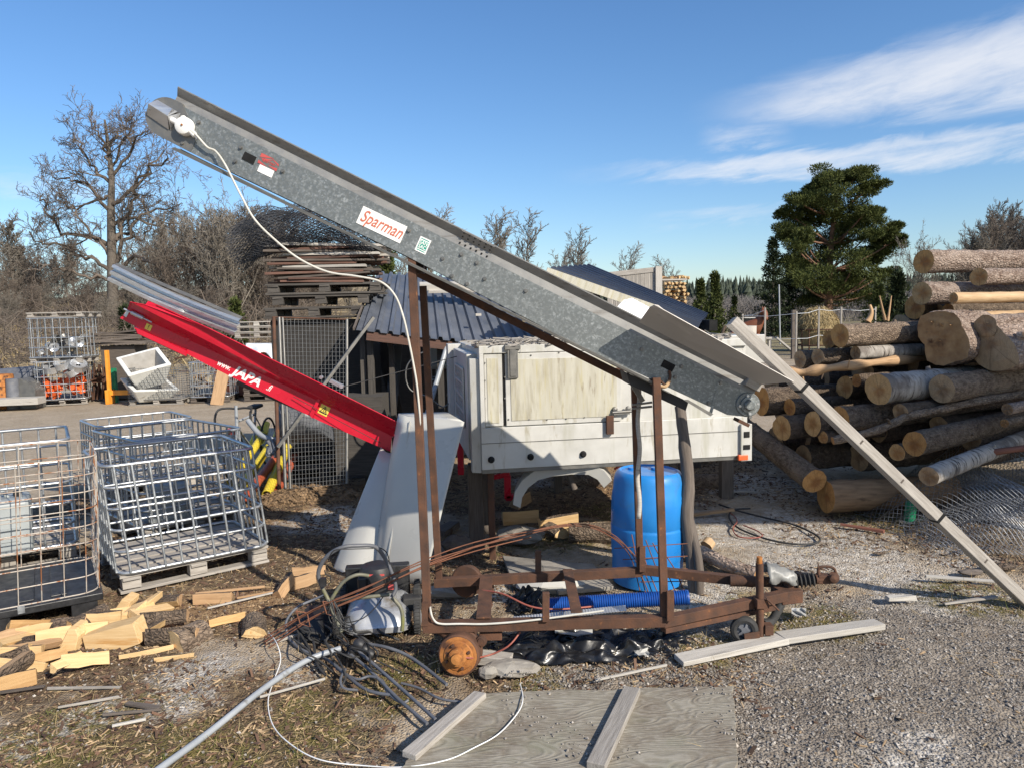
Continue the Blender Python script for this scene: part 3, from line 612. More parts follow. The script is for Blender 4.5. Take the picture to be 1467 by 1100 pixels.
# thicket of bare trees on the left slope
protos=[bare_tree('bare_tree','slender bare multi-stemmed trees of the thicket behind the yard at left',gp(330,34),6.5-1.6*i*.0,.12,100+i,[BUSHY,BIRCH,BUSHY][i],4,MT['trunkoak'],[MT['twigp'],MT['twigp'],MT['twig']][i],'bare trees of the left thicket') for i in range(3)]
H0=[]
for i,pr in enumerate(protos):
    zs=[v.co.z for ch in pr.children for v in ch.data.vertices]; H0.append(max(zs))
spots=[(330,34,252,0),(375,38,275,2),(300,40,268,0),(20,46,300,1),(-15,44,330,0),(60,52,335,2),(245,52,300,1),(410,42,300,1),(285,36,330,2),(100,58,372,0),(215,60,345,2),(445,46,325,0),(-60,50,300,2),(130,48,385,0),(35,60,350,1),(180,64,360,0),(355,50,285,2),(70,40,390,0),(235,42,372,2),(10,36,402,0),(120,36,400,2),(270,34,385,0),(400,34,375,2),(-80,40,340,1),(500,40,340,0),(190,40,395,1),(45,38,395,2),(150,35,410,0),(310,32,400,2),(345,36,262,0),(365,44,290,1),(318,38,285,2),(390,48,300,0),(268,48,290,0),(250,40,345,2),(205,50,330,0),(85,50,345,0),(-5,40,370,2),(425,38,350,2),(55,44,360,2),(30,52,325,0),(140,56,365,2),(460,42,372,2),(110,62,340,1),(225,64,315,0),(382,36,330,2)]
for i,(px,Y,pt,k) in enumerate(spots):
    g=gp(px,Y); h=max(zt(px,pt,Y)-g.z,1.5); s=h/H0[k]
    if i==0: protos[0].location=g; protos[0].scale=(s,s,s)
    else:
        first={1:2,3:1}
        if i in (1,3): pr=protos[k]; pr.location=g; pr.scale=(s,s,s); pr.rotation_euler=(0,0,i)
        else: dup(protos[k],g,R_.random()*6.28,(s*R_.uniform(.9,1.35),s*R_.uniform(.9,1.35),s))
FARB=dict(seg=[7,5,4],wig=[.04,.12,.2],up=.07,rmin=.017,kids=[26,8,5],t0=[.22,.15,.1],ang=[(25,48),(22,45),(22,45)],lift=[.4,.2,.1],ratio=[.36,.5,.55],rr=.32)
farp=bare_tree('bare_tree','bare birch of the row far beyond the sheds, above the grey conveyor',gp(608,62),9.,.09,303,FARB,3,MT['trunkoak'],MT['twigp'],'bare birches beyond the sheds'); HF=max(v.co.z for ch in farp.children for v in ch.data.vertices)
# brush: dense thin stems, one mass
mb=MB()
for i in range(1900):
    px=R_.uniform(-120,480); Y=R_.uniform(26,62); g=gp(px,Y); hh=R_.uniform(.9,2.9)*(1 if Y<45 else 1.25)*(.7+.6*R_.random())
    d=Vec((R_.gauss(0,.9),R_.gauss(0,.3),1)).normalized(); hh*=.85; a=g+d*hh*.5+Vec((R_.gauss(0,.3),0,R_.random()*.3)); b=g+d*hh+Vec((R_.gauss(0,.7),R_.gauss(0,.3),-R_.random()*.7))
    rv=R_.random(); mb.tube([g,a,b],[.02,.015,.01],3,cap=False,rnd=rv)
    for k in range(4):
        e0=a.lerp(b,R_.random()); e=e0+Vec((R_.gauss(0,.7),R_.gauss(0,.3),R_.uniform(-.3,.8))); mb.tube([e0,e],[.010,.007],3,cap=False,rnd=rv)
tag(mb.build('brush',MT['twig']),'dense brown brushwood covering the slope behind the yard','brushwood',None,'stuff')
# middle birches beyond the shed, right grove
mid=[(608,62,290,1),(690,60,300,1),(742,58,303,1),(815,66,325,1),(655,70,318,1),(882,70,346,2),(970,70,362,2),(715,72,312,1),(850,75,350,2),(570,58,330,1),(790,80,345,1)]
bb=None
for i,(px,Y,pt,k) in enumerate(mid):
    g=gp(px,Y); h=zt(px,pt,Y)-g.z; s=h/HF
    if i==0: farp.scale=(s,s,s); continue
    dup(farp,g,R_.random()*6.28,(s*1.05,s*1.05,s),'bare birch of the row far beyond the sheds, above the grey conveyor','bare birches beyond the sheds')
for i in range(16):
    px=1375+i*9+R_.uniform(-4,4); Y=R_.uniform(52,66); g=gp(px,Y); pt=338-52*min(1,(px-1365)/55)+R_.uniform(-4,14); k=[0,2,1][i%3]; h=max(zt(px,pt,Y)-g.z,3); s=h/H0[k]
    dup(protos[k],g,R_.random()*6.28,(s*.8,s*.8,s),'bare grey tree of the dense grove rising behind the log pile','bare grove behind the log pile')
g=gp(1318,50); s=(zt(1318,312,50)-g.z)/H0[0]; dup(protos[0],g,2.2,(s*.7,s*.7,s),'slender bare tree growing just right of the tall pine')
# needle foliage
def needles(mb,c,rx,rz,N,sz,rr,bias=0.,flat=.5):
    c=np.array(list(c)); d=rr.normal(size=(N,3)); d/=np.linalg.norm(d,axis=1)[:,None]; u=rr.random(N)**.45
    p=c+d*u[:,None]*np.array([rx,rx,rz]); out=d+np.array([0,0,.5]); out/=np.linalg.norm(out,axis=1)[:,None]
    a=rr.normal(size=(N,3)); t=np.cross(out,a); t/=np.linalg.norm(t,axis=1)[:,None]
    s=sz*rr.uniform(.6,1.4,N)[:,None]
    V=np.stack([p-t*s*.35,p+t*s*.35,p+out*s*1.2+rr.normal(size=(N,3))*s*.3],1)
    mb.add(V.reshape(-1,3),np.arange(N*3).reshape(-1,3).tolist(),0,None,np.repeat(rr.random(N),3))
rp=np.random.default_rng(11)
Yp=58; pb=gp(1187,Yp); t=thing('pine_tree','tall round-crowned green pine standing behind the log pile','tree',pb)
tr=MB(); tp=[pb-Vec((0,0,.3))]+[at(x,y,Yp) for x,y in [(1187,430),(1188,390),(1190,350),(1196,310),(1198,275),(1200,248)]]
tr.tube(tp,[.36,.32,.27,.23,.17,.12,.06],10,cap=False)
cr=MB(); br=MB()
clump=[]
for (x,y,rx) in [(1186,256,24),(1216,256,24),(1166,266,20),(1236,268,20),(1200,292,32),(1150,300,24),(1238,312,24),(1142,335,24),(1262,345,22),(1200,252,22),(1178,262,20),(1225,258,22),(1155,272,20),(1245,275,18),(1200,278,28),(1140,292,22),(1172,298,26),(1225,295,26),(1252,300,18),(1128,308,16),(1150,322,26),(1190,320,26),(1232,325,24),(1132,340,20),(1165,345,28),(1205,350,30),(1240,345,20),(1262,330,18),(1280,330,16),(1270,350,20),(1287,345,10),(1150,368,28),(1190,375,30),(1225,378,30),(1255,372,18),(1128,372,18),(1165,395,30),(1205,405,30),(1240,400,24),(1140,400,20),(1265,392,18),(1180,425,34),(1225,430,30),(1150,425,22),(1175,275,24),(1212,265,22),(1195,310,28),(1215,335,28),(1160,310,22),(1175,360,30),(1215,395,30),(1190,400,32),(1240,372,24),(1150,340,24),(1260,362,20),(1275,340,18),(1235,305,20),(1150,385,26),(1142,355,20),(1250,420,26),(1170,405,28)]:
    c=at(x,y,Yp+rp.uniform(-2.6,2.6)); c.z=at(x,y,Yp).z; rr_=S(rx,Yp)
    for q in range(4):
        cc=c+Vec((rp.normal()*rr_*.45,rp.normal()*rr_*.6,np.clip(rp.normal(),-1.5,1.)*rr_*.28)); needles(cr,cc,rr_*.66,rr_*.32,800,.105,rp)
    i=min(int((445-y)/36),5); base=tp[max(1,min(6,i))]; base=Vec((base.x,base.y,min(base.z,c.z-.3)))
    m=base.lerp(c,.5)+Vec((rp.normal()*.2,0,-.25)); br.tube(smooth_path([base,m,c],3),[.09,.085,.08,.07,.06,.05,.04],5,cap=False)
tr.build('trunk',MT['pinebark2'],t); br.build('limbs',MT['pinebark2'],t); cr.build('crown',MT['pineneedle'],t)
def conifer(name,label,px,Y,ptop,wpx,seed,mt,N=5200,dens=1.,col=False,group=None):
    rr=np.random.default_rng(seed); g=gp(px,Y); H=zt(px,ptop,Y)-g.z; Rm=S(wpx,Y); t=thing(name,label,'tree',g,group)
    a=MB(); a.tube([g-Vec((0,0,.2)),g+Vec((0,0,H*.97))],[.05*Rm+.08,.02],7,cap=False); a.build('trunk',MT['trunkoak'],t)
    b=MB(); k=0
    while k<N:
        h=rr.random()**(1.3 if not col else 1.); 
        rm=Rm*((1-h)**.8*(.75+.25*math.sin(h*46+rr.random()))+.03) if not col else Rm*(math.sin(min(1,h*1.15+.12)*PI)**.6)*.95
        th=rr.random()*6.283; u=rr.random()**.5; c=g+Vec((math.cos(th)*rm*u,math.sin(th)*rm*u,H*(.03+.95*h)-(u*rm*.2 if not col else 0)))
        needles(b,c,.16+.05*Rm,.12 if not col else .2,20,.13 if not col else .12,rr); k+=20
    b.build('crown',mt,t); return t
conifer('spruce_tree','dark narrow spruce at the left edge of the tall pine',1107,56,338,36,3,MT['spruceneedle'],9000)
conifer('spruce_tree','dark spruce tucked behind the tall pine at its left foot',1130,62,372,34,5,MT['spruceneedle'],6000)
conifer('juniper_tree','taller green juniper right of the dark roof end',1024,40,392,15,7,MT['juniper'],5200,col=True)
conifer('juniper_tree','shorter green juniper beside the dark roof end',1004,42,402,18,8,MT['juniper'],4800,col=True)
conifer('juniper_tree','dark juniper bush against the left end of the log pile',1285,30,392,26,9,MT['spruceneedle'],5200,col=True)
conifer('juniper_tree','dark juniper bush between the hay bale and the log pile',1258,36,405,22,19,MT['juniper'],3000,col=True)
conifer('juniper_tree','dark green evergreen behind the pallet stack, under the grey conveyor',557,24,352,32,10,MT['juniper'],5000,col=True)
conifer('juniper_tree','small green juniper at the edge of the left thicket beside the ribbed sheet',338,30,432,18,12,MT['juniper'],2600,col=True)
conifer('juniper_tree','low green bush beyond the fence left of the horse',1052,60,425,14,13,MT['juniper'],1800,col=True)
conifer('spruce_tree','low dark evergreen under the red conveyor head',180,32,440,14,14,MT['spruceneedle'],1600)
# far forest + far bare wood
mb=MB(); rr=np.random.default_rng(21)
for i in range(1700):
    px=rr.uniform(500,1560) if i<1340 else rr.uniform(-300,700); Y=rr.uniform(250,420); x=at(px,440,Y).x; z=float(terr(x,Y)); H=rr.uniform(6,10.5)*(1 if i<1340 else .6); R0=H*rr.uniform(.15,.24)
    n_=7; v=[];f=[]; lv=5
    for l in range(lv):
        h0=H*(.08+.9*l/lv); r0=R0*(1-l/lv)**.85
        for j in range(n_):
            t=j/n_*6.283+l; v.append((x+math.cos(t)*r0*rr.uniform(.7,1.25),Y+math.sin(t)*r0,z+h0-r0*.25*rr.random())) 
    v.append((x,Y,z+H)); ap=len(v)-1
    for l in range(lv):
        for j in range(n_):
            a=l*n_+j;b=l*n_+(j+1)%n_
            if l<lv-1: f+= [(a,b,b+n_,a+n_)]
            else: f.append((a,b,ap))
    mb.add(v,f,0,None,rr.random())
tag(mb.build('far_forest',MT['forest']),'dark green spruce forest along the distant horizon','forest',None,'stuff')
mb=MB()
for i in range(2600):
    px=rr.uniform(950,1480); Y=rr.uniform(110,190); x=at(px,440,Y).x; z=float(terr(x,Y)); H=rr.uniform(2.,4.8); th=rr.normal()*.25
    p=Vec((x,Y,z)); mb.tube([p,p+Vec((th*H*.5,0,H*.55)),p+Vec((th*H+rr.normal()*.5,0,H))],[.07,.06,.03],3,cap=False)
    for k in range(3):
        q=p+Vec((th*H*.5,0,H*(.4+.2*k))); mb.tube([q,q+Vec((rr.normal()*1.,rr.normal(),rr.uniform(.4,1.4)))],[.05,.025],3,cap=False)
tag(mb.build('far_scrub',MT['farbrush']),'grey bare scrub between the paddock and the distant forest','scrub',None,'stuff')
# ---------------------------------------------------------------- grey conveyor
YC=4.25
A_=at(270,159,YC); U_=(at(974,511,YC)-A_).normalized(); V_=Vec((-U_.z,0,U_.x)); W_=Vec((0,1,0))
def cv(u,v,w): return A_+U_*u+V_*v+W_*w
def cl(px,py,Y=YC):
    d=at(px,py,Y)-A_; return d.dot(U_),d.dot(V_)
def cp(px,py,w=0.): u,v=cl(px,py); return cv(u,v,w)
CT=thing('belt_conveyor','long galvanised grey belt conveyor propped up steeply on the rusty trailer','conveyor',A_+Vec((0,0,-1)))
poly=[(250,146),(262,153),(974,511),(1048,551),(1073,562),(1086,576),(1084,590),(1070,597),(1042,594),(933,543),(860,511),(580,366),(300,232),(262,213)]
mb=MB(); mb.prism([cp(*q,0) for q in poly],W_*.006); mb.build('side_panel',MT['galv'],CT)
mb=MB(); mb.prism([cp(*q,0.40) for q in poly],W_*.006); mb.build('side_panel',MT['galv'],CT)
u0,_=cl(255,155); u1,_=cl(1065,575)
mb=MB(); mb.box(cv((u0+u1)/2,-.045,.203),(u1-u0,.38,.012),np.array([list(U_),list(W_),list(V_)]).T)
k=u0+.1
while k<u1: mb.box(cv(k,-.026,.203),(.02,.37,.028),np.array([list(U_),list(W_),list(V_)]).T); k+=.3
mb.build('belt',MT['rubber'],CT)
mb=MB(); mb.box(cv((u0+u1)/2-.15,-.212,.203),(u1-u0-.5,.388,.006),np.array([list(U_),list(W_),list(V_)]).T); mb.build('bottom_pan',MT['galvdark'],CT)
# flared near rail: folded strip, in front of the belt
def strip(mb,a,b,off0,off1,n=1,mi=0,th=.003):
    # a,b points ; off0, off1 (v,w)
    p=[a+V_*off0[0]+W_*off0[1],b+V_*off0[0]+W_*off0[1],b+V_*off1[0]+W_*off1[1],a+V_*off1[0]+W_*off1[1]]
    nn=(p[1]-p[0]).cross(p[3]-p[0]).normalized(); mb.prism(p,nn*th,mi)
ra=cv(cl(246,147)[0],0,0); rb=cv(cl(1082,565)[0],0,0)
ra2=cv(cl(241,140)[0],0,0)
mb=MB(); strip(mb,ra,rb,(-.03,.02),(.046,.03)); strip(mb,ra,rb,(.046,.03),(.088,-.004)); strip(mb,ra,rb,(.088,-.004),(.094,-.004)); mb.build('flared_rail',MT['rail'],CT)
mb=MB(); strip(mb,ra,rb,(-.03,.38),(.046,.37)); strip(mb,ra,rb,(.046,.37),(.085,.40)); mb.build('flared_rail',MT['rail'],CT)
# splice plate with rivets
mb=MB(); sa=cv(cl(655,345)[0],0,0); sb=cv(cl(702,368)[0],0,0); strip(mb,sa,sb,(.05,.024),(.086,-.006),th=.004)
pl=mb.build('splice_plate',MT['rail'],CT)
mb=MB()
for i in range(6):
    for (v,w) in ((.078,-.003),(.058,.014),(.02,.022)):
        c=sa.lerp(sb,(i+.5)/6)+V_*v+W_*(w-.002); mb.lathe([(0,.0045),(.0045,.003),(.006,0)],c,(0,-1,0.3),8)
mb.build('rivets',MT['hole'],pl)
# lower lip
mb=MB()
la=cv(*cl(252,212),0); lb=cv(*cl(940,548),0)
mb.prism([la+V_*-.004+W_*-.028,lb+V_*-.002+W_*-.028,lb+W_*.0,la+W_*.0],V_*-.004)
mb.prism([la+V_*-.004+W_*-.028,lb+V_*-.002+W_*-.028,lb+V_*-.016+W_*-.026,la+V_*-.018+W_*-.026],W_*.003)
mb.build('bottom_lip',MT['galvdark'],CT)
mb=MB(); q=[cp(990,575,-.02),cp(1018,592,-.02),cp(1014,590,-.02),cp(930,545,-.02)]
mb.prism([cp(985,572,-.03),cp(1020,592,-.03),cp(1016,595,-.03),cp(978,572,-.03)],W_*.02); mb.build('lip_end',MT['galvdark'],CT)
# end cap
mb=MB(); ctr=cl(238,169); rr_=.112
capp=[]
for i in range(17):
    t=PI/2+PI*i/16; capp.append(cv(ctr[0]+rr_*math.cos(t),ctr[1]+rr_*math.sin(t)*.98,-.004))
capp+= [cv(ctr[0]+.20,ctr[1]-rr_*.98,-.004),cv(ctr[0]+.20,ctr[1]-.02,-.004),cv(ctr[0]+.05,ctr[1]+rr_*.98,-.004)]
mb.prism(capp,W_*.42); cap=mb.build('end_housing',MT['galvdark'],CT)
mb=MB()
mb.prism([cp(226,144,-.006),cp(253,160,-.055),cp(247,170,-.06),cp(219,153,-.055)],V_*-.001+W_*.05)
mb.prism([cp(219,153,-.055),cp(247,170,-.06),cp(243,187,-.012),cp(212,166,-.01)],W_*.003)
mb.prism([cp(226,144,-.006),cp(255,161,-.006),cp(247,171,-.06),cp(219,153,-.055)],W_*.003)
mb.prism([cp(258,163,-.004),cp(247,171,-.06),cp(245,188,-.004)],U_*.004)
mb.build('motor_cover',MT['alu'],CT)
mb=MB(); c=cp(267,183,-.005); mb.lathe([(0,.052),(.03,.05),(.045,.042),(.05,.03),(.05,0)],c,(0,-1,0),24); 
mb.lathe([(.016,0),(.016,.05),(.009,.055),(.009,.075)],cp(261,180,-.03),-U_,12); mb.lathe([(.016,0),(.016,.05),(.009,.055),(.009,.075)],cp(273,187,-.03),(U_*.9-V_*.3),12)
mb.lathe([(.012,0),(.014,.03),(0.009,.036)],cp(267,178,-.03),(0,-.3,1),10)
jb=mb.build('junction_box',MT['signwhite'],CT)
mb=MB(); mb.lathe([(0,.006),(.006,.005),(.006,0)],c+Vec((0,-.052,0)),(0,-1,0),8); mb.build('screw',MT['rustbright'],jb)
for (p0,sz) in (((357,227),(.072,.046)),((957,524),(.075,.044))):
    mb=MB(); u,v=cl(*p0); mb.box(cv(u,v,-.0015),(sz[0],.004,sz[1]),np.array([list(U_),list(W_),list(V_)]).T); mb.build('slot',MT['hole'],CT)
RP=np.array([list(U_),list(W_),list(V_)]).T
def plate(px,py,w,h,mat,name,rot=0.,d=-.002):
    u,v=cl(px,py); x=U_*math.cos(rot)+V_*math.sin(rot); z=V_*math.cos(rot)-U_*math.sin(rot)
    mb=MB(); mb.box(cv(u,v,d),(w,.002,h),np.array([list(x),list(W_),list(z)]).T); return mb.build(name,MT[mat],CT),cv(u,v,d-.001),x,z
s,o,x,z=plate(547,322.5,.272,.103,'signwhite','maker_sign',.02)
text_obj('Sparman',o-W_*.0005,x,z,.098,MT['signred'],s,'lettering',shear=.32,sx=.74,bold=.0008)
s,o,x,z=plate(606,352,.066,.086,'signwhite','dealer_sticker',.03)
s['label']='small white and green sticker'
mb=MB()
for dz in (.033,-.033): mb.box(o+z*dz,(.05,.0012,.005),np.array([list(x),list(W_),list(z)]).T)
mb.box(o-W_*.0002,(.052,.0008,.050),np.array([list(x),list(W_),list(z)]).T)
g=mb.build('print',MT['signgreen'],s)
text_obj('SAN',o-W_*.001+z*.012,x,z,.030,MT['signwhite'],s,'lettering',sx=.85,bold=.0004)
text_obj('SAC',o-W_*.001-z*.012,x,z,.030,MT['signwhite'],s,'lettering',sx=.85,bold=.0004)
s,o,x,z=plate(385.5,233,.118,.062,'galvdark','data_plate',.02)
mb=MB()
for (a,b,c2) in (((-.057,.029),(.02,.029),(-.057,.006)),((.0,.029),(.057,.012),(.057,.001)),((-.057,-.029),(-.057,-.012),(.0,-.029)),((.057,-.029),(.0,-.018),(.057,-.012)),((-.05,.004),(.02,.02),(-.03,-.006))):
    mb.prism([o+x*a[0]+z*a[1]-W_*.0003,o+x*b[0]+z*b[1]-W_*.0003,o+x*c2[0]+z*c2[1]-W_*.0003],W_*-.0008)
mb.build('print',MT['labelred'],s); text_obj('Sparman',o-W_*.001,x,z,.028,MT['labelred'],s,'lettering',shear=.3,sx=.8)
plate(381,245.5,.088,.042,'signwhite','blank_sticker',.02)
bolts=[(345,212),(337,232),(405,246),(270,178),(285,176),(262,206),(634,371),(661,365),(683,377),(647,396),(669,407),(694,400),(753,417),(586,331),(919,500),(976,525),(1032,548),(1015,577),(967,540),(1074,597)]
for (x,y) in bolts:
    mb=MB(); c=cp(x,y,0); mb.lathe([(0,.012),(.008,.012),(.009,.003),(.013,.003),(.013,0)],c,(0,-1,0),8,smooth=False); mb.build('bolt',MT['galvdark'],CT)
mb=MB(); mb.prism([cp(1030,543.5,-.0005),cp(1034,545.5,-.0005),cp(1020,592,-.0005),cp(1016,590,-.0005)],W_*-.002); mb.build('joint_strip',MT['galv'],CT)
# tail bearing
c=cp(1071,579,0); mb=MB(); mb.lathe([(0,.012),(.066,.012),(.07,.008),(.07,0)],c,(0,-1,0),28); bh=mb.build('bearing_flange',MT['galv'],CT)
mb=MB(); mb.lathe([(0,.045),(.024,.045),(.03,.038),(.031,.018),(.046,.016),(.048,.0)],c+W_*-.01,(0,-1,0),24); mb.build('bearing_hub',MT['galv'],bh)
for i in range(4):
    t=.6+i*PI/2; mb=MB(); mb.lathe([(0,.018),(.008,.018),(.008,0)],c+U_*.052*math.cos(t)+V_*.052*math.sin(t)-W_*.01,(0,-1,0),6,smooth=False); mb.build('bolt',MT['alu'],bh)
# infeed hopper: near flap leans out towards the viewer, far flap behind
mb=MB(); fl=[cp(915,461,-.02),cp(1092,551,-.02)]
yo=3.97
fp=[at(1137,546,yo),at(1128,541,yo),at(950,443,yo),at(943,437.5,yo),at(938,436.5,yo),at(931,440,yo+.03),fl[0],cv(cl(1092,551)[0]-.01,cl(1092,551)[1],-.02)]
nn=(fp[2]-fp[0]).cross(fp[6]-fp[0]).normalized(); mb.prism(fp,nn*.004); mb.build('hopper_flap',MT['flap'],CT)
mb=MB(); fp=[cp(890,448,.4),cp(1080,545,.4),at(1105,535,4.95),at(905,428,4.95),at(893,431,4.93)]
nn=(fp[2]-fp[0]).cross(fp[4]-fp[0]).normalized(); mb.prism(fp,nn*.004); o2=mb.build('hopper_flap',MT['signwhite'],CT); o2['label']='pale back flap of the hopper'
mb=MB(); mb.box(cp(1077,555,.02)+V_*.02,(.09,.08,.05),RP); mb.build('wood_block',MT['grey_wood'],CT,bevel=.004)
# under chute and drive bracket
mb=MB(); mb.prism([cp(900,535,.06),cp(990,577,.06),cp(986,590,.06),cp(905,553,.06)],W_*.28); mb.build('return_chute',MT['rubber'],CT)
mb=MB(); mb.tube(smooth_path([cp(958,531,-.01),cp(959,540,-.02),cp(953,551,-.02),cp(945,545,-.02)],4),.008,6); mb.build('hook',MT['rust'],CT)
mb=MB(); mb.tube(smooth_path([cp(945,553,-.02),cp(952,553,-.03),cp(958,545,-.02)],4),.011,6); mb.build('wood_peg',MT['peeled'],CT)
# tail bracket (orange base)
mb=MB(); mb.box(cp(1066,606,.05),(.07,.1,.02),RP); mb.build('tail_bracket',MT['rust'],CT)
# ---------------------------------------------------------------- cable on the conveyor and post
mb=MB()
pts=[cp(274,187,-.04),cp(285,196,-.04),cp(300,213,-.03),cp(312,219,-.03),cp(328,240,-.05)]
pts+=[at(x,y,YC-.06) for x,y in [(345,280),(365,315),(395,345),(430,372),(470,390),(510,396),(545,404),(566,424),(578,455),(586,490),(592,520),(597,550),(601,590),(606,650),(610,720),(613,790),(615,850)]]
pts+=[at(x,y,4.08) for x,y in [(617,875),(622,888),(632,893),(660,893),(700,893),(760,888),(830,879),(865,874)]]
mb.tube(smooth_path(pts,6),.0062,8); single(mb,'power_cable',MT['cable'],'cream electric cable sagging from the round box on the grey conveyor down the rusty post','cable')
# ---------------------------------------------------------------- rusty trailer
TT=thing('trailer_frame','rusty open steel trailer frame with four tall posts carrying the grey conveyor','trailer frame',gr(780,900))
def post(p,q,wd,parent=TT,name='post',mat='rust',d=None):
    mb=MB(); mb.beam(p,q,wd,d or wd,(0,1,0)); return mb.build(name,MT[mat],parent,bevel=.003)
YF=4.12; YR=4.88
fl0=at(608,898,YF); fr0=at(950,888,YF); rl0=at(625,831,YR); rr0=at(918,816,YR)
post(at(590,368,YC+.03),at(613,893,YF),.046)
post(at(606,410,YR-.1),at(629,828,YR),.044)
post(at(940,541,YC-.03),at(952,885,YF),.044)
post(at(909,548,YR-.1),at(917,815,YR),.044)
mb=MB(); mb.beam(at(606,897,YF),at(953,888,YF),.06,.06); mb.build('side_beam',MT['rust'],TT,bevel=.003)
mb=MB(); mb.beam(at(622,834,YR),at(920,818,YR),.055,.06); mb.build('side_beam',MT['rust'],TT,bevel=.003)
# diagonal brace + head cross piece
mb=MB(); mb.beam(at(592,388,YR-.12),at(912,549,YR-.12),.035,.05); mb.build('brace',MT['rust'],TT,bevel=.002)
mb=MB(); mb.prism([at(585,381,YR-.15),at(590,368,YR-.15),at(611,381,YR-.15),at(611,394,YR-.15)],W_*.04); mb.beam(at(590,385,YC+.03),at(606,386,YR-.1),.04,.06); mb.build('head_bracket',MT['rust'],TT)
mb=MB(); mb.beam(at(940,546,YC),at(909,552,YR-.1),.04,.04); mb.build('head_bracket',MT['rust'],TT)
# grey strut pieces near right posts
mb=MB(); mb.beam(at(897,535,4.6),at(921,575,4.6),.02,.03); mb.beam(at(906,580,4.65),at(934,576,4.65),.02,.012); mb.beam(at(906,585,4.65),at(934,582,4.65),.02,.012); mb.build('strut',MT['galvdark'],TT)
for (a,b,ya,yb,wd) in (((693,893),(697,832),YF,YR,.085),((826,885),(813,822),YF,YR,.065)):
    mb=MB(); mb.beam(at(*a,ya)+Vec((0,0,.035)),at(*b,yb)+Vec((0,0,.035)),wd,.008); mb.build('cross_bar',MT['rust'],TT,bevel=.001)
for (x,y0,y1,Y) in ((782,889,848,YF-.04),(960,888,846,YF-.04),(771,824,788,YR),(920,818,782,YR-.04)):
    mb=MB(); mb.beam(at(x,y0,Y),at(x,y1,Y),.04,.03,(0,1,0)); mb.build('stake_socket',MT['rust'],TT,bevel=.002)
# draw bar
jn=at(1118,846,4.45)
mb=MB(); mb.beam(at(948,890,YF),jn+Vec((.02,-.02,-.02)),.055,.06); mb.build('draw_beam',MT['rust'],TT,bevel=.003)
mb=MB(); mb.beam(at(950,893,YF)+Vec((0,0,-.035)),jn+Vec((-.05,-.02,-.09)),.055,.03); mb.build('draw_beam',MT['rust'],TT,bevel=.003)
mb=MB(); mb.beam(at(916,815,YR),at(1080,833,4.62),.05,.06); mb.build('draw_beam',MT['rust'],TT,bevel=.003)
mb=MB(); mb.tube([at(1046,831,4.62),at(1130,834,4.55)],[.037,.03],14); mb.build('draw_tube',MT['rust'],TT)
mb=MB(); mb.box(jn+Vec((.05,.03,-.03)),(.14,.14,.08),rotz(.2)); mb.box(at(1132,838,4.5),(.06,.06,.13),rotz(.2)); mb.build('draw_head',MT['rust'],TT,bevel=.004)
bx0=at(1138,832,4.5); bx1=at(1168,829,4.47); ax=(bx1-bx0).normalized(); L=(bx1-bx0).length
pr=[(.02,0)]
for i in range(5): pr+=[(.028,L*(i+.05)/5),(.046,L*(i+.5)/5),(.028,L*(i+.95)/5)]
mb=MB(); mb.lathe(pr,bx0,ax,20); mb.build('rubber_bellows',MT['rubber'],TT)
mb=MB(); mb.box(at(1180,828,4.46),(.085,.055,.055),roty(.03)); mb.tube([at(1168,829,4.46),at(1180,828,4.46)],.03,12); mb.lathe([(0,.03),(.028,.025),(.036,0),(.03,-.02)],at(1194,827,4.45),(0,-.5,.9),16)
mb.lathe([(0,.03),(.024,.02),(.026,0)],at(1193,827,4.42),(0,-1,0),12)
cpn=mb.build('coupling',MT['rust'],TT,bevel=.006)
mb=MB(); mb.tube(smooth_path([at(1172,828,4.46),at(1173,813,4.46),at(1185,811,4.46),at(1195,814,4.46),at(1198,824,4.46)],4),.0085,8); mb.tube([at(1173,822,4.46),at(1172,806,4.46)],[.012,.003],8); mb.build('coupling_handle',MT['rust'],cpn)
# jockey wheel
mb=MB(); mb.tube([at(1088,806,4.3),at(1089,912,4.3)],.023,14); jt=mb.build('jack_tube',MT['rust'],TT); mb=MB(); mb.tube([at(1088,797,4.3),at(1088,812,4.3)],.017,12); mb.build('jack_cap',MT['rustbright'],jt)
mb=MB(); mb.box(at(1090,862,4.3),(.075,.07,.055),rotz(.1)); mb.tube([at(1098,857,4.26),at(1116,874,4.24)],.006,6); mb.build('jack_clamp',MT['rust'],jt,bevel=.002)
wc=at(1066,901,4.3); mb=MB(); pr=[(.045,-.022),(.062,-.027),(.078,-.02),(.083,-.008),(.083,.008),(.078,.02),(.062,.027),(.045,.022)]
mb.lathe(pr,wc,(-.15,-1,.05),28); jw=mb.build('jockey_wheel',MT['rubber'],TT)
mb=MB(); mb.lathe([(.0,.02),(.018,.02),(.018,.012),(.047,.006),(.047,-.006)],wc,(-.15,-1,.05),20)
for i in range(5):
    t=i*PI*.4; mb.box(wc+Vec((math.cos(t)*.03,-.014,math.sin(t)*.03)),(.03,.008,.014),roty(-t))
mb.build('wheel_hub',MT['greyplas'],jw)
mb=MB(); mb.beam(at(1088,908,4.27),at(1066,912,4.26),.012,.04); mb.box(at(1100,900,4.3),(.05,.06,.06)); mb.build('wheel_fork',MT['rust'],jt,bevel=.002)
mb=MB(); mb.tube(smooth_path([at(1122,850,4.45),at(1115,872,4.42),at(1104,890,4.4),at(1092,893,4.35)],4),[.03]*13,6); mb.build('mudguard_stay',MT['rubber'],TT)
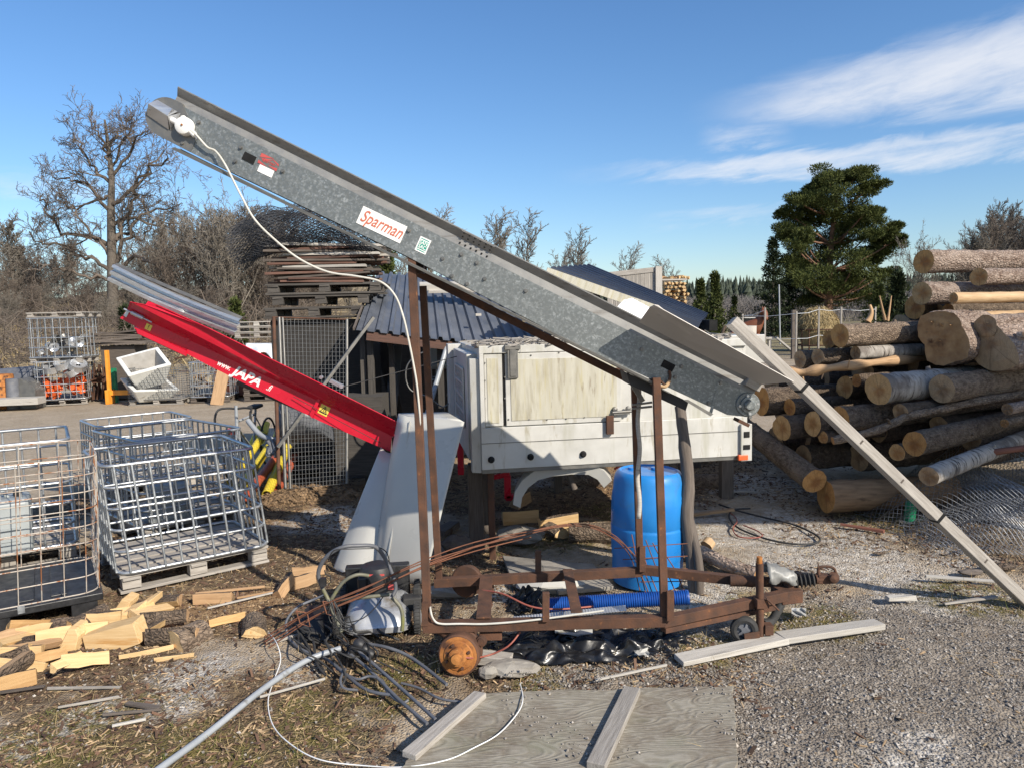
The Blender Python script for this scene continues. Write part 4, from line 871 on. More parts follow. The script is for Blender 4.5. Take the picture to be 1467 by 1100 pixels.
# axle with brake drums
dc=at(657,938,4.02)
ax=(Vec((-.12,-1,.10))).normalized()
mb=MB(); mb.lathe([(.109,.010),(.098,.013),(.085,.014),(.08,.02),(.055,.024),(.05,.045),(.03,.05),(.028,.075),(0,.08)],dc,ax,40); dr=mb.build('brake_drum',MT['rustbright'],TT); mb=MB(); mb.lathe([(.06,-.10),(.115,-.095),(.118,-.06),(.118,.004),(.108,.012),(.104,.009)],dc,ax,40); mb.build('drum_rim',MT['rust'],dr)
for i in range(4):
    t=i*PI/2+.4; v1=ax.cross(Vec((0,0,1))).normalized(); v2=ax.cross(v1); mb=MB(); mb.lathe([(0,.02),(.009,.02),(.009,0)],dc+ax*.018+v1*.068*math.cos(t)+v2*.068*math.sin(t),ax,6,smooth=False); mb.build('wheel_bolt',MT['rust'],dr)
mb=MB(); mb.lathe([(.117,-.1),(.124,-.095),(.124,-.075),(.117,-.07)],dc,ax,40); mb.build('backing_plate',MT['rust'],dr)
mb=MB(); mb.tube([at(627,899,4.12),at(640,906,4.15),at(656,915,4.2)],[.028,.036,.04],12); mb.tube([dc-ax*.08,at(700,865,5.05)],.032,10); mb.build('axle',MT['rust'],TT)
mb=MB(); mb.box(at(703,909,4.14),(.13,.05,.045),rotz(-.03)); mb.build('axle_bracket',MT['rust'],TT,bevel=.003)
mb=MB(); mb.lathe([(0,.03),(.02,.03),(.022,.02),(.03,.018),(.032,0)],at(690,917,4.08),(-.1,-1,.1),16); mb.build('shock_bush',MT['rust'],TT)
mb=MB(); mb.beam(at(609,895,4.1),at(609,862,4.1),.035,.03,(0,1,0)); mb.build('end_plate',MT['rust'],TT)
dc2=at(668,832,4.95); mb=MB(); mb.lathe([(.05,-.05),(.105,-.05),(.11,0),(.10,.01),(0,.012)],dc2,(-.2,-1,.15),32); mb.lathe([(.0,.03),(.02,.03),(.02,0)],dc2,(-.2,-1,.15),12); mb.build('brake_drum',MT['rust'],TT)
mb=MB(); mb.box(at(695,842,4.92),(.12,.05,.06)); mb.build('axle_bracket',MT['rust'],TT,bevel=.003)
# flat strap hanging by right rear post
mb=MB(); P=[[at(912+dx,y,4.72) for dx in (0,6)] for y in range(550,748,6)]
for i,row in enumerate(P):
    for j,p in enumerate(row): p.x+=.006*math.sin(i*.5); p.y+=.01*math.sin(i*.35)
mb.grid([[list(p) for p in r] for r in P]); single(mb,'webbing_strap',MT['pale_wood'],'pale webbing strap hanging beside the rear post in front of the blue barrel','strap',solid=.003)
# ---------------------------------------------------------------- white box body behind
TH=rad(9); BU=Vec((math.cos(TH),math.sin(TH),0)); BN=Vec((math.sin(TH),-math.cos(TH),0)); BZ=Vec((0,0,1)); C0=at(690,672,6.0)
zb=C0.z; zt_=onplane(690,498,C0,BN).z; HB=zt_-zb; LB=(onplane(1068,640,C0,BN)-C0).dot(BU); DB=1.9
def bp(a,b,z): return C0+BU*a+BN*b+BZ*z
def bl(px,py,off=0.):
    d=onplane(px,py,C0+BN*off,BN)-C0; return d.dot(BU),d.z
RB=np.array([list(BU),list(-BN),[0,0,1]]).T
BT=thing('box_body','dirty white insulated truck box standing on timber legs behind the grey conveyor','truck box',C0+Vec((1,1,-zb)))
def bbox(a0,a1,z0,z1,t,mat,name,parent=BT,b0=0.,bev=.004):
    mb=MB(); c=bp((a0+a1)/2,b0+t/2,(z0+z1)/2); mb.box(c,(a1-a0,t,z1-z0),RB); return mb.build(name,MT[mat],parent,bevel=bev)
mb=MB(); mb.box(bp(LB/2,-DB/2,HB/2+.0),(LB,DB-.01,HB-.02),RB); mb.build('shell',MT['white'],BT,bevel=.01)
a1,z1=bl(700,612); zs=z1+.0
bbox(0,LB,0,zs,.03,'white','lower_panel')
bbox(0,LB,zs*.62,zs*.62+.006,.003,'galvdark','seam',BT,.03,0)
bbox(0,LB,-.035,0.0,.02,'galvdark','bottom_rail',BT,.0)
bbox(0,LB,HB-.05,HB+.012,.025,'white','top_rail',BT,.0)
bbox(0,.035,zs,HB-.05,.035,'white','corner_post')
d0=bl(700,560)[0]; d1=bl(719,560)[0]; e0=bl(726,560)[0]; e1=bl(884,560)[0]
zt1=HB-.055
bbox(.04,d1+.005,zs+.01,zt1,.012,'white','panel_frame'); bbox(.062,d1-.03,zs+.035,zt1-.035,.005,'algae','side_board',BT,.012,.001)
fr=bbox(e0-.012,e1+.03,zs+.008,zt1,.02,'white','hatch'); 
bbox(e0+.03,e1-.01,zs+.05,zt1-.05,.006,'algae','hatch_board',fr,.02,.001)
bbox(e0-.035,e0-.014,zs+.01,zt1,.006,'hole','gap')
x0=bl(733,500)[0]
mb=MB(); mb.box(bp(x0,.035,HB-.13),(.085,.022,.25),RB); mb.box(bp(x0,.03,HB-.005),(.13,.05,.035),RB); mb.box(bp(x0,.048,HB-.13),(.05,.01,.22),RB); mb.build('hinge',MT['galvdark'],BT,bevel=.003)
a2,z2=bl(871,607); mb=MB(); mb.box(bp(a2,.055,z2),(.062,.03,.155),RB); mb.build('latch_keeper',MT['rust'],BT,bevel=.003)
a3,z3=bl(888,589); mb=MB(); mb.tube([bp(a3-.08,.05,z3),bp(a3+.1,.05,z3+.005)],.012,8); mb.box(bp(a3,.045,z3-.01),(.14,.02,.02),RB)
for dx in (-.055,.06): mb.lathe([(0,.03),(.02,.025),(.022,0)],bp(a3+dx,.03,z3+.025),BN,12)
mb.build('latch_handle',MT['galvdark'],BT)
a4,z4=bl(884,528); mb=MB(); mb.box(bp(a4+.01,.03,z4),(.06,.03,.015),RB); mb.box(bp(a4+.04,.03,z4-.0),(.02,.05,.04),RB); mb.build('latch',MT['rust'],BT)
for (x,y) in ((703,657),(759,653),(834,649)):
    a,z=bl(x,y); mb=MB(); mb.lathe([(0,.03),(.016,.03),(.02,.02),(.028,.01),(.028,0)],bp(a,.03,z),BN,12); mb.build('bolt',MT['hole'],BT)
for (x,y) in [(694,520),(694,545),(694,570),(694,600),(723,540),(723,570),(728,600),(757,600),(783,600),(810,599),(836,597),(800,505),(832,503),(760,509),(850,503)]:
    a,z=bl(x,y); mb=MB(); mb.lathe([(0,.006),(.007,.005),(.008,0)],bp(a,.021,z),BN,8); mb.build('rivet',MT['galvdark'],BT)
# tail corner
a5=LB; mb=MB(); mb.box(bp(LB-.02,.03,.12),(.10,.06,.32),RB); mb.build('corner_bracket',MT['white'],BT,bevel=.004)
mb=MB(); mb.box(bp(LB-.02,.063,.19),(.05,.006,.05),RB); mb.build('bracket_slot',MT['hole'],BT); mb=MB(); mb.box(bp(LB-.02,.063,.08),(.06,.006,.04),RB); mb.build('bracket_slot',MT['hole'],BT)
mb=MB(); mb.box(bp(LB-.05,.05,-.01),(.09,.03,.05),RB); mb.build('side_lamp',MT['orange'],BT,bevel=.008)
# left end: door posts and cooling unit with grille
EN=-BU
def ep(d,o,z): return C0-BN*d-BU*o+BZ*z     # d depth from front edge, o out
RE=np.array([list(BN),list(BU),[0,0,1]]).T
def ebox(d0,d1,o0,o1,z0,z1,mat,name,par=BT,bev=.005):
    mb=MB(); c=ep((d0+d1)/2,(o0+o1)/2,(z0+z1)/2); mb.box(c,(d1-d0,o1-o0,z1-z0),RE); return mb.build(name,MT[mat],par,bevel=bev)
mb=MB(); mb.prism([ep(-.005,.0,-.03),ep(-.005,.0,HB-.09),ep(.02,.075,HB-.09),ep(.02,.075,-.03)],-BN*.1); mb.build('end_post',MT['white'],BT,bevel=.004)
cu=ebox(.16,1.5,0.0,.085,.05,HB-.06,'white','cooling_unit')
ebox(1.52,1.75,0,.14,-.02,HB-.02,'white','end_post')
gl=ebox(.40,1.15,.085,.09,.30,.80,'hole','grille',cu,0)
mb=MB()
for i in range(16):
    for s in (-1,1):
        d=.40+.75*(i/15); 
        p=[ep(min(max(d-.12*s,.40),1.15),.094,.30),ep(min(max(d+.12*s,.40),1.15),.094,.80)]; mb.beam(p[0],p[1],.008,.006,BU)
for zz in (.30,.425,.55,.675,.80): mb.beam(ep(.38,.097,zz),ep(1.17,.097,zz),.02,.01,BU)
mb.beam(ep(.38,.097,.30),ep(.38,.097,.8),.02,.01,BU); mb.beam(ep(1.17,.097,.30),ep(1.17,.097,.8),.02,.01,BU)
mb.build('grille_bars',MT['white'],gl)
# legs
for (x,yb,Y,wd,mat) in ((684,793,6.3,.13,'dark_wood'),(706,800,6.05,.055,'rust'),(696,780,6.9,.12,'dark_wood'),(1040,745,7.9,.13,'dark_wood')):
    b=at(x,yb,Y); b.z=-.03; mb=MB(); mb.beam(b,Vec((b.x,b.y,zb-.01)),wd,wd,(0,1,0)); mb.build('leg',MT[mat],BT,bevel=.006)
# mudguard arch
mb=MB(); pts=[(735,722),(738,704),(748,688),(765,675),(790,668.5),(820,665.5),(850,666),(865,674),(876,688)]
P=[]
for (x,y) in pts:
    c=at(x,y,6.15); ic=at(x+(805-x)*.15,y+(735-y)*.15+3,6.17); P.append([list(ic),list(c),list(c+Vec((0,.04,.012))),list(c+Vec((0.02,.26,.012)))])
mb.grid(P,smooth=False); mb.build('mudguard',MT['sheet'],BT,solid=.006)
mb=MB(); mb.tube([at(812,668,6.3),at(823,700,6.3)],.03,8); mb.build('mudguard_stay',MT['dark_wood'],BT)
# debris on its roof (countless twigs and dead moss)
mb=MB()
for i in range(520):
    a=R_.uniform(.0,LB*.95); b=-abs(R_.gauss(0,.35)); p=bp(a,max(b,-1.7),HB+.012+R_.random()*.035); d=Vec((R_.gauss(0,1),R_.gauss(0,1),R_.gauss(0,.12))).normalized(); L=R_.uniform(.04,.28)
    mb.tube([p-d*L/2,p+Vec((0,0,.01)),p+d*L/2],R_.uniform(.002,.007),3,cap=False)
for i in range(260):
    a=R_.uniform(.0,LB*.9); b=-abs(R_.gauss(0,.3)); mb.box(bp(a,max(b,-1.6),HB+.012),(R_.uniform(.02,.14),R_.uniform(.02,.08),R_.uniform(.01,.03)),rotz(R_.random()*6),jit=.02)
tag(mb.build('roof_debris',MT['grey_wood']),'dead twigs and crusted moss lying along the top of the white box','debris',None,'stuff')
# ---------------------------------------------------------------- white covers leaning
def quadgrid(pts,n,m,curve=0.,axis=Vec((0,-1,0))):
    a,b,c,d=[Vec(p) for p in pts]; P=[]
    for i in range(n+1):
        r=[]
        for j in range(m+1):
            u=j/m;v=i/n; p=a.lerp(b,u).lerp(d.lerp(c,u),v)+axis*(curve*4*u*(1-u)); r.append(list(p))
        P.append(r)
    return P
t=thing('plastic_cover','tall pale plastic cover standing upright behind the left post','cover',gr(570,835))
b0=at(549,832,5.62);b1=at(608,834,5.40);t0=at(587,597,5.9);t1=at(665,604,5.62)
def shell(secs,n,name,par):
    # secs: list of (top point, bottom point) across the width; one smooth curved skin
    tops=smooth_path([q[0] for q in secs],5); bots=smooth_path([q[1] for q in secs],5); P=[]
    for i in range(n+1):
        v=i/n; P.append([list(a_.lerp(b_,v)+Vec((0,-.035*math.sin(v*PI),0))) for a_,b_ in zip(tops,bots)])
    mb=MB(); mb.grid(P); return mb.build(name,MT['sheet'],par,solid=.006)
shell([(at(571,592,6.06),at(531,828,5.80)),(at(578,594,5.94),at(540,831,5.66)),(at(590,597,5.88),at(553,833,5.58)),(at(630,600,5.76),at(582,835,5.46)),(at(665,604,5.64),at(608,836,5.38))],14,'shell',t)
mb=MB(); mb.grid(quadgrid([at(572,592,6.07),at(640,590,6.3),at(664,604,5.66),at(590,597.5,5.9)],3,4,.0)); mb.build('top_face',MT['sheet'],t,solid=.004)
mb=MB(); mb.beam(at(587,603,5.86),at(551,828,5.56),.012,.004); mb.build('edge_fold',MT['sheet'],t)
t=thing('plastic_cover','grey-white narrow plastic cover slanting to the left behind the mower handle','cover',gr(490,838))
shell([(at(546,640,6.26),at(468,838,5.86)),(at(555,648,6.17),at(480,841,5.76)),(at(568,648,6.12),at(500,843,5.70)),(at(586,644,6.12),at(528,843,5.70))],12,'shell',t)
# ---------------------------------------------------------------- red conveyor
YJ=6.3
RA=at(186,454,YJ); RBp=at(556,634,YJ-.02); RU=(RBp-RA).normalized(); RV=Vec((-RU.z,RU.y*0,RU.x)).normalized(); RW=Vec((0,1,0))
def rl(px,py): d=at(px,py,YJ)-RA; return d.dot(RU),d.dot(RV)
def rv(u,v,w): return RA+RU*u+RV*v+RW*w
def rp_(px,py,w=0.): u,v=rl(px,py); return rv(u,v,w)
JT=thing('red_conveyor','red painted steel firewood conveyor trough sloping down behind the white covers','conveyor',gr(400,700))
rp2=rp_
near=[(172,456),(181,446),(196,450),(300,498),(460,573),(562,624),(560,646),(460,603),(300,524)]
mb=MB(); mb.prism([rp2(*q) for q in near],RW*.006); wall=mb.build('side_wall',MT['red'],JT)
va=rp_(181,446,.004); vb=rp_(564,625,.004); YT=YJ-.185
topl=[at(186,433,YT),at(208,437,YT),at(212,432,YT+.02),at(224,437,YT),at(300,471,YT),at(460,550,YT),at(568,604,YT)]
up_=[va]+topl[:1]+topl[1:]+[vb]; nn=(topl[5]-va).cross(vb-va).normalized(); mb=MB(); mb.prism(up_,nn*.005); mb.build('cover_plate',MT['red'],JT)
mb=MB(); mb.tube(topl[4:],.005,6); mb.tube([topl[3],topl[4]],.005,6); mb.build('cover_lip',MT['red'],JT)
mb=MB(); mb.prism([rp2(185,452,.006),rp2(560,628,.006),rp2(560,628,.006)+RW*.24,rp2(185,452,.006)+RW*.24],RV*-.006); mb.build('trough_floor',MT['red'],JT)
mb=MB(); mb.prism([rp2(192,468,-.0),rp2(196,478),rp2(262,509),rp2(270,500)],RW*.05); mb.prism([rp2(196,470,-.02),rp2(199,478,-.02),rp2(268,510,-.02),rp2(268,503,-.02)],RW*.02); mb.build('under_flange',MT['red'],JT)
mb=MB(); mb.tube([rp2(193,448,-.05),rp2(210,456,-.05)],.018,14); mb.tube([rp2(182,443,-.05),rp2(222,462,-.05)],.008,8); mb.build('tension_roller',MT['alu'],JT)
mb=MB(); mb.prism([rp2(177,452,-.004),rp2(184,442,-.004),rp2(187,444,-.004),rp2(181,455,-.004)],RW*.1); mb.build('end_plate',MT['alu'],JT)
mb=MB(); mb.prism([rp2(266,487,-.012),rp2(272,481,-.012),rp2(276,484,-.012),rp2(269,490,-.012)],RW*.03); mb.build('tab',MT['red'],JT)
def jplate(px,py,w,h,mat,name,rot=0.):
    u,v=rl(px,py); x=RU*math.cos(rot)+RV*math.sin(rot); z=RV*math.cos(rot)-RU*math.sin(rot); mb=MB(); mb.box(rv(u,v,-.002),(w,.002,h),np.array([list(x),[0,1,0],list(z)]).T); return mb.build(name,MT[mat],JT),rv(u,v,-.0035),x,z
s,o,x,z=jplate(213,469,.052,.052,'signyel','warning_sticker'); text_obj('!',o,x,z,.05,MT['ink'],s)
s,o,x,z=jplate(465,587,.085,.085,'signyel','warning_sticker')
mb=MB()
for (a,b) in (((-.032,-.026),(.032,-.026)),((.032,-.026),(0,.032)),((0,.032),(-.032,-.026))): mb.beam(o+x*a[0]+z*a[1],o+x*b[0]+z*b[1],.006,.002,(0,1,0))
mb.beam(o+x*-.004+z*-.014,o+x*.002+z*.016,.006,.002,(0,1,0)); mb.beam(o+x*.004+z*-.016,o+x*.016+z*-.004,.005,.002,(0,1,0)); mb.build('symbol',MT['ink'],s)
def jtext(txt,px,py,h,sx=1.,sh=.3,b=.003,al='LEFT'):
    u,v=rl(px,py); text_obj(txt,rv(u,v,-.001),RU,RV,h,MT['signwhite'],wall,'lettering',shear=sh,sx=sx,bold=b,align=al)
jtext('www.',312,519,.072,.72,.3,.001); jtext('JAPA',335,530,.118,1.0,.3,.0042); jtext('.fi',383,554,.08,.7,.3,.001)
# joint bracket, clamp, support rods
mb=MB(); mb.prism([rp2(445,592,-.03),rp2(461,563,-.03),rp2(466,560,-.03),rp2(455,585,-.03),rp2(449,598,-.03)],RW*.03); mb.build('joint_bracket',MT['red'],JT)
mb=MB(); mb.box(rp2(476,555,.1)+RV*.03,(.11,.05,.03),np.array([list(RU),[0,1,0],list(RV)]).T); mb.lathe([(0,.03),(.02,.03),(.02,0)],rp2(486,558,.06)+RV*.03,(0,-1,0),10); mb.lathe([(0,.03),(.016,.03),(.016,0)],rp2(455,546,.1)+RV*.03,(0,-1,0),10); mb.build('hinge_clamp',MT['alu'],JT)
mb=MB(); mb.beam(at(340,548,6.5),at(444,592,6.45),.03,.03); mb.beam(at(440,588,6.4),at(461,592,6.4),.04,.04); mb.build('strut',MT['dark_wood'],JT)
mb=MB(); mb.tube([at(488,555,6.4),at(680,504,7.2)],.004,5); mb.tube([at(420,568,6.26),at(545,634,6.2)],.003,5); single(mb,'wire',MT['rubber'],'thin taut wire running from the red conveyor clamp towards the shed','wire')
# ribbed grey sheet lying on top
t=thing('ribbed_sheet','bundle of shiny grey ribbed metal sheet lying across the head of the red conveyor','metal sheet',at(250,470,6.4))
mb=MB()
pa=at(160,392,6.55); pb2=at(341,470,6.35)
x=(pb2-pa).normalized(); y=Vec((0,1,0)); z=x.cross(y)*-1; z=Vec((-x.z,0,x.x)).normalized(); prof=[(-.062,.0),(-.056,-.035),(-.036,-.04),(-.026,.004),(-.010,.004),(-.002,-.036),(.016,-.04),(.026,.004),(.042,.004),(.05,-.036),(.066,-.035),(.072,.0)]
L=(pb2-pa).length; P=[]
for i in range(12):
    s=i/11; r=[]
    for (v,w) in prof: 
        k=1-.45*(1-s)*0; r.append(list(pa+x*(L*s)+z*(v*1.15-.045*0)+y*w+z*(-.02*math.sin(s*PI))))
    P.append(r)
mb.grid(P,smooth=False); mb.build('face_sheet',MT['alu'],t,solid=.003)
mb=MB(); P=[]
for i in range(12):
    s=i/11; P.append([list(pa+x*(L*s)+z*(.078)+y*(-.01)),list(pa+x*(L*s)+z*(.10)+y*.02),list(pa+x*(L*s)+z*.06+y*.22)])
mb.grid(P,smooth=False); mb.build('top_sheet',MT['galvdark'],t,solid=.003)
mb=MB(); pc=at(166,406,6.5); pd=at(262,444,6.4); mb.grid(quadgrid([pc,pd,at(268,452,6.42),at(196,424,6.5)],3,8,.0)); mb.build('loose_strip',MT['alu'],t,solid=.003)
# ---------------------------------------------------------------- pallets and cages
def pallet(mb,o,ux,uy,L,Wd,h=.144,jit=.006,bottom=True,nb=5):
    ux=Vec(ux).normalized(); uy=Vec(uy).normalized(); Z=Vec((0,0,1)); Rm=np.array([list(ux),list(uy),[0,0,1]]).T
    o=Vec(o)
    for i in range(nb):
        w=(Wd/nb)*.78; c=o+ux*L/2+uy*(Wd*(i+.5)/nb)+Z*(h-.011); mb.box(c,(L,w,.022),Rm,jit=jit)
    for a in (0.07,.5,.93):
        mb.box(o+ux*L*a+uy*Wd/2+Z*(h-.033),(.12,Wd,.022),Rm,jit=jit)
        for b in (.07,.5,.93): mb.box(o+ux*L*a+uy*Wd*b+Z*(h*.52),(.13,.1,.085),Rm,jit=jit)
    if bottom:
        for b in (.07,.5,.93): mb.box(o+ux*L/2+uy*Wd*b+Z*.014,(L,.1,.022),Rm,jit=jit)
def cage_wires(mb,o,ux,uy,L,Wd,z0,z1,nr,sx,sy,r,rv,cr=.09,lean=(0,0),dbl=True,bulge=0.,skip=()):
    ux=Vec(ux).normalized(); uy=Vec(uy).normalized(); o=Vec(o)
    def P(a,b,z):
        k=(z-z0)/(z1-z0); return o+ux*a+uy*b+Vec((lean[0]*k,lean[1]*k,z))
    for i in range(nr):
        z=z0+(z1-z0)*i/(nr-1); pts=[]; bu=bulge*(1 if i%2 else .3) if 0<i<nr-1 else 0
        for (ca,cb,t0) in ((L-cr,cr,-90),(L-cr,Wd-cr,0),(cr,Wd-cr,90),(cr,cr,180)):
            for k in range(5):
                t=rad(t0+k*22.5); pts.append(P(ca+(cr+bu)*math.cos(t)*1.,cb+(cr+bu)*math.sin(t),z))
        mb.tube(pts,r*(1.25 if i in(0,nr-1) else 1.),6,closed=True,cap=False)
    nxv=sx; nyv=sy
    for i in range(nxv):
        a=L*(i+.6)/(nxv+.2)
        for b in (0,Wd):
            if ('x',i,b>0) in skip: continue
            mb.tube([P(a,b-(r if b==0 else -r),z0),P(a,b-(r if b==0 else -r),(z0+z1)/2),P(a,b-(r if b==0 else -r),z1)],rv,5,cap=False)
    for i in range(nyv):
        b=Wd*(i+.6)/(nyv+.2)
        for a in (0,L): mb.tube([P(a-(r if a==0 else -r),b,z0),P(a,b,z1)],rv,5,cap=False)
    return P
def ibc(label,P0,P1,P2,z1,group=None,nr=6,pal='grey_wood',r=.0115,lean=(0,0),tubemat='tube',nx=9,ny=8,h=.144,rv=None,cr=.09,bulge=0.,palname='pallet'):
    P0=Vec((P0[0],P0[1],0));P1=Vec((P1[0],P1[1],0));P2=Vec((P2[0],P2[1],0))
    ux=(P1-P0); uy=(P2-P0); L=ux.length; Wd=uy.length
    uxn=ux.normalized(); uyp=Vec((-uxn.y,uxn.x,0)); 
    if uyp.dot(uy)<0: uyp=-uyp
    t=thing('wire_cage',label,'cage',P0,group)
    mb=MB(); cage_wires(mb,P0,uxn,uyp,L,Wd,h+.015,z1,nr,nx,ny,r,rv or r*.85,cr,lean,bulge=bulge); mb.build('cage_frame',MT[tubemat],t)
    mb=MB(); pallet(mb,P0,uxn,uyp,L,Wd,h); mb.build(palname,MT[pal],t,bevel=.003)
    return t,uxn,uyp,L,Wd
G='empty tube cages at the left of the yard'
t,ux,uy,L,Wd=ibc('nearest empty grey tube cage on a wooden pallet, middle of the yard at left',gr(174,853),gr(387,806),gr(142,806),.965,G,lean=(-.085,.02))
# dark foot tube round the base
ibc('tube cage at the back of the group, farthest left behind the nearest cage',(-4.7,8.3),(-3.92,9.0),(-5.3,8.95),.86,G,nx=8,ny=7)
ibc('tube cage squeezed in the middle with a pale canister standing inside',(-3.35,6.55),(-2.68,7.28),(-4.1,7.5),.955,G,nx=9,ny=9)
c4=ibc('grey tube cage behind the rusty mesh cage at the left edge',(-4.62,5.66),(-3.76,6.2),(-5.2,6.5),1.05,G,nx=7,ny=8)
# loose planks and canisters inside cages
def canister(label,c,yaw,w,d,h,group=None):
    c=Vec(c); t=thing('canister',label,'canister',c,group); mb=MB(); mb.box(c+Vec((0,0,h/2)),(w,d,h),rotz(yaw)); b=mb.build('body',MT['canister'],t,bevel=.035)
    Rz=rotz(yaw); mb=MB(); 
    q=lambda x,y,z: c+Vec(Rz@np.array([x,y,z]))
    mb.tube([q(-w*.25,0,h-.01),q(-w*.22,0,h+.045),q(w*.2,0,h+.045),q(w*.25,0,h-.01)],.018,8); mb.build('handle',MT['canister'],t)
    mb=MB(); mb.lathe([(.032,0),(.032,.05),(0,.052)],q(w*.36,0,h-.005),(0,0,1),14); mb.build('cap',MT['black'],t)
    mb=MB()
    for z in (.3,.5,.7): mb.box(q(0,-d/2-.002,h*z),(w*.7,.01,.02),Rz)
    mb.build('ribs',MT['canister'],t)
    return t
g=Vec((-3.32,6.95,.15)); canister('pale grey plastic canister inside the middle tube cage',g,.5,.36,.3,.36)
g=Vec((-4.33,5.95,.15)); canister('dark-sided grey canister inside the cage at the left edge',g,.55,.62,.4,.46)
# rusty thin-wire cage on black plastic pallet (left edge)
FR=Vec((-2.9,5.0,0)); dx=Vec((-.85,-.54,0)).normalized(); L=1.2; Wd=.95; o=FR+dx*L; ux=-dx; uy=Vec((-ux.y,ux.x,0))
t=thing('wire_cage','rusty thin-wire mesh cage with rounded corners on a black plastic pallet at the left edge','cage',o)
mb=MB(); cage_wires(mb,o,ux,uy,L,Wd,.17,1.11,9,9,8,.0042,.0038,.12,(.04,0.02)); 
for a in (.28,.52,.93): cage_wires(mb,o,ux,uy,L,Wd,.17,1.11,2,1,1,.004,.004,.12,(.04,.02))
mb.build('cage_frame',MT['rustwire'],t)
mb=MB()
for k in range(26):
    z=.2+.9*R_.random(); p=o+ux*(L-.01)+uy*(.06+.03*R_.random())+Vec((.03*(z-.17),0,z)); mb.tube([p,p+Vec((R_.gauss(0,.02),R_.gauss(0,.02),.08))],.003,4,cap=False)
mb.tube([o+ux*L+uy*.1+Vec((0,0,.72)),o+ux*(L+.015)+uy*.14+Vec((0,0,.6)),o+ux*L+uy*.12+Vec((0,0,.46))],.008,5); tw=mb.build('corner_ties',MT['greyplas'],t)
mb=MB(); Rz=np.array([list(ux),list(uy),[0,0,1]]).T
mb.box(o+ux*L/2+uy*Wd/2+Vec((0,0,.135)),(L+.04,Wd+.04,.05),Rz)
for a in (.08,.5,.92):
    mb.box(o+ux*L*a+uy*Wd/2+Vec((0,0,.06)),(.16,Wd+.02,.11),Rz)
for a in (.2,.36,.64,.8): 
    mb.box(o+ux*L*a+uy*Wd/2+Vec((0,0,.163)),(.1,Wd*.8,.012),Rz)
pp=mb.build('pallet',MT['black'],t,bevel=.012)
mb=MB(); mb.box(o+ux*(L*.62)-uy*.024+Vec((0,0,.15)),(.04,.008,.05),Rz); mb.build('clip',MT['tube'],pp)
# ---------------------------------------------------------------- split firewood at left
def wedge(mb,c,L,r,a0,a1,Rm,mi_side=0,nseg=4):
    # sector-shaped split log, length along x
    pol=[(0,0)]+[(r*math.cos(a0+(a1-a0)*i/nseg),r*math.sin(a0+(a1-a0)*i/nseg)) for i in range(nseg+1)]
    cen=np.array(pol).mean(0); pol=[(p[0]-cen[0],p[1]-cen[1]) for p in pol]; n=len(pol); off=NR.random(3)*20
    xs=np.linspace(-L/2,L/2,4); v=[]
    for x in xs:
        k=1+.06*NR.normal()*(.4); 
        for (y,z) in pol: v.append((x+NR.normal()*.003,y*k+NR.normal()*.003,z*k+NR.normal()*.003))
    v=np.array(v); Rm=np.array(Rm); f=[];mi=[]
    for i in range(3):
        for j in range(n):
            j2=(j+1)%n; f.append((i*n+j,i*n+j2,(i+1)*n+j2,(i+1)*n+j)[::-1]); mi.append(0 if j in(0,n-1) else 1)
    rv=R_.random(); w=v@Rm.T+np.array(list(c)); mb.add(w,f,mi,v+off,rv)
    for s,rg in ((0,range(n)),(3*n,range(n))):
        ids=[s+j for j in rg]; vv=w[ids]; ll=v[ids]*np.array([0.02,1,1])+off; mb.add(vv,[tuple(range(n)) if s==0 else tuple(range(n))[::-1]],0,ll,rv)
    return mb
def rot3(y,p,r): return rotz(y)@roty(p)@rotx(r)
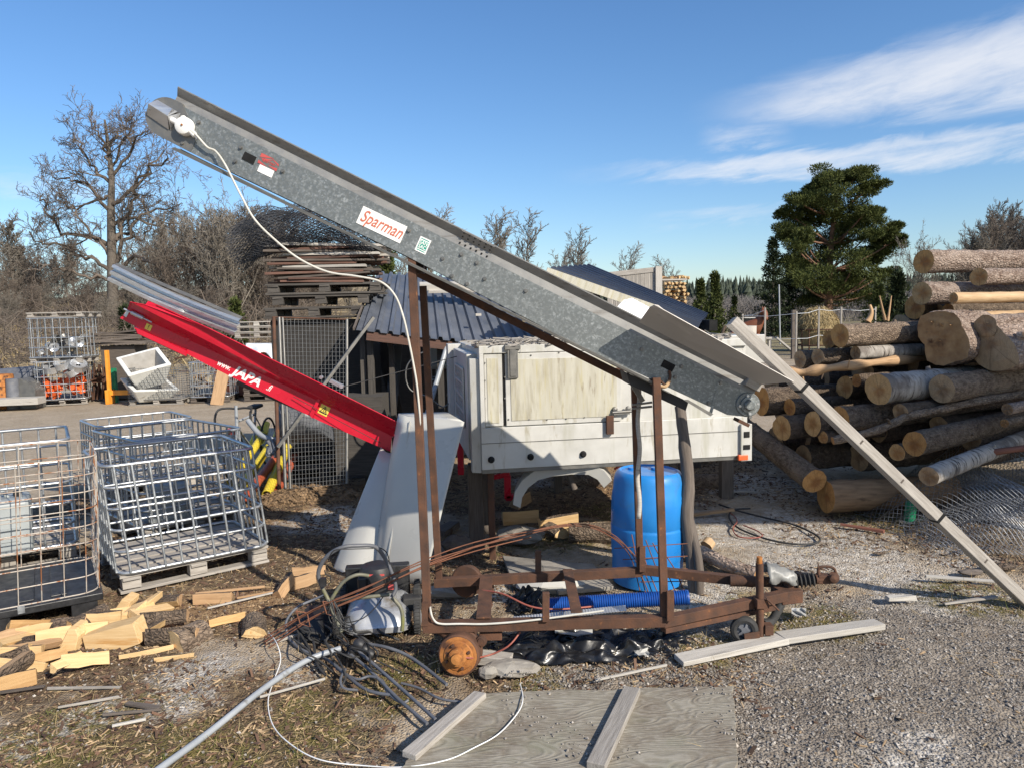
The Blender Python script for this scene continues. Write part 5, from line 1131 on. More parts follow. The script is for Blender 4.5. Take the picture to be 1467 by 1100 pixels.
fire=[ # px,py, z, yaw, pitch, roll, L, r, a1, label, old
 (160,921,.10,.35,-.05,1.2,.40,.20,.5,'broad flat-faced fresh split log with a knot, front centre of the firewood heap',0),
 (93,930,.10,1.15,-.55,.4,.34,.15,1.0,'upright pale split log leaning in the middle of the firewood heap',0),
 (48,953,.06,.75,-.25,.4,.30,.12,1.1,'short pale split log lying at the front of the firewood heap',0),
 (26,935,.06,.4,.05,.8,.26,.12,1.2,'orange-tinted split log at the left of the firewood heap',0),
 (165,878,.19,1.0,-.5,.3,.38,.11,.9,'narrow pale split log standing aslant on top of the firewood heap',0),
 (130,895,.13,.35,.0,2.1,.44,.14,.8,'long pale split log lying across the top of the firewood heap',0),
 (246,910,.06,.0,.0,2.6,.36,.13,1.0,'dark-barked split log lying at the right of the firewood heap',1),
 (272,907,.06,.95,.0,.4,.24,.12,2.8,'short half-round log with bark facing up, right end of the firewood heap',2),
 (12,975,.04,.5,-.1,.3,.3,.1,1.0,'pale split log cut off by the left edge of the picture',0),
 (365,893,.06,1.9,-.1,.3,.24,.09,2.8,'short round barked log lying alone beside the heap',2),
 (236,858,.05,.1,.0,1.,.24,.1,1.2,'small brown split log at the back of the firewood heap',1),
 (305,853,.04,.05,.0,.5,.3,.09,1.1,'old greyish split log lying behind the chips near the tube cage',1),
 (210,932,.025,.42,.0,.2,.34,.035,1.2,'thin pale splinter lying in front of the dark-barked split log',0),
 (250,940,.02,.25,0,.3,.25,.03,1.2,'thin lath of wood lying in front of the firewood heap',0),
 (215,897,.07,1.1,-.1,.9,.22,.06,1.2,'little pale wedge between the firewood pieces',0),
 (225,862,.06,.3,-.05,1.5,.3,.09,.8,'white-faced split slab at the back right of the firewood heap',0),
 (105,905,.08,.3,.0,.2,.46,.12,.9,'tan split log along the back of the firewood heap',0),
 (60,915,.05,.3,.0,1.0,.36,.11,1.2,'brown barked split log half hidden at the back left of the heap',1),
 (325,885,.05,.4,-.05,.3,.26,.06,1.0,'small pale stick beside the short round barked log',0),
 (745,737,.08,.15,0,.4,.4,.14,1.1,'pale split log lit by the sun under the white box',0),
 (800,742,.10,.2,-.1,1.0,.42,.15,.9,'bright yellow split log with a jagged end under the white box',0),
 (797,758,.05,2.0,0,.3,.3,.1,2.8,'half-round log with a clean orange end under the white box',2),
 (850,762,.07,-.05,0,.2,.5,.10,6.2,'grey round log lying against the blue barrel',2),
 (745,715,.1,1.0,-.1,.2,.3,.13,1.3,'brown split log standing among others under the white box',1),
 (430,830,.05,.6,-.1,.2,.25,.1,1.3,'brown split log by the mower handle, right of the tube cage',1),
 (405,838,.06,1.3,-.4,.2,.22,.1,1.2,'short brown split log leaning near the mower handle',1),
 (443,815,.04,.2,0,.2,.28,.08,1.2,'old split log in the shade near the mower',1)]
pool=[('pale','fresh'),('tan','fresh'),('golden','fresh')]
for k in range(22):
    px=[12,32,22,62,50,98,5,120,20,40,70,215,235,8,52,30,100,128,150,190,84,205,120,140,150,178,200,215,235,195,240,255,60][k]; py=[962,948,932,945,925,950,940,945,908,898,893,878,884,925,905,917,893,886,880,876,900,868,888,884,893,905,872,880,890,920,873,868,930][k]
    fire.append((px,py,.05+.03*R_.random()+(.06 if 90<px<190 and py<915 else 0),R_.uniform(-.2,1.3),R_.gauss(0,.12),R_.random()*6,R_.uniform(.18,.34),R_.uniform(.06,.11),R_.uniform(.6,1.3),'plain split log jumbled anyhow in the heap before the rusty mesh cage',0 if k%4 else 1))
hand=[([(117,912),(190,892),(200,922),(127,948)],4.42,.10,'broad flat-faced fresh split log with a knot, front centre of the firewood heap'),
 ([(72,958),(90,963),(99,962),(112,912),(108,901),(98,900),(86,925)],4.40,.10,'upright pale split log leaning in the middle of the firewood heap'),
 ([(30,973),(62,945),(75,937),(73,951),(36,981)],4.30,.10,'short pale split log lying at the front of the firewood heap'),
 ([(144,904),(162,876),(174,858),(186,862),(184,870),(160,906)],4.75,.10,'narrow pale split log standing aslant on top of the firewood heap'),
 ([(88,905),(135,891),(150,890),(140,905),(100,914)],4.62,.10,'long pale split log lying across the top of the firewood heap'),
 ([(163,898),(175,878),(196,871),(197,884),(190,894)],4.66,.1,'tan split log wedged behind the broad flat one'),
 ([(20,935),(55,922),(59,935),(24,950),(14,946)],4.45,.10,'orange-tinted split log at the left of the firewood heap')]
fire=[f for f in fire if f[9] not in {h[3] for h in hand}]
for (pl,Y,th,lab) in hand:
    mb=MB(); mb.prism([at(x,y,Y+(948-y)*.0012) for x,y in pl],Vec((.02,th,.02))); single(mb,'split_log',MT['fresh'],lab,'firewood','split firewood',bevel=.004)
mb=MB(); P=[]
for i in range(30):
    row=[]
    for j in range(30):
        u=i/14.5-1;v=j/14.5-1; d=math.hypot(u,v); c=gr(110,925); row.append([c.x+u*.75+.2*v,c.y+v*.42+.2*u,max(-.03,.10*max(0,1-d**2)*(.6+.7*float(fbm(np.array(u*4+3.),np.array(v*4),3)))-.02+.02*R_.random())])
    P.append(row)

for (px,py,z,y,p,r,L,rr_,a1,lab,old) in fire:
    c=gr(px,py,z); mb=MB(); wedge(mb,c,L*.88,rr_*.92,0,a1,rot3(y,p,r),nseg=3 if a1<1.5 else 9)
    m=[MT['fresh' if R_.random()<.6 else 'fresh2'],MT['bark_dark']] if old==0 else ([MT['oldsplit'],MT['bark_dark']] if old==1 else [MT['fresh'],MT['bark_spruce']])
    single(mb,'split_log',m,lab,'firewood','split firewood',bevel=.003)
# sticks and laths strewn about: countable bigger ones
sticks=[(130,1005,.3,.35,.012,'grey_wood','grey lath in the dirt left of the long pipe'),(190,1020,.28,.2,.02,'dark_wood','dark bark strip lying in front of the firewood heap'),(205,1012,.2,-.25,.03,'dark_wood','dark wood offcut lying by the bark strip'),(185,1035,.15,.45,.014,'pale_wood','pale stick at the front of the dirt patch'),(345,860,.45,.55,.02,'pale_wood','pale stick slanting towards the mower'),(375,850,.35,.5,.02,'oldsplit','tan stick behind the short barked log'),(330,845,.5,.1,.016,'oldsplit','long tan splinter near the tube cage pallet'),(440,905,.4,.7,.015,'grey_wood','grey stick under the wire bundle'),(20,990,.3,.3,.03,'dark_wood','dark board end at the left edge'),(120,985,.4,.0,.012,'grey_wood','thin grey stick lying level in the dirt'),(420,985,.35,.5,.01,'pale_wood','pale straw-thin stick beside the long pipe'),(1235,757,.38,-.75,.045,'redwood','brown board piece lying on moss before the log pile'),(1380,830,.5,-.25,.035,'pale_wood','pale stick under the end of the leaning plank'),(1290,858,.2,.1,.06,'pale_wood','pale flat wood chip lying on the gravel at right'),(1390,860,.4,.15,.03,'grey_wood','grey splinter on the ground by the foot of the leaning plank'),(905,963,.45,.35,.012,'pale_wood','yellow thin lath between the black film and the grey plank'),(700,945,.26,-.1,.10,'grey_wood','grey timber block behind the rusty brake drum'),(1060,705,.35,.05,.05,'grey_wood','short board lying by the dark post near the log pile'),(1020,735,.45,.1,.05,'oldsplit','brown board lying right of the blue barrel'),(640,760,.35,1.2,.12,'dark_wood','dark block beside the white cover')]
for (px,py,L,yaw,w,m,lab) in sticks:
    c=gr(px,py,.02); mb=MB(); mb.box(c+Vec((0,0,min(w*.4,.05)/2)),(L,w,min(max(w*.4,.012),.09)),rotz(yaw)@roty(R_.gauss(0,.03)),jit=w*.25); single(mb,'stick' if w<.04 else 'offcut',MT[m],lab,'wood piece','loose wood pieces on the ground',bevel=.002)
# ---------------------------------------------------------------- plywood sheet with battens
t=thing('plywood_sheet','weathered grey plywood sheet with two battens lying on the ground in front','plywood',gr(850,1040))
PZ=.045
pc=[gr(578,1085,PZ),gr(694,990,PZ),gr(1050,980,PZ),gr(1053,1135,PZ),gr(560,1130,PZ)]
pc=[gr(585,1088,PZ),gr(690,992,PZ),gr(1050,981,PZ),gr(1058,1165,PZ),gr(500,1165,PZ)]
n=NB('plywood_face'); lc=n.attr('lc'); w1=n.noise(n.scale(lc,(1.6,5.,1)),1.,2.5,.45,1.6); s=n.math('SINE',n.math('MULTIPLY',w1,85.))
col=n.mix(n.ramp(s,[(.0,0.),(1.,.5)]),(.25,.225,.175),(.39,.36,.30)); col=n.mix(n.ramp(n.noise(lc,3.5,7.,.68),[(.44,0.),(.66,.8)]),col,(.145,.11,.08)); col=n.mix(n.ramp(n.noise(n.scale(lc,(30,160,1)),1.,4.),[(.5,0.),(.7,.5)]),col,(.40,.37,.32)); col=n.mix(n.ramp(n.noise(lc,3.,5.,.6),[(.55,0.),(.7,.4)]),col,(.17,.18,.11))
MT['ply']=n.fin(col,.9,0,n.bump(s,.25,.004,n.bump(n.noise(n.scale(lc,(20,120,1)),1.,4.),.3,.003)),.2)
pj=[]
for i in range(5):
    for k in range(12):
        q=pc[i].lerp(pc[(i+1)%5],k/12); pj.append(q+Vec((R_.gauss(0,.006),R_.gauss(0,.006),0)))
mb=MB(); mb.prism([p-Vec((0,0,.018)) for p in pj],Vec((0,0,.018))); mb.build('sheet',MT['ply'],t,bevel=.002)
mb=MB(); a=gr(588,1080,PZ+.013); b=gr(688,994,PZ+.013); mb.beam(a-(b-a)*.02,b,.075,.03,jit=.006); mb.build('batten',MT['grey_wood'],t,bevel=.004)
mb=MB(); a=gr(856,1092,PZ+.014); b=gr(906,987,PZ+.014); mb.beam(a-(b-a)*.05,b,.085,.032,jit=.006); mb.build('batten',MT['grey_wood'],t,bevel=.004)
X=NR.uniform(-.1,1.1,900); Y=NR.uniform(3.1,3.95,900); kk=(fbm(X*3+4,Y*3,3)+.25*np.clip((Y-3.6)*3,0,1))>.56; X=X[kk];Y=Y[kk]; n_=len(X); s=np.minimum(NR.gamma(3.,1.,n_)/3,2.)*.0045
Vp=rot_all(OCT[None]*(s[:,None,None]*NR.uniform(.6,1.3,(n_,6,1))),NR.random(n_)*6,NR.random(n_)*6,NR.random(n_)*6); Vp[...,0]+=X[:,None]; Vp[...,1]+=Y[:,None]; Vp[...,2]+=(PZ+s*.5)[:,None]
bulk('loose_gravel',MT['pebble'],Vp,OF,NR.random(n_),'small stones and grit spilled over the plywood sheet')
# cord over it
mb=MB(); pts=[gr(x,y,z) for x,y,z in [(745,978,.02),(749,1000,.06),(742,1020,.06),(715,1050,.06),(680,1070,.055),(640,1088,.052),(580,1098,.04),(520,1096,.015),(460,1088,.015),(420,1068,.015),(392,1040,.015),(384,1005,.02),(392,975,.02),(402,945,.06),(396,920,.10),(385,906,.05)]]
mb.tube(smooth_path(pts,6),.0030,6); single(mb,'cord',MT['cablew'],'thin white cord looping from the plywood over the dirt to the wire bundle','cord')
# ---------------------------------------------------------------- blue barrel
bc=Vec((at(927,848,5.42).x,5.42,0)); 
t=thing('barrel','tall blue plastic barrel standing behind the rusty trailer','barrel',bc)
Hb=.845; pr=[(.235,0),(.258,.012),(.262,.05),(.262,.2),(.266,.21),(.266,.225),(.270,.26),(.274,.42),(.274,.435),(.271,.44),(.271,.452),(.274,.457),(.272,.64),(.268,.655),(.268,.67),(.262,.69),(.255,Hb-.07),(.246,Hb-.03),(.232,Hb-.008),(.215,Hb),(.205,Hb-.012),(.12,Hb-.010),(0,Hb-.012)]
mb=MB(); mb.lathe(pr,bc,(.02,0,1),64); mb.build('body',MT['blue'],t)
mb=MB(); mb.lathe([(.035,0),(.035,.015),(0,.016)],bc+Vec((.08,.06,Hb-.008)),(0,0,1),20); mb.build('bung',MT['blue'],t)
mb=MB(); mb.lathe([(.035,0),(.035,.015),(0,.016)],bc+Vec((-.09,.08,Hb-.008)),(0,0,1),20); mb.build('bung',MT['blue'],t)
# blue corrugated hose
a=at(785,866,4.62); b=at(984,855,4.55); ax=(b-a).normalized(); L=(b-a).length; pr=[]; k=0
N=62
for i in range(N): h=L*i/N; pr+=[(.043,h),(.048,h+L/N*.3),(.048,h+L/N*.65),(.043,h+L/N*.95)]
pr+=[(.048,L),(.046,L+.012),(.038,L+.006),(.036,L-.1),(0.0,L-.12)]
mb=MB(); mb.lathe(pr,a,ax,20); single(mb,'drain_hose',MT['bluehose'],'short length of blue corrugated hose lying in the rusty trailer frame','hose')
# grey ribbed strip on the trailer side
a=at(735,889,4.3); b=at(897,872,4.35); x=(b-a).normalized(); P=[]
for i in range(80): 
    p=a+x*((b-a).length*i/79); P.append([list(p+Vec((0,-.028,.003*(i%2)))),list(p+Vec((0,.03,.012+.003*(i%2))))])
mb=MB(); mb.grid(P,smooth=False); single(mb,'ribbed_strip',MT['alu'],'grey ribbed metal strip lying along the front beam of the trailer','strip',solid=.003)
# black film heaps
def film(label,px,py,rx,ry,h,seed,n=46):
    c=gr(px,py); r=np.random.default_rng(seed); ox=r.random()*40; P=[]
    for i in range(n):
        row=[]
        for j in range(n):
            u=(i/(n-1)*2-1);v=(j/(n-1)*2-1); d=math.hypot(u,v); e=max(0,1-d**2.2*.95)
            nz=float(abs(fbm(np.array(u*3.2+ox),np.array(v*3.2),4)-.5))*2.2; nz2=float(fbm(np.array(u*7+ox),np.array(v*7+9),3))
            edge=.78+.5*float(fbm(np.array(math.atan2(v,u)*1.3+ox),np.array(1.),3))
            nz3=abs(float(fbm(np.array(u*4.5+v*1.5+ox+5),np.array(v*3-u*2),2))-.37)*3; row.append([c.x+u*rx*edge+(nz-.4)*.05,c.y+v*ry*edge+(nz2-.45)*.05,max(-.012,h*min(1,e*1.6)*(nz*.8+nz3*.45+nz2*.3-.22))])
        P.append(row)
    mb=MB(); P=np.array(P); P+=NR.normal(0,.017,P.shape)*np.array([1,1,.9]); P[...,2]=np.maximum(P[...,2],-.01); mb.grid(P); o=single(mb,'plastic_film',MT['blackfilm'],label,'plastic sheet','black plastic film'); m=o.modifiers.new('sub','SUBSURF'); m.levels=1; m.render_levels=1; return o
film('crumpled black plastic film heaped on the ground under the trailer front beam',840,925,.56,.22,.20,3,34)
film('black plastic bag bunched up at the left end of the blue hose',765,866,.17,.15,.2,8,20)
film('small scrap of black film near the jockey wheel',935,918,.24,.13,.11,12,20)
mb=MB(); P=[[list(gr(795+18*i,897+3*j+3*math.sin(i*2+j),.08+.02*math.sin(i*3+j))) for j in range(5)] for i in range(4)]; mb.grid(P); single(mb,'paper_scrap',MT['sheet'],'white crumpled paper scrap under the trailer beam','scrap')
mb=MB(); mb.grid([[list(gr(908+7*i+2*math.sin(j*2),938-4*j+2*math.sin(i*3),.02+.02*abs(math.sin(i*2.1+j*1.7)))) for j in range(4)] for i in range(4)],smooth=False); single(mb,'paper_scrap',MT['sheet'],'grey-white torn scrap at the right end of the black film','scrap')
# slabs and stones
slabs=[((720,800),(775,806),(790,845),(735,840),'stone','pale grey slab behind the rear trailer beam','slab'),((760,806),(850,812),(880,845),(800,852),'stone','wide grey slab under the rear trailer beam','slab')]
for (a,b,c,d,m,lab,nm) in slabs:
    mb=MB(); mb.prism([gr(*q,.015) for q in (a,b,c,d)],Vec((0,0,.03))); single(mb,'concrete_slab',MT[m],lab,'slab',bevel=.004)
def rock(label,px,py,s,seed,mat='stone',sq=(1,.8,.6),name='rock'):
    r=np.random.default_rng(seed); c=gr(px,py); v=[];f=[];n=10;m=7
    for i in range(m+1):
        for j in range(n):
            th=i/m*PI; ph=j/n*2*PI; k=1+.25*(r.random()-.5); v.append((c.x+math.sin(th)*math.cos(ph)*s*sq[0]*k,c.y+math.sin(th)*math.sin(ph)*s*sq[1]*k,s*sq[2]*.7+math.cos(th)*s*sq[2]*k))
    for i in range(m):
        for j in range(n): f.append((i*n+j,(i+1)*n+j,(i+1)*n+(j+1)%n,i*n+(j+1)%n))
    mb=MB(); mb.add(v,f,0,np.array(v),None,False); return single(mb,name,MT[mat],label,'stone')
rock('flat pale stone in front of the rusty brake drum',735,962,.12,1,sq=(1.3,.7,.3)); rock('small pointed grey stone under the brake drum',700,968,.06,2)
rock('pale boulder-like bag lying between the trailer beams',790,845,.14,3,'sheet',(1.8,.7,.45),'bag'); rock('mossy stone beside the white cover',655,790,.14,4,'dark_wood'); rock('grey stone under the white box legs',745,775,.16,5,'stone',(1.4,.8,.5)); rock('stone by the rear brake drum',640,855,.1,6,'stone',(2.2,.6,.5))
# grey plank on the ground, right front
a=gr(972,945,.03); b=gr(1260,893,.03); m=a.lerp(b,.5)
mb=MB(); mb.beam(a,m+Vec((0,.012,.012)),.11,.035,jit=.008); mb.beam(m+Vec((-.02,.012,.014)),b,.105,.035,jit=.008); single(mb,'plank',MT['pale_wood'],'long pale weathered plank lying on the gravel by the jockey wheel','plank',bevel=.004)
# leaning timber
a=at(1493,884,4.78); b=at(1048,460,4.82); mb=MB(); mb.beam(a,b,.068,.085,(0,-1,.2)); t=single(mb,'timber',MT['grey_wood'],'long square grey timber leaning up against the hopper end of the conveyor','timber',bevel=.004)
for f in (.78,.345,.6,.2,.47): 
    mb=MB(); c=a.lerp(b,f); x=(b-a).normalized(); y=Vec((0,-1,.2)).cross(x).normalized(); z=x.cross(y); mb.box(c,(.022 if f in(.78,.345) else .012,.071,.088) if f in(.78,.345) else (.012,.03,.088),np.array([list(x),list(y),list(z)]).T); mb.build('dark_mark',MT['hole'] if f in(.78,.345) else MT['dark_wood'],t)
# dark forked branch post
t=thing('branch_post','dark weathered forked branch standing upright right of the blue barrel','post',gr(1000,850)); Y0=5.25
mb=MB(); mb.tube(smooth_path([at(998,862,Y0-.05),at(992,800,Y0),at(984,740,Y0),at(986,690,Y0+.05),at(981,640,Y0+.1),at(974,582,Y0+.2)],4),[.052]*6+[.05]*6+[.046]*5+[.04]*4,10,wob=.12); mb.tube(smooth_path([at(1003,862,Y0-.1),at(1000,800,Y0-.05),at(990,755,Y0),at(984,720,Y0+.03)],4),[.034]*13,8,wob=.15); mb.build('stem',MT['dark_wood'],t)
# small round log near drawbar
mb=MB(); mb.tube([gr(1005,790,.09),gr(1040,808,.07),gr(1085,823,.05)],[.055,.05,.05],14,cmi=1,wob=.08); single(mb,'log',[MT['bark_pine'],MT['endA']],'thin red-brown log lying behind the trailer draw beam','log')
mb=MB(); mb.tube([gr(1012,782,.1),gr(1018,775,.13)],.05,12,wob=.3); single(mb,'log',[MT['peeled']],'pale stump end sticking out right of the forked branch','log')
# grey bag over the drawbar
t=thing('grey_bag','grey plastic bag pulled over the trailer draw head','bag',at(1115,835,4.5)); P=[]
for i in range(10):
    r=[]
    for j in range(9):
        u=i/9; a=-.4+j/8*3.6; rr2=.075*(1-.35*u)*(1+.25*math.sin(j*2.1+i)); c=at(1096,822,4.52).lerp(at(1138,829,4.5),u); r.append(list(c+Vec((0,-math.cos(a)*rr2,math.sin(a)*rr2+.0))))
    P.append(r)
mb=MB(); mb.grid(P); mb.build('film',MT['bagfilm'],t,solid=.002)
mb=MB(); mb.grid([[list(gr(1134+7*i,882-4*j+2*math.sin(i*3),.015+.03*abs(math.sin(i*1.7+j*1.3)))) for j in range(4)] for i in range(4)],smooth=False); single(mb,'scrap',MT['sheet'],'torn white scrap on the moss under the coupling','scrap')
# cables on the ground near the log pile
mb=MB(); mb.tube(smooth_path([gr(x,y,.015) for x,y in [(1030,722),(1060,732),(1100,742),(1140,752),(1172,768),(1170,777),(1140,779),(1100,772),(1060,757),(1045,742),(1050,730),(1075,728)]],5),.009,6); single(mb,'hose',MT['rubber'],'black hose looped on the ground in front of the log pile','hose')
mb=MB(); mb.tube(smooth_path([gr(x,y,.018) for x,y in [(1035,728),(1050,737),(1056,746),(1050,757),(1058,768),(1080,770),(1092,767),(1085,760),(1065,752)]],5),.006,6); single(mb,'cable',MT['copper'],'red cable lying inside the black hose loop','cable')
# rebar bundle (five long rods tied with stirrups)
t=thing('rebar_bundle','sheaf of thin rusty reinforcing rods bent across the mower and the trailer','rebar',gr(600,880))
base=[(380,920,4.35,.15),(450,876,4.35,.33),(520,848,4.35,.42),(600,812,4.45,.5),(680,783,4.7,.52),(760,763,4.95,.5),(830,752,5.15,.4),(880,768,5.2,.30),(915,800,5.1,.2),(935,850,4.9,.06)]
for k in range(5):
    pts=[]
    for i,(x,y,Y,z) in enumerate(base):
        e=1 if i<7 else 1+(i-6)*2.2
        pts.append(at(x+(k-2)*1.2*e*(1 if i>6 else .3),y+(k-2)*(2.6*(1.5-i*.18) if i<7 else 1.2)+3*math.sin(i*1.3+k*2),Y+.012*k))
    if k>2: pts=pts[:6]
    mb=MB(); mb.tube(smooth_path(pts,5),.0042,6); mb.build('rod',MT['rebar'],t)
for (x,y,Y) in ((432,886,4.35),(470,872,4.35),(880,690,5.2)):
    mb=MB(); c=at(x,y,Y)
    if x>800: continue
    mb.tube([c+Vec(q) for q in ((-.03,0,.05),(.03,.02,.03),(.05,0,-.05),(-.01,0,-.03),(-.03,0,.05))],.004,5); mb.build('stirrup',MT['rebar'],t)
mb=MB(); mb.tube(smooth_path([at(745,905,4.15),at(728,925,4.1),at(700,938,4.1),at(672,942,3.98),at(650,936,4.0)],5),.0055,6); mb.tube(smooth_path([at(690,845,4.6),at(720,850,4.5),at(760,868,4.4),at(800,872,4.4),at(850,868,4.5)],5),.006,6); single(mb,'brake_cable',MT['copper'],'rusty brake cable hanging from the trailer to the brake drum','cable')
# rusty mesh in the trailer beside barrel
mb=MB()
for k in range(5): mb.tube([at(905+k*10,765+k*4,5.0),at(915+k*13,815,4.9),at(935+k*13,862,4.75)],.004,5,cap=False)
for k in range(5): mb.tube([at(880+k*12,785+k*16,4.98-.04*k),at(985,778+k*18,4.98-.04*k)],.0035,5,cap=False)
single(mb,'wire_mesh',MT['rebar'],'bent rusty wire mesh leaning in front of the blue barrel','mesh')
# ---------------------------------------------------------------- lawn mower
ML=gr(541,914); my=rotz(.12)
def mp(x,y,z): return Vec(my@np.array([x,y,z]))+Vec((ML.x,ML.y,0))
MWT=thing('lawn_mower','old silver walk-behind lawn mower with black engine and bent tube handle','lawn mower',ML)
mb=MB(); P=[]
for i in range(17):
    u=-1+2*i/16; r=[]
    for j in range(15):
        v=-1+2*j/14; d=max(abs(u),abs(v)); rr2=math.hypot(u,v); z=.07+.10*max(0,1-max(d**6,(rr2/1.2)**6))+.05*max(0,1-(rr2/.62)**4)
        sh=1-.14*max(0,(abs(u)*abs(v)-.5)); r.append(list(mp(u*.215*sh,.26+v*.27*sh,z)))
    P.append(r)
mb.grid(P); ring=[mp(.215*math.copysign(min(1,abs(math.cos(t))*1.25),math.cos(t)),.26+.27*math.copysign(min(1,abs(math.sin(t))*1.25),math.sin(t)),.07) for t in np.linspace(0,2*PI,33)[:-1]]
mb.add([list(p) for p in ring]+[list(p-Vec((0,0,.035))) for p in ring],[(i,(i+1)%32,32+(i+1)%32,32+i)[::-1] for i in range(32)],0,None,None,True)
mb.build('deck',MT['silver'],MWT)
mb=MB(); mb.lathe([(.0,.20),(.06,.2),(.1,.185),(.115,.15),(.12,.1),(.12,.0)],mp(-.01,.30,.19),(0,0,1),24); mb.box(mp(-.01,.30,.27),(.24,.20,.12),my); en=mb.build('engine',MT['black'],MWT,bevel=.015)
mb=MB()
for k in range(6): mb.box(mp(-.07+.028*k,.197,.29),(.012,.012,.06),my)
mb.build('cooling_fins',MT['hole'],en)
mb=MB(); mb.box(mp(-.03,.194,.345),(.05,.006,.012),my); mb.build('red_mark',MT['labelred'],en); mb=MB(); mb.box(mp(.03,.194,.342),(.03,.006,.012),my); mb.build('red_mark',MT['labelred'],en); mb=MB(); mb.box(mp(.085,.19,.26),(.035,.012,.035),my); mb.build('fuel_cap',MT['labelred'],en)
for (x,y) in ((-.25,.06),(.25,.06),(-.25,.47),(.25,.47)):
    mb=MB(); pr=[(.03,-.022),(.085,-.022),(.096,-.015),(.1,0),(.096,.015),(.085,.022),(.03,.022)]; c=mp(x,y,.095); mb.lathe(pr,c,my@np.array([1,0,0]),28)
    for k in range(26):
        t=k/26*2*PI; ax=Vec(my@np.array([0,math.cos(t),math.sin(t)])); mb.box(c+ax*.099,(.036,.006,.008),my@rotx(t-PI/2))
    wl=mb.build('wheel',MT['rubber'],MWT); mb=MB(); s=1 if x>0 else -1; mb.lathe([(0,.03),(.02,.03),(.07,.018),(.082,.018),(.082,.01)],c,my@np.array([s,0,0]),24); mb.build('rim',MT['silver'],wl)
mb=MB(); mb.prism([mp(-.24,.5,.08),mp(-.24,.5,.3),mp(.2,.5,.3),mp(.2,.5,.08)],mp(0,.08,0)-mp(0,0,0)); mb.build('rear_flap',MT['black'],MWT,bevel=.01)
YH=4.5
hp=lambda x,y,Y=YH: at(x,y,Y)
mb=MB(); pts=[hp(462,842,4.4),hp(456,820,4.38),hp(467,798,4.36),hp(488,784,4.36),hp(515,781,4.4),hp(538,783,4.45),hp(552,800,4.5),hp(562,822,4.5),hp(567,842,4.5),hp(561,855,4.48)]
mb.tube(smooth_path(pts,5),.0125,10); hd=mb.build('handle',MT['greyplas'],MWT)
mb=MB(); mb.tube(smooth_path([hp(470,866,4.42),hp(490,835,4.44),hp(510,823,4.46),hp(528,824,4.5)],5),.0115,8); mb.tube([hp(472,862,4.42),hp(512,856,4.42),hp(558,851,4.45)],.012,8); mb.tube(smooth_path([hp(561,855,4.48),hp(573,868,4.47),hp(577,885,4.46),hp(576,903,4.45)],4),.0125,8); mb.tube(smooth_path([hp(462,842,4.4),hp(470,858,4.4),hp(478,878,4.36),hp(490,905,4.3)],4),.0125,8); mb.build('lower_handle',MT['mossmetal'],MWT)
mb=MB(); mb.tube(smooth_path([hp(470,804,4.36),hp(478,788,4.34),hp(500,786,4.36),hp(535,785,4.43)],4),.003,5); mb.tube(smooth_path([hp(545,784,4.46),hp(556,795,4.49),hp(558,830,4.5),hp(545,860,4.45),hp(520,885,4.4),hp(490,890,4.38),hp(478,870,4.38)],5),.0035,5)
for k in range(7): mb.tube(smooth_path([hp(474+R_.uniform(-5,5),858,4.35),hp(486+R_.uniform(-14,14),885+R_.uniform(-8,8),4.32),hp(500+R_.uniform(-25,10),905+R_.uniform(-12,10),4.3),hp(485+R_.uniform(-15,25),880+R_.uniform(-10,20),4.28)],5),.003,5)
mb.build('control_cables',MT['black'],MWT)
mb=MB(); mb.box(hp(463,833,4.37),(.035,.03,.05)); mb.tube([hp(465,816,4.36),hp(466,822,4.36),hp(473,824,4.36),hp(474,834,4.36),hp(470,836,4.36)],.004,6); mb.build('lever_bracket',MT['black'],hd,bevel=.004)
mb=MB(); mb.box(hp(590,862,4.75),(.12,.1,.09),rotz(.2)); mb.box(hp(597,848,4.8),(.05,.05,.08)); mb.build('side_box',MT['rubber'],MWT,bevel=.01)
mb=MB(); mb.prism([hp(428,884,4.55),hp(456,886,4.55),hp(470,918,4.45),hp(430,918,4.45)],Vec((0,.22,0))); single(mb,'black_box',MT['black'],'black plastic catcher box lying left of the mower','box',bevel=.01)
# conduits / bent tubes
def conduit(label,pts,r,mat='greyplas',nm='tube',grp='grey tubes in the tangle by the mower'):
    mb=MB(); mb.tube(smooth_path([gr(x,y,z) for x,y,z in pts],5),r*(.78 if nm=='tube' else 1),8); single(mb,nm,MT[mat],label,'tube',grp)
conduit('long straight light grey pipe running from the bottom edge up to the mower',[(222,1105,.03),(300,1048,.035),(380,984,.04),(440,945,.05),(488,928,.07)],.017,'greypipe','pipe')
conduit('longest dark tube slanting down right from the tangle to the plywood',[(505,925,.07),(540,955,.05),(580,990,.04),(624,1030,.03)],.012)
conduit('second dark tube beside the longest one, ending at the plywood batten',[(500,935,.06),(530,960,.04),(570,1000,.03),(612,1036,.02)],.012)
conduit('dark tube arching right from the tangle towards the brake drum',[(520,921,.08),(555,927,.08),(590,942,.05),(640,980,.03)],.013)
conduit('thin dark tube wriggling in a hook below the tangle',[(482,957,.02),(510,972,.03),(530,968,.04),(548,975,.03),(556,992,.02),(575,1006,.02),(585,1002,.03)],.010)
conduit('dark tube with a bent end lying left of the tangle',[(512,988,.02),(492,985,.02),(488,972,.04),(495,958,.05)],.010)
conduit('thin dark tube running flat to the right above the plywood',[(575,978,.02),(600,985,.02),(630,1000,.02),(660,1005,.02)],.009)
conduit('dark hoop of tube rising at the left of the tangle',[(412,910,.02),(410,890,.1),(425,870,.17),(450,858,.2),(470,850,.24)],.011)
conduit('dark tube lying along the left side of the tangle',[(412,912,.02),(432,930,.02),(470,945,.03),(520,985,.02),(560,995,.02)],.012)
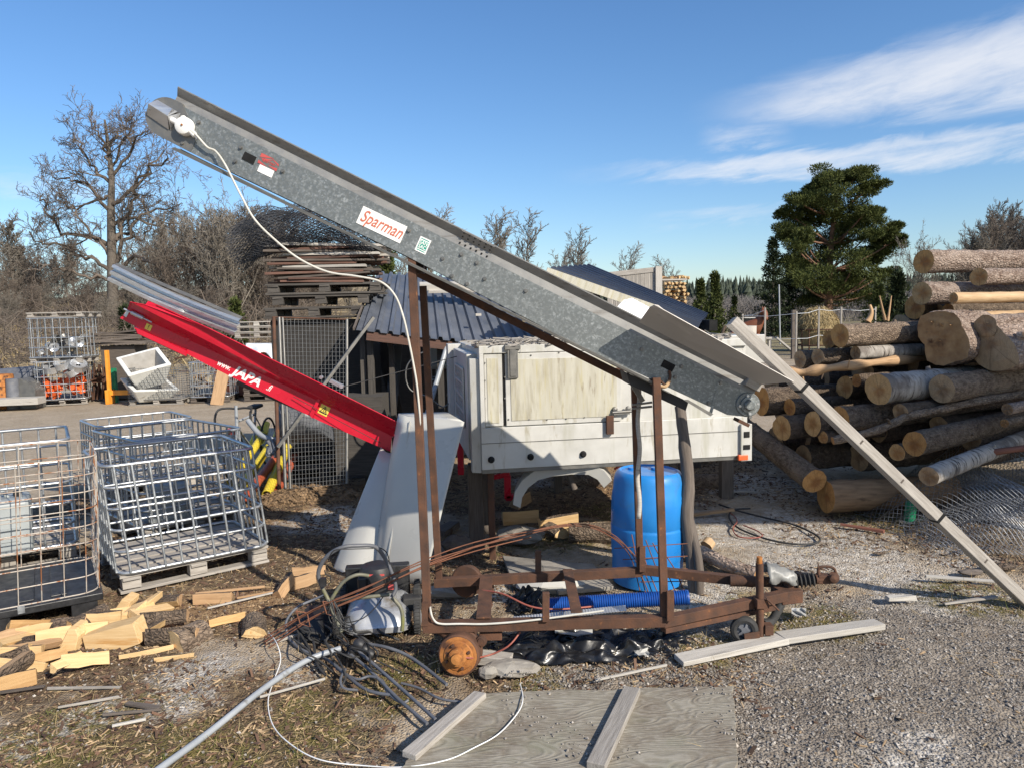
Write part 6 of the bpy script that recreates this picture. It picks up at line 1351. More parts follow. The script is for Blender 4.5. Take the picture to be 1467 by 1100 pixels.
for k in range(26):
    x0=R_.uniform(415,510); y0=R_.uniform(880,930); x1=x0+R_.uniform(10,70); y1=y0+R_.uniform(15,60)
    conduit('thin black cable tangled on the ground by the mower',[(x0,y0,.12*R_.random()+.02),((x0*2+x1)/3+R_.uniform(-14,14),(y0*2+y1)/3+R_.uniform(-10,10),.10*R_.random()+.02),((x0+2*x1)/3+R_.uniform(-14,14),(y0+2*y1)/3,.06*R_.random()+.02),(x1,y1,.015)],R_.uniform(.004,.008),'rubber','cable','black cables tangled by the mower')
mb=MB(); c=gr(508,922,.10)
for k in range(3): mb.lathe([(.022,0),(.03,.01),(.034,.03),(.028,.05),(.02,.06)],c+Vec((.03*k,.0,.01-.03*k)),(1,-.3,-.3),12)
mb.box(c+Vec((-.02,-.02,-.07)),(.04,.05,.12),rot3(.3,.3,.2)); single(mb,'clamp_knob',MT['black'],'black clamp with round knobs at the crossing of the grey tubes','clamp',bevel=.004)
# ---------------------------------------------------------------- log pile
def make_log(c,axis,L,r,bark,end,label,wob=.05,n=34,taper=.86,sq=1.,knots=3,crook=.0,group='logs in the big pile',poly=None,Yp=7.3):
    axis=Vec(axis).normalized(); c=Vec(c); m=max(10,int(L*15)); ph=R_.random()*9
    side=axis.cross(Vec((0,0,1))).normalized()
    P=[];rr=[]
    for i in range(m+1):
        t=i/m; P.append(np.array(list(c+axis*(L*t)+side*(crook*math.sin(t*3+ph))+Vec((0,0,crook*.6*math.cos(t*4+ph)))))); rr.append(r*(1-(1-taper)*t)*(1+.03*math.sin(i*1.7+ph)))
    mb=MB()
    P=np.array(P); T=np.array(list(axis)); z=np.array([0,0,1.]); N0=np.cross(z,T); N0/=np.linalg.norm(N0); B=np.cross(T,N0)
    ang=np.arange(n)/n*2*PI; prof=1+wob*(np.sin(ang*2+ph)*.5+np.sin(ang*3+ph*2)*.3+np.sin(ang*5+ph)*.22)
    if poly:
        q=[(-S(x-poly[0][0],Yp),-S(y-poly[0][1],Yp)) for x,y in poly[1:]]; th=np.array([math.atan2(b_,a_)%(2*PI) for a_,b_ in q]); rr2=np.array([math.hypot(*k_) for k_ in q]); o_s=np.argsort(th); prof=np.interp(ang,th[o_s],rr2[o_s],period=2*PI)/r
    off=NR.random(3)*20; V=[];Lc=[]
    for i in range(m+1):
        k=prof*(1+(.055 if bark!=PE else .02)*(NR.random(n)-.5)); R=rr[i]*k
        V.append(P[i]+N0*(R*np.cos(ang))[:,None]+B*(R*np.sin(ang))[:,None]*sq); Lc.append(np.stack([np.full(n,L*i/m),R*np.cos(ang),R*np.sin(ang)],1)+off)
    V=np.array(V);Lc=np.array(Lc)
    f=[(i*n+j,(i+1)*n+j,(i+1)*n+(j+1)%n,i*n+(j+1)%n)[::-1] for i in range(m) for j in range(n)]
    rv=R_.random(); mb.add(V.reshape(-1,3),f,0,Lc.reshape(-1,3),rv,True)
    # ends: ring + inner rings, slightly uneven saw cut
    eo=NR.random(3)*.02; tl=NR.normal(0,.05,2)
    for e in (0,m):
        vs=[];ls=[]
        for q in (1.,.66,.33):
            ring=P[e]+(V[e]-P[e])*q; rad_=np.stack([np.zeros(n),(V[e]-P[e])@N0*q,(V[e]-P[e])@B*q],1); d=(rad_[:,1]*tl[0]+rad_[:,2]*tl[1]+(.004*np.sin(ang*4) if q<1 else 0))
            vs.append(ring+T*(d if q<1 else 0)[...,None] if q<1 else ring); ls.append(rad_+np.array([off[0],eo[1],eo[2]]))
        vs=np.vstack(vs+[P[e][None]]); ls=np.vstack(ls+[[[off[0],eo[1],eo[2]]]])
        ff=[]
        for k in range(2):
            for j in range(n): ff.append((k*n+j,k*n+(j+1)%n,(k+1)*n+(j+1)%n,(k+1)*n+j))
        for j in range(n): ff.append((2*n+j,2*n+(j+1)%n,3*n))
        if e==0: pass
        else: ff=[q[::-1] for q in ff]
        mb.add(vs,ff,1,ls,rv)
    for k in range(knots):
        i=R_.randrange(1,m); a=R_.uniform(-.3,PI+.3); d=N0*math.cos(a)+B*math.sin(a); p=P[i]+d*rr[i]*.85
        mb.tube([Vec(p),Vec(p+d*rr[i]*R_.uniform(.2,.4))],[rr[i]*.22,rr[i]*.14],8,0,True,1 if R_.random()<.25 else 0)
    return single(mb,'log',[MT[bark],MT[end]],label,'log',group)
PB,SB,BB,DBk,PE='bark_pine','bark_spruce','bark_birch','bark_dark','peeled'
LOGS=[ # px,py,rpx,Y,yaw,pitch,L,bark,end,label
 (1323,375,16.5,8.1,24,2,3.2,PB,'endB','topmost thick pine log with pinkish lit bark and an orange-brown cut end'),
 (1402,397,12.5,7.9,26,1,3,PB,'endA','pine log lying right below the topmost log, its end at right of the top'),
 (1320.5,420.5,16.2,7.9,25,1,1.6,PB,'endA','grey-barked log under the topmost one with a wide pale tan end'),
 (1416,416,7.5,8.3,25,0,2.5,PB,'endC','thin pale log squeezed under the right log of the top'),
 (1366,427.5,8,7.55,16,0,2.6,PE,'endA','thin peeled yellow-orange log lying near the top'),
 (1310,441,16.5,8.3,28,0,2.5,DBk,'endB','reddish round log end in shade at the left of the top layers'),
 (1343,445,8.5,8.3,28,0,2,DBk,'endA','small dim round log end below the second layer'),
 (1358,444,8.5,8.05,26,0,2,SB,'endB','small orange round log end next to the dim one'),
 (1384,460,13,7.6,22,1,2.4,PE,'endA','clean peeled pale log end beside the huge cut face at right'),
 (1203,481,16.5,7.6,20,1.5,2.6,SB,'endB','sunlit log with brown branch scars reaching out left at mid height'),
 (1187.5,487,12.5,7.95,20,1,2.4,SB,'endB','log end peeping out behind the left log with branch scars'),
 (1225.6,506,9.7,7.65,18,1,2.4,BB,'endC','slim birch log with a white peeled collar at its end'),
 (1146,515,12.5,7.9,20,0,2.0,DBk,'endC','dark forked log at the far left of the pile, left half'),
 (1171,511,11.5,7.75,20,0,2.0,DBk,'endC','cracked splintered log just right of the forked log'),
 (1258,557.5,22,7.1,24,2,2.5,BB,'endA','big birch log with a heart-rot orange end in the middle of the pile'),
 (1349,557,20.5,7.0,26,3,2.5,SB,'endC','big mossy spruce log with a grey round end right of the birch'),
 (1203,600.5,18.5,7.2,18,2,2.5,SB,'endB','dark-barked log with a brown rotten end behind the leaning timber'),
 (1290,591,13,7.0,22,3,2.5,DBk,'endC','rotten dark log with a ragged black end'),
 (1310,635.5,18,6.6,30,5,2.5,SB,'endB','rough grey-barked log with a bright orange end, low in the pile at right'),
 (1285,648,12,6.85,30,3,2,SB,'endA','half log with a pale oval end left of the bright orange end'),
 (1439,606,6,6.7,30,6,1.6,SB,'endA','short thin log with a yellow end sticking out at the right edge'),
 (1443,586,8,6.75,28,4,1.6,PB,'endC','thin knobbly log with a dark grey end at the right edge'),
 (1330.5,682,14,6.3,33,9,2.6,BB,'endC','white birch log with orange lichen pointing to the front right'),
 (1183,711,24,7.05,8,0,1.35,'brownlog','endB','short thick brown log lying on the ground at the front of the pile'),
 (1120,613,18,7.6,20,0,2.0,DBk,'endA','heart-shaped pale log end at the lower left of the pile'),
 (1164,607,18,7.4,20,0,2.0,DBk,'endA','pale split-looking log end right of the heart-shaped one'),
 (1179,626,9,7.3,20,0,1.5,DBk,'endA','small pale log end under the split-looking one'),
 (1131,583,12,7.8,20,0,2.0,DBk,'endB','orange-brown log end above the heart-shaped one'),
 (1090,575,20,7.95,18,0,2.0,DBk,'endB','large reddish log end half hidden behind the conveyor tail'),
 (1151,655,18,7.7,14,0,2.2,DBk,'endC','very dark log on the ground in deep shade behind the ground log'),
 (1029,692,13,8.4,170,0,1.8,SB,'endA','log lying under the white box tail with its end to the right'),
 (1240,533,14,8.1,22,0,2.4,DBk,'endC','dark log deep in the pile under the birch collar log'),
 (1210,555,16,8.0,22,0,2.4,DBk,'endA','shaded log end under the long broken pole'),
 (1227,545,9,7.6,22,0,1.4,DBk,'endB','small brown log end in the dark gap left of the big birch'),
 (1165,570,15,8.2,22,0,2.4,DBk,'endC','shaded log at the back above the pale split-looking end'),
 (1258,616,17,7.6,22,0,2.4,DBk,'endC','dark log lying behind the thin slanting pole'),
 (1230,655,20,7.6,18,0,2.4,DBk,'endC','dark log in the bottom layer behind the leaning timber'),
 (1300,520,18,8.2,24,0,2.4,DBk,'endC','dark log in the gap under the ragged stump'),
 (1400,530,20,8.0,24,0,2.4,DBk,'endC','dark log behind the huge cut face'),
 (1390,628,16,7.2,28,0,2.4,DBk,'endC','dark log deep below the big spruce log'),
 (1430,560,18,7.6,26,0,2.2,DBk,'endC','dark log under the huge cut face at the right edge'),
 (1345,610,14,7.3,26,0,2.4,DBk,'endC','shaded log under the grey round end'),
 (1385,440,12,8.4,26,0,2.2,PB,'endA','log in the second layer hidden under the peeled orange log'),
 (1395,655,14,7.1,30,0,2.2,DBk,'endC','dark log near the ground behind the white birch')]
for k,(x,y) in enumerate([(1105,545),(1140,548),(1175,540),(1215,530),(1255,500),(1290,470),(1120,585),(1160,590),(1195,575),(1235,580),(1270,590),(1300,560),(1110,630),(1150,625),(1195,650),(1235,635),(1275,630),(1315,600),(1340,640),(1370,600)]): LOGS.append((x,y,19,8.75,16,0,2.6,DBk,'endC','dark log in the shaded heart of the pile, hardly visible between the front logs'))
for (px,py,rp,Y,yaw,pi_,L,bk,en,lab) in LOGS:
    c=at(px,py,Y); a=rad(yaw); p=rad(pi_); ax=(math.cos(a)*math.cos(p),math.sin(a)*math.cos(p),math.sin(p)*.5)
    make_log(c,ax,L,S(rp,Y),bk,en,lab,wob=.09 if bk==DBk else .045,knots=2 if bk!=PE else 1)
# log pointing to the front right on the ground
c=at(1167,689,7.0); d=(at(1075,618,8.2)-c).normalized(); make_log(c,d,2.0,S(18,7.0),SB,'endB','barked log on the ground, its orange end touching the thick brown ground log')
# ragged stump and huge bent cut face
c=at(1347,483,7.45); mb=MB()
o=make_log(c,(math.cos(rad(30)),math.sin(rad(30)),.0),2.2,S(33,7.45),PB,'endB','wide ragged torn log end, centre of the pile',n=40,poly=[(1352,488),(1321,458),(1345,451),(1372,455),(1384,476),(1392,515),(1374,524),(1345,528),(1334,524),(1330,500)],Yp=7.45); o.data.materials[1]=MT['burl']
mb=MB()
for k in range(9):
    a=R_.random()*6.28; q=R_.random()**.5*.19; p=c+Vec((-math.sin(rad(30))*math.cos(a)*q,math.cos(rad(30))*math.cos(a)*q,math.sin(a)*q)); d=Vec((-math.cos(rad(30)),-math.sin(rad(30)),R_.gauss(0,.5))).normalized(); mb.tube([p-d*.02,p+d*R_.uniform(.02,.05)],[R_.uniform(.006,.018),.002],5,cap=False)
mb.build('splinters',MT['burl'],o)
c=at(1420,492,7.2); o=make_log(c,(math.cos(rad(22)),math.sin(rad(22)),.02),2.2,S(33,7.2),PB,'endC','huge flared log butt with scraped grey-brown cut face at right edge',n=40,poly=[(1420,492),(1384,474),(1400,462),(1428,466),(1440,480),(1455,494),(1462,520),(1442,530),(1412,529),(1392,514),(1382,500)],Yp=7.2)
c=at(1412,467,7.25); make_log(c,(math.cos(rad(22)),math.sin(rad(22)),.02),2.2,S(16,7.25),PB,'endC','grey knob of a second log grown onto the top of the huge butt',wob=.12)
# broken pole and thin slanting pole
mb=MB(); pts=smooth_path([at(1128,532,7.35),at(1150,534,7.3),at(1185,528,7.25),at(1230,522,7.4),at(1280,517,7.7),at(1335,512,8.1)],5); mb.tube(pts,[.045+.012*math.sin(i) for i in range(len(pts))],10,0,True,0,wob=.25)
for (x,y,dx,dy) in ((1215,527,2,-12),(1180,533,-3,10),(1150,540,3,14)): mb.tube([at(x,y,7.25),at(x+dx,y+dy,7.2)],[.012,.004],5)
single(mb,'pole',[MT['oldsplit']],'broken stripped pole lying across the left front of the pile','pole','poles lying across the pile')
mb=MB(); pts=smooth_path([at(1193,631,6.85),at(1250,618,6.85),at(1280,606,6.9),at(1300,596,6.95),at(1350,586,7.0),at(1400,575,7.1),at(1480,562,7.3)],5); mb.tube(pts,[.038+.004*math.sin(i*1.3) for i in range(len(pts))],12,0,True,1,wob=.12)
mb.tube([at(1275,607,6.88),at(1272,600,6.8)],[.02,.008],6); single(mb,'pole',[MT['bark_spruce'],MT['endA']],'long thin barked pole slanting up to the right behind the leaning timber','pole','poles lying across the pile')
mb=MB(); mb.tube(smooth_path([at(1390,655,6.8),at(1420,648,6.8),at(1480,640,6.9)],4),.03,10,wob=.1); single(mb,'pole',[MT['redwood']],'short reddish pole under the white birch at the right edge','pole','poles lying across the pile')
# branch stubs standing on the left log
for k,(x,y,x2,y2,r,lab) in enumerate(((1243,461,1246,437,.03,'twisted brown bark stub sticking up from the sunlit log'),(1268,459,1260,424,.014,'pale splinter sticking up leftmost of the pair on the sunlit log'),(1272,460,1277,424,.012,'orange splinter sticking up rightmost of the pair on the sunlit log'))):
    a=at(x,y,7.75); b=at(x2,y2,7.75); m=a.lerp(b,.5)+Vec((.03 if k==0 else 0,0,0)); mb=MB(); mb.tube(smooth_path([a,m,b],4),[r*(1.2-.1*i) for i in range(9)],7,wob=.3); single(mb,'stub',MT['oldsplit'],lab,'stub')
# added unseen canopy: stands in for whatever shades the ground before the log pile
t=thing('shade_canopy','added shade-casting board canopy on posts, unseen, out of the picture to the right','canopy',Vec((10.5,2.3,0)))
mb=MB()
for k in range(16): mb.box(Vec((9.6,1.40+.118*k,5.0+.012*k)),(5.1,.108,.028),rotz(R_.gauss(0,.003)),jit=.006)
mb.build('roof',MT['grey_wood'],t)
for y in (1.5,3.1):
    mb=MB(); mb.beam(Vec((7.3,y,4.93)),Vec((12,y,4.93)),.07,.12); mb.build('purlin',MT['grey_wood'],t)
for x in (9.4,11.8):
    for y in (1.5,3.1): mb=MB(); mb.beam(Vec((x,y,-.02)),Vec((x,y,4.87)),.14,.14,(0,1,0)); mb.build('post',MT['grey_wood'],t)
# ---------------------------------------------------------------- wire netting heap and roll
def hexnet(fn,nu,nv,r,mb,rnd=.0,sides=3):
    # fn(u,v)->Vec ; diamond/hex pattern
    for i in range(nu):
        for j in range(nv):
            u=(i+.5*(j%2))/nu; v=j/nv; a=fn(u,v); b=fn(u+.5/nu,v+1/nv); c=fn(u-.5/nu,v+1/nv)
            for q in (b,c):
                mb.tube([a,q],r,sides,cap=False,rnd=R_.random())
def netfn(px,py,rx,ry,h,seed):
    c=gr(px,py); r=random.Random(seed); o=r.random()*30
    def fn(u,v):
        x=(u*2-1)*rx; y=(v*2-1)*ry
        z=h*max(0,1-(x/rx)**2)*max(0,1-(y/ry)**2)*(.55+.9*float(vnoise(np.array(u*4+o),np.array(v*4))))+.02*math.sin(v*40+u*5)+.02
        return Vec((c.x+x+.08*float(vnoise(np.array(u*6+o),np.array(v*6+3))),c.y+y+.12*math.sin(u*9+o)*.5,max(z,.0)+float(gz(c.x+x,c.y+y))))
    return fn
mb=MB()
for (px,py,rx,ry,h,s) in ((1395,745,.95,.75,.42,1),(1420,715,.8,.75,.62,2),(1440,770,.7,.5,.32,3)):
    hexnet(netfn(px,py,rx,ry,h,s),44,46,.0024,mb)
single(mb,'wire_netting',MT['wirenet'],'crumpled heap of grey chicken-wire netting before the log pile at right','wire netting')
mb=MB(); mb.lathe([(.045,0),(.05,.01),(.05,.20),(0,.2)],gr(1302,748,.0),(0.1,0,1),16); single(mb,'green_tube',MT['green'],'short green plastic tube standing by the netting behind the leaning timber','tube')
for (x,y,s,l) in ((1390,822,.12,'dark clod of bark on moss by the leaning timber'),(1270,722,.1,'small dark stone under the netting edge')): rock(l,x,y,s*.5,int(x),'dark_wood',(1.6,.7,.4),'clod')
for (x,y,s,l) in ((1430,815,.16,'purple-grey bark lump at the right edge by the leaning timber'),(1260,793,.06,'small dark leaf-like clod on the grit before the netting')): rock(l,x,y,s*.6,int(x),'bark_dark',(1.5,.6,.3),'clod')
# ---------------------------------------------------------------- open shed with dark ribbed roof
def ribroof(mb,a,b,c,d,n,h=.035,sub=5):
    # a,b eave left/right ; d,c ridge left/right ; n ribs across
    a,b,c,d=[Vec(q) for q in (a,b,c,d)]; nr=(b-a).cross(d-a).normalized(); nr=nr if nr.z>0 else -nr; P=[]
    prof=[(0,0),(.45,0),(.55,1),(.8,1),(.92,0)]
    for k in range(n):
        for (t,hh) in prof:
            u=(k+t)/n; lo=a.lerp(b,u); hi=d.lerp(c,u); P.append([list(lo.lerp(hi,s/sub)+nr*(h*hh)) for s in range(sub+1)])
    lo=b;hi=c; P.append([list(lo.lerp(hi,s/sub)) for s in range(sub+1)])
    mb.grid(P,smooth=False)
t=thing('open_shed','low open shed with dark grey ribbed metal roof behind the red conveyor','shed',at(640,640,9.0)-Vec((0,0,at(640,640,9.0).z)))
a=at(510,473,8.4);b=at(772,503,8.9);c=at(716,402,11.2);d=at(540,392,11.0)
mb=MB(); ribroof(mb,a,b,c,d,15); mb.build('roof',MT['roof'],t,solid=.004)
mb=MB(); mb.beam(a+Vec((.1,.08,-.07)),b+Vec((0,.08,-.07)),.06,.1); mb.build('eave_beam',MT['redwood2'],t); mb=MB(); mb.beam(a+Vec((-.03,.02,.01)),d+Vec((-.03,0,.01)),.02,.03); mb.build('verge_trim',MT['dark_wood'],t)
for (x,y,Y,w) in ((530,480,8.7,.07),(519,480,8.75,.06),(566,485,11,.08),(630,490,8.9,.07),(560,482,8.9,.06),(760,500,9.0,.07)):
    p=at(x,y,Y); mb=MB(); mb.beam(Vec((p.x,p.y,-.02)),p,w,w,(0,1,0)); mb.build('post',MT['stackwood'],t)
q=[at(585,405,10.7),at(765,560,12)]
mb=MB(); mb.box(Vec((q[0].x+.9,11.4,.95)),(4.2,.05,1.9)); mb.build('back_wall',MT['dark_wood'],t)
mb=MB(); mb.box(at(650,410,9.9)+Vec((.1,0,.0)),(1.1,.16,.09),rotz(.12)@rotx(.25)); mb.box(at(690,416,9.85),(1.4,.1,.04),rotz(.1)@rotx(.25)); mb.box(at(680,412,9.95),(.7,.14,.06),rotz(-.08)@rotx(.25)); single(mb,'roof_board',MT['pale_wood'],'white weathered boards lying across the ribbed shed roof','board',bevel=.004)
mb=MB(); mb.box(at(685,457,9.0)+Vec((0,0,.05)),(.07,.05,.03),rotz(.3)); single(mb,'twig_bit',MT['pale_wood'],'little pale chip lying on the shed roof near the eave','chip')
# things inside the shed
for (x,y,Y,L,tl,m,lab) in ((585,640,10.2,1.7,-.22,'dark_wood','dark board leaning inside the shed, left'),(552,640,10.,1.8,.1,'galvdark','grey metal strip hanging inside the shed'),(600,650,9.8,1.9,.3,'dark_wood','dark board leaning inside the shed, right')):
    p=at(x,y,Y); p.z=0; mb=MB(); mb.beam(p,p+Vec((math.sin(tl)*L,.3,math.cos(tl)*L)),.16,.03,(0,1,0)); single(mb,'leaning_board',MT[m],lab,'board')
mb=MB(); P=[[list(at(556+10*math.sin(i*.9+j)*.4+j*3,495+i*14,9.6)) for j in range(5)] for i in range(9)]; mb.grid(P); single(mb,'hanging_tarp',MT['tarpdark'],'crumpled blue-grey tarp hanging from the shed beam','tarp',solid=.004)
mb=MB(); mb.tube([at(640,497,8.7),at(610,600,8.3)],.03,8); single(mb,'grey_pole',MT['greypipe'],'light grey pole leaning beside the end of the white box','pole')
mb=MB(); mb.tube(smooth_path([at(x,y,7.6) for x,y in [(612,503),(595,510),(583,525),(582,545),(590,560),(612,568),(632,582),(640,580),(650,570)]],5),.008,6); single(mb,'cable_loop',MT['galvdark'],'thin grey cable loop hanging by the white box end','cable')
mb=MB(); mb.box(at(628,512,9.6),(.22,.12,.3)); mb.box(at(628,523,9.55),(.26,.14,.05)); single(mb,'canister',MT['canister'],'pale plastic can standing on a rack under the shed roof','canister',bevel=.02)
ibc('small grey cage inside the shed seen above the white box end',(-1.15,10.6),(-.35,10.8),(-1.25,11.1),1.95,None,nx=7,ny=5,r=.01,h=.9)
mb=MB(); mb.box(at(742,486,11.2),(1.6,.3,.5)); single(mb,'green_container',MT['tarpdark'],'dark green container seen between shed roof and white box','container',bevel=.03)
# second shed roof right
t=thing('lean_to_shed','dark blue ribbed lean-to roof with a lichen-covered edge board behind the conveyor hopper','shed',Vec((1.6,8.6,0)))
a=at(1000,470,8.3);b=at(1012,455,9.6);c=at(842,384,10.6);d=at(782,390,8.2)
mb=MB(); ribroof(mb,a,b,c,d,8,.06); mb.build('roof',MT['roofdark'],t,solid=.004)
mb=MB(); mb.beam(d+Vec((0,-.03,.0)),a+Vec((-.5,-.03,.22)),.03,.1); mb.build('edge_board',MT['algae'],t)
e=at(1003,466,8.9); mb=MB(); mb.beam(a+Vec((-.08,.05,-.09)),b+Vec((-.05,0,-.09)),.1,.12); mb.build('eave_beam',MT['rust'],t)
mb=MB(); mb.box(at(1012,466,8.6),(.09,.6,.12)); mb.build('gutter',MT['hole'],t)
for p in (a+Vec((-.15,.1,0)),b+Vec((-.15,-.1,0)),d+Vec((.1,.1,0)),c+Vec((.1,-.2,0))):
    mb=MB(); mb.beam(Vec((p.x,p.y,-.02)),p-Vec((0,0,.1)),.09,.09,(0,1,0)); mb.build('post',MT['dark_wood'],t)
mb=MB(); mb.box(Vec((1.5,10.3,.8)),(2.0,.05,1.6)); mb.build('back_wall',MT['dark_wood'],t)
mb=MB(); mb.box(at(1058,500,10.0),(.55,.4,.38),rotz(.3)); mb.box(at(1052,488,10.0),(.5,.3,.04),rotz(.3)); single(mb,'white_crate',MT['sheet'],'white plastic crate behind the hopper flap below the timber end','crate',bevel=.01)
# slatted wood wagon wall and firewood stack
t=thing('plank_bin','grey slatted wooden bin with a tilted top edge behind the lean-to roof','wooden bin',Vec((at(915,440,14).x,14,0)))
a=at(870,394,14);b=at(943,386,14); mb=MB()
for i in range(26):
    u=(i+.5)/26; p=a.lerp(b,u); mb.beam(Vec((p.x,p.y,0)),p,.035,.03,(0,1,0),jit=.006)
mb.build('slats',MT['grey_wood'],t)
mb=MB(); mb.beam(a,b,.06,.09); mb.build('top_rail',MT['grey_wood'],t); mb=MB(); mb.beam(Vec((b.x,b.y-.04,0)),b+Vec((.0,-.04,.05)),.12,.06,(0,1,0)); mb.build('corner_post',MT['pale_wood'],t)
mb=MB(); mb.beam(Vec((a.x,a.y,.4)),Vec((a.x+.3,a.y+1,.4)),.05,.8); mb.build('side',MT['dark_wood'],t)
t=thing('firewood_rack','tall crate with white top rim holding stacked firewood right of the slatted bin','rack',Vec((at(966,440,15).x,15,0)))
p=at(966,401,15); mb=MB(); mb.box(Vec((p.x,15.25,p.z)),(.5,.6,.03)); mb.build('rim',MT['pale_wood'],t); mb=MB(); mb.box(Vec((p.x,15.2,p.z*.36)),(.48,.5,p.z*.72)); mb.build('body',MT['dark_wood'],t)
pr=None; k=0
for i in range(9):
    for j in range(7):
        x=p.x-.22+.44*(j+.5*(i%2)*.9)/6.6; z=p.z*.735+ (p.z*.25)*(i+.5)/9; 
        if pr is None:
            mb=MB(); wedge(mb,Vec((0,0,0)),.33,.055,0,1.4,rot3(PI/2,0,.3)); pr=single(mb,'split_log',[MT['fresh'],MT['oldsplit']],'small split log end in the tall firewood rack beyond the lean-to roof','firewood','split logs stacked in the tall rack',loc=(0,0,0)); pr.location=(x,15,z)
        else:
            o=pr.copy(); C.objects.link(o); o.location=(x+R_.gauss(0,.01),15+R_.gauss(0,.04),z); o.rotation_euler=(0,R_.random()*6.28,R_.gauss(0,.2))
for k in range(9):
    o=pr.copy(); C.objects.link(o); o.location=(p.x-.2+.05*k,15.2,p.z+.03+.03*R_.random()); o.rotation_euler=(0,R_.random()*6,R_.random()*3)
# ---------------------------------------------------------------- pallet stack with boards, wire roll and mesh panel
sx=at(388,600,9.2).x; base=Vec((sx,9.2,0)); ux=Vec((1,.06,0)).normalized(); uy=Vec((-.06,1,0))
z0_=at(450,456,9.2).z
ztop=at(450,405,9.2).z
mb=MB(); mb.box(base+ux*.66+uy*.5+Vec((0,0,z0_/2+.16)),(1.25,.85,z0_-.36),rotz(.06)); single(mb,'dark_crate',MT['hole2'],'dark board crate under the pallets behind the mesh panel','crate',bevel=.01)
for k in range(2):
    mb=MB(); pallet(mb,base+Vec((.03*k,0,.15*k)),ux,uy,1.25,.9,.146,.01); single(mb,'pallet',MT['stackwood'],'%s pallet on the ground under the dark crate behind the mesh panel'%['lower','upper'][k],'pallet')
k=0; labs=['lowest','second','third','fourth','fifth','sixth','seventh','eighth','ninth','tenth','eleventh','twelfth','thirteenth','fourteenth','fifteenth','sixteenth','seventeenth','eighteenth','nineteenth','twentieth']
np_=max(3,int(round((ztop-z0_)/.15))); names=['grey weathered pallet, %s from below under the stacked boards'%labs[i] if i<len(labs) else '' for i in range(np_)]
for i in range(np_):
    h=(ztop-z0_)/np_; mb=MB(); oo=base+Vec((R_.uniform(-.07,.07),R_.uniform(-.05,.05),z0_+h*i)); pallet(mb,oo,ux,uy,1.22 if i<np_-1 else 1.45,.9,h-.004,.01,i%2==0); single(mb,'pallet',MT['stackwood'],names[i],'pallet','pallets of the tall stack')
z=ztop
zb2=at(450,348,9.2).z; nb=13
blab=['bottom','second','third','fourth','fifth','sixth','seventh','eighth','ninth','tenth','eleventh','twelfth','top']
for i in range(nb):
    h=(zb2-z)/nb; zz=z+h*i; w=1.0+.32*(i/nb)+R_.uniform(-.1,.1); mb=MB()
    for j in range(6):
        sh=R_.uniform(-.13,.16); c=base+ux*(.66+.12*(i/nb)+sh)+uy*(.08+.15*j)+Vec((0,0,zz+h*.5)); mb.box(c,(w+R_.uniform(-.1,.2),.13,h*.72),rotz(.05+R_.gauss(0,.05))@roty(R_.gauss(.0,.02)),jit=.008)
    single(mb,'board_layer',MT['redwood2'] if i in(0,1,3,6,8,11) else (MT['pale_wood'] if i in (5,12,9) else MT['dark_wood']),'%s layer of old board siding stacked on the pallets, %s'%(blab[i],'red-brown' if i in(0,1,3,6,8,11) else ('whitish' if i in(5,12,9) else 'grey')),'boards','old boards stacked on the pallets')
# wire roll draped over the stack
def rollfn(k):
    cx=at(442,346,9.5)
    def fn(u,v):
        a=u*2*PI*1.0; L=(v*2-1); rr=.22+.035*k+.03*math.sin(v*23+k)+.03*math.sin(u*19+v*7+k*2)
        return cx+Vec((L*.86*(1+.0),math.cos(a)*rr*1.5,.10+math.sin(a)*rr*.8-.30*max(0,-L-.45)-.14*max(0,L-.5)+.09*(1-L*L)+.03*math.sin(L*6)))
    return fn
mb=MB()
for k in range(4): hexnet(rollfn(k),38,44,.0028,mb)
for k in range(60):
    f=rollfn(R_.randrange(5)); v=R_.random()*.25; u=R_.random(); p=f(u,v); mb.tube([p,p+Vec((-R_.uniform(.03,.2),R_.gauss(0,.1),R_.gauss(-.05,.1)))],.0025,3,cap=False)
single(mb,'wire_roll',MT['wiredark'],'dark loose roll of wire fencing slumped on top of the board stack','wire roll')
# mesh panel leaning in front of the stack, with tarp bale and slats behind
t=thing('mesh_panel','tall galvanised mesh panel with a rusty frame leaning before the pallet stack','mesh panel',at(455,697,7.5)-Vec((0,0,at(455,697,7.5).z)))
def pq(u,v): 
    a=at(409,700,7.5).lerp(at(497,692,7.6),u); b=at(400,455,7.9).lerp(at(497,458,8.0),u); a.z=max(a.z,0); return a.lerp(b,v)
mb=MB()
for i in range(19): mb.tube([pq(i/18,0),pq(i/18,1)],.0021,4,cap=False)
for i in range(40): mb.tube([pq(0,i/39),pq(1,i/39)],.0018,4,cap=False)
mb.build('mesh',MT['mesh'],t)
mb=MB(); mb.tube([pq(.0,0),pq(0,1)],.018,8); mb.tube([pq(1,0),pq(1,1)],.016,8); mb.tube([pq(.08,0),pq(.05,1)],.012,8); mb.build('frame',MT['galvdark'],t)
mb=MB(); mb.tube([pq(-.1,0),pq(-.08,1)],.02,8); mb.tube([pq(-.1,1),pq(1,1)],.01,6); mb.build('rusty_post',MT['rust'],t)
mb=MB(); P=[]
for i in range(18):
    r=[]
    for j in range(16):
        a=j/15*PI; u=i/17; e=math.sin(min(1,u*5,(1-u)*5)*PI/2); nz=float(fbm(np.array(i*.5),np.array(j*.6+3),3)); c=at(420,650,8.6).lerp(at(500,650,8.6),u); r.append([c.x,7.95-.28*math.cos(a*1.)*0-.25*math.sin(a)*e*(.7+nz*.5),.55+.5*(j/15)*(.8+nz*.4)*e+.15])
    P.append(r)
mb.grid(P); single(mb,'tarp_bundle',MT['tarpdark'],'grey-blue tarp bundle stuffed behind the mesh panel','tarp')
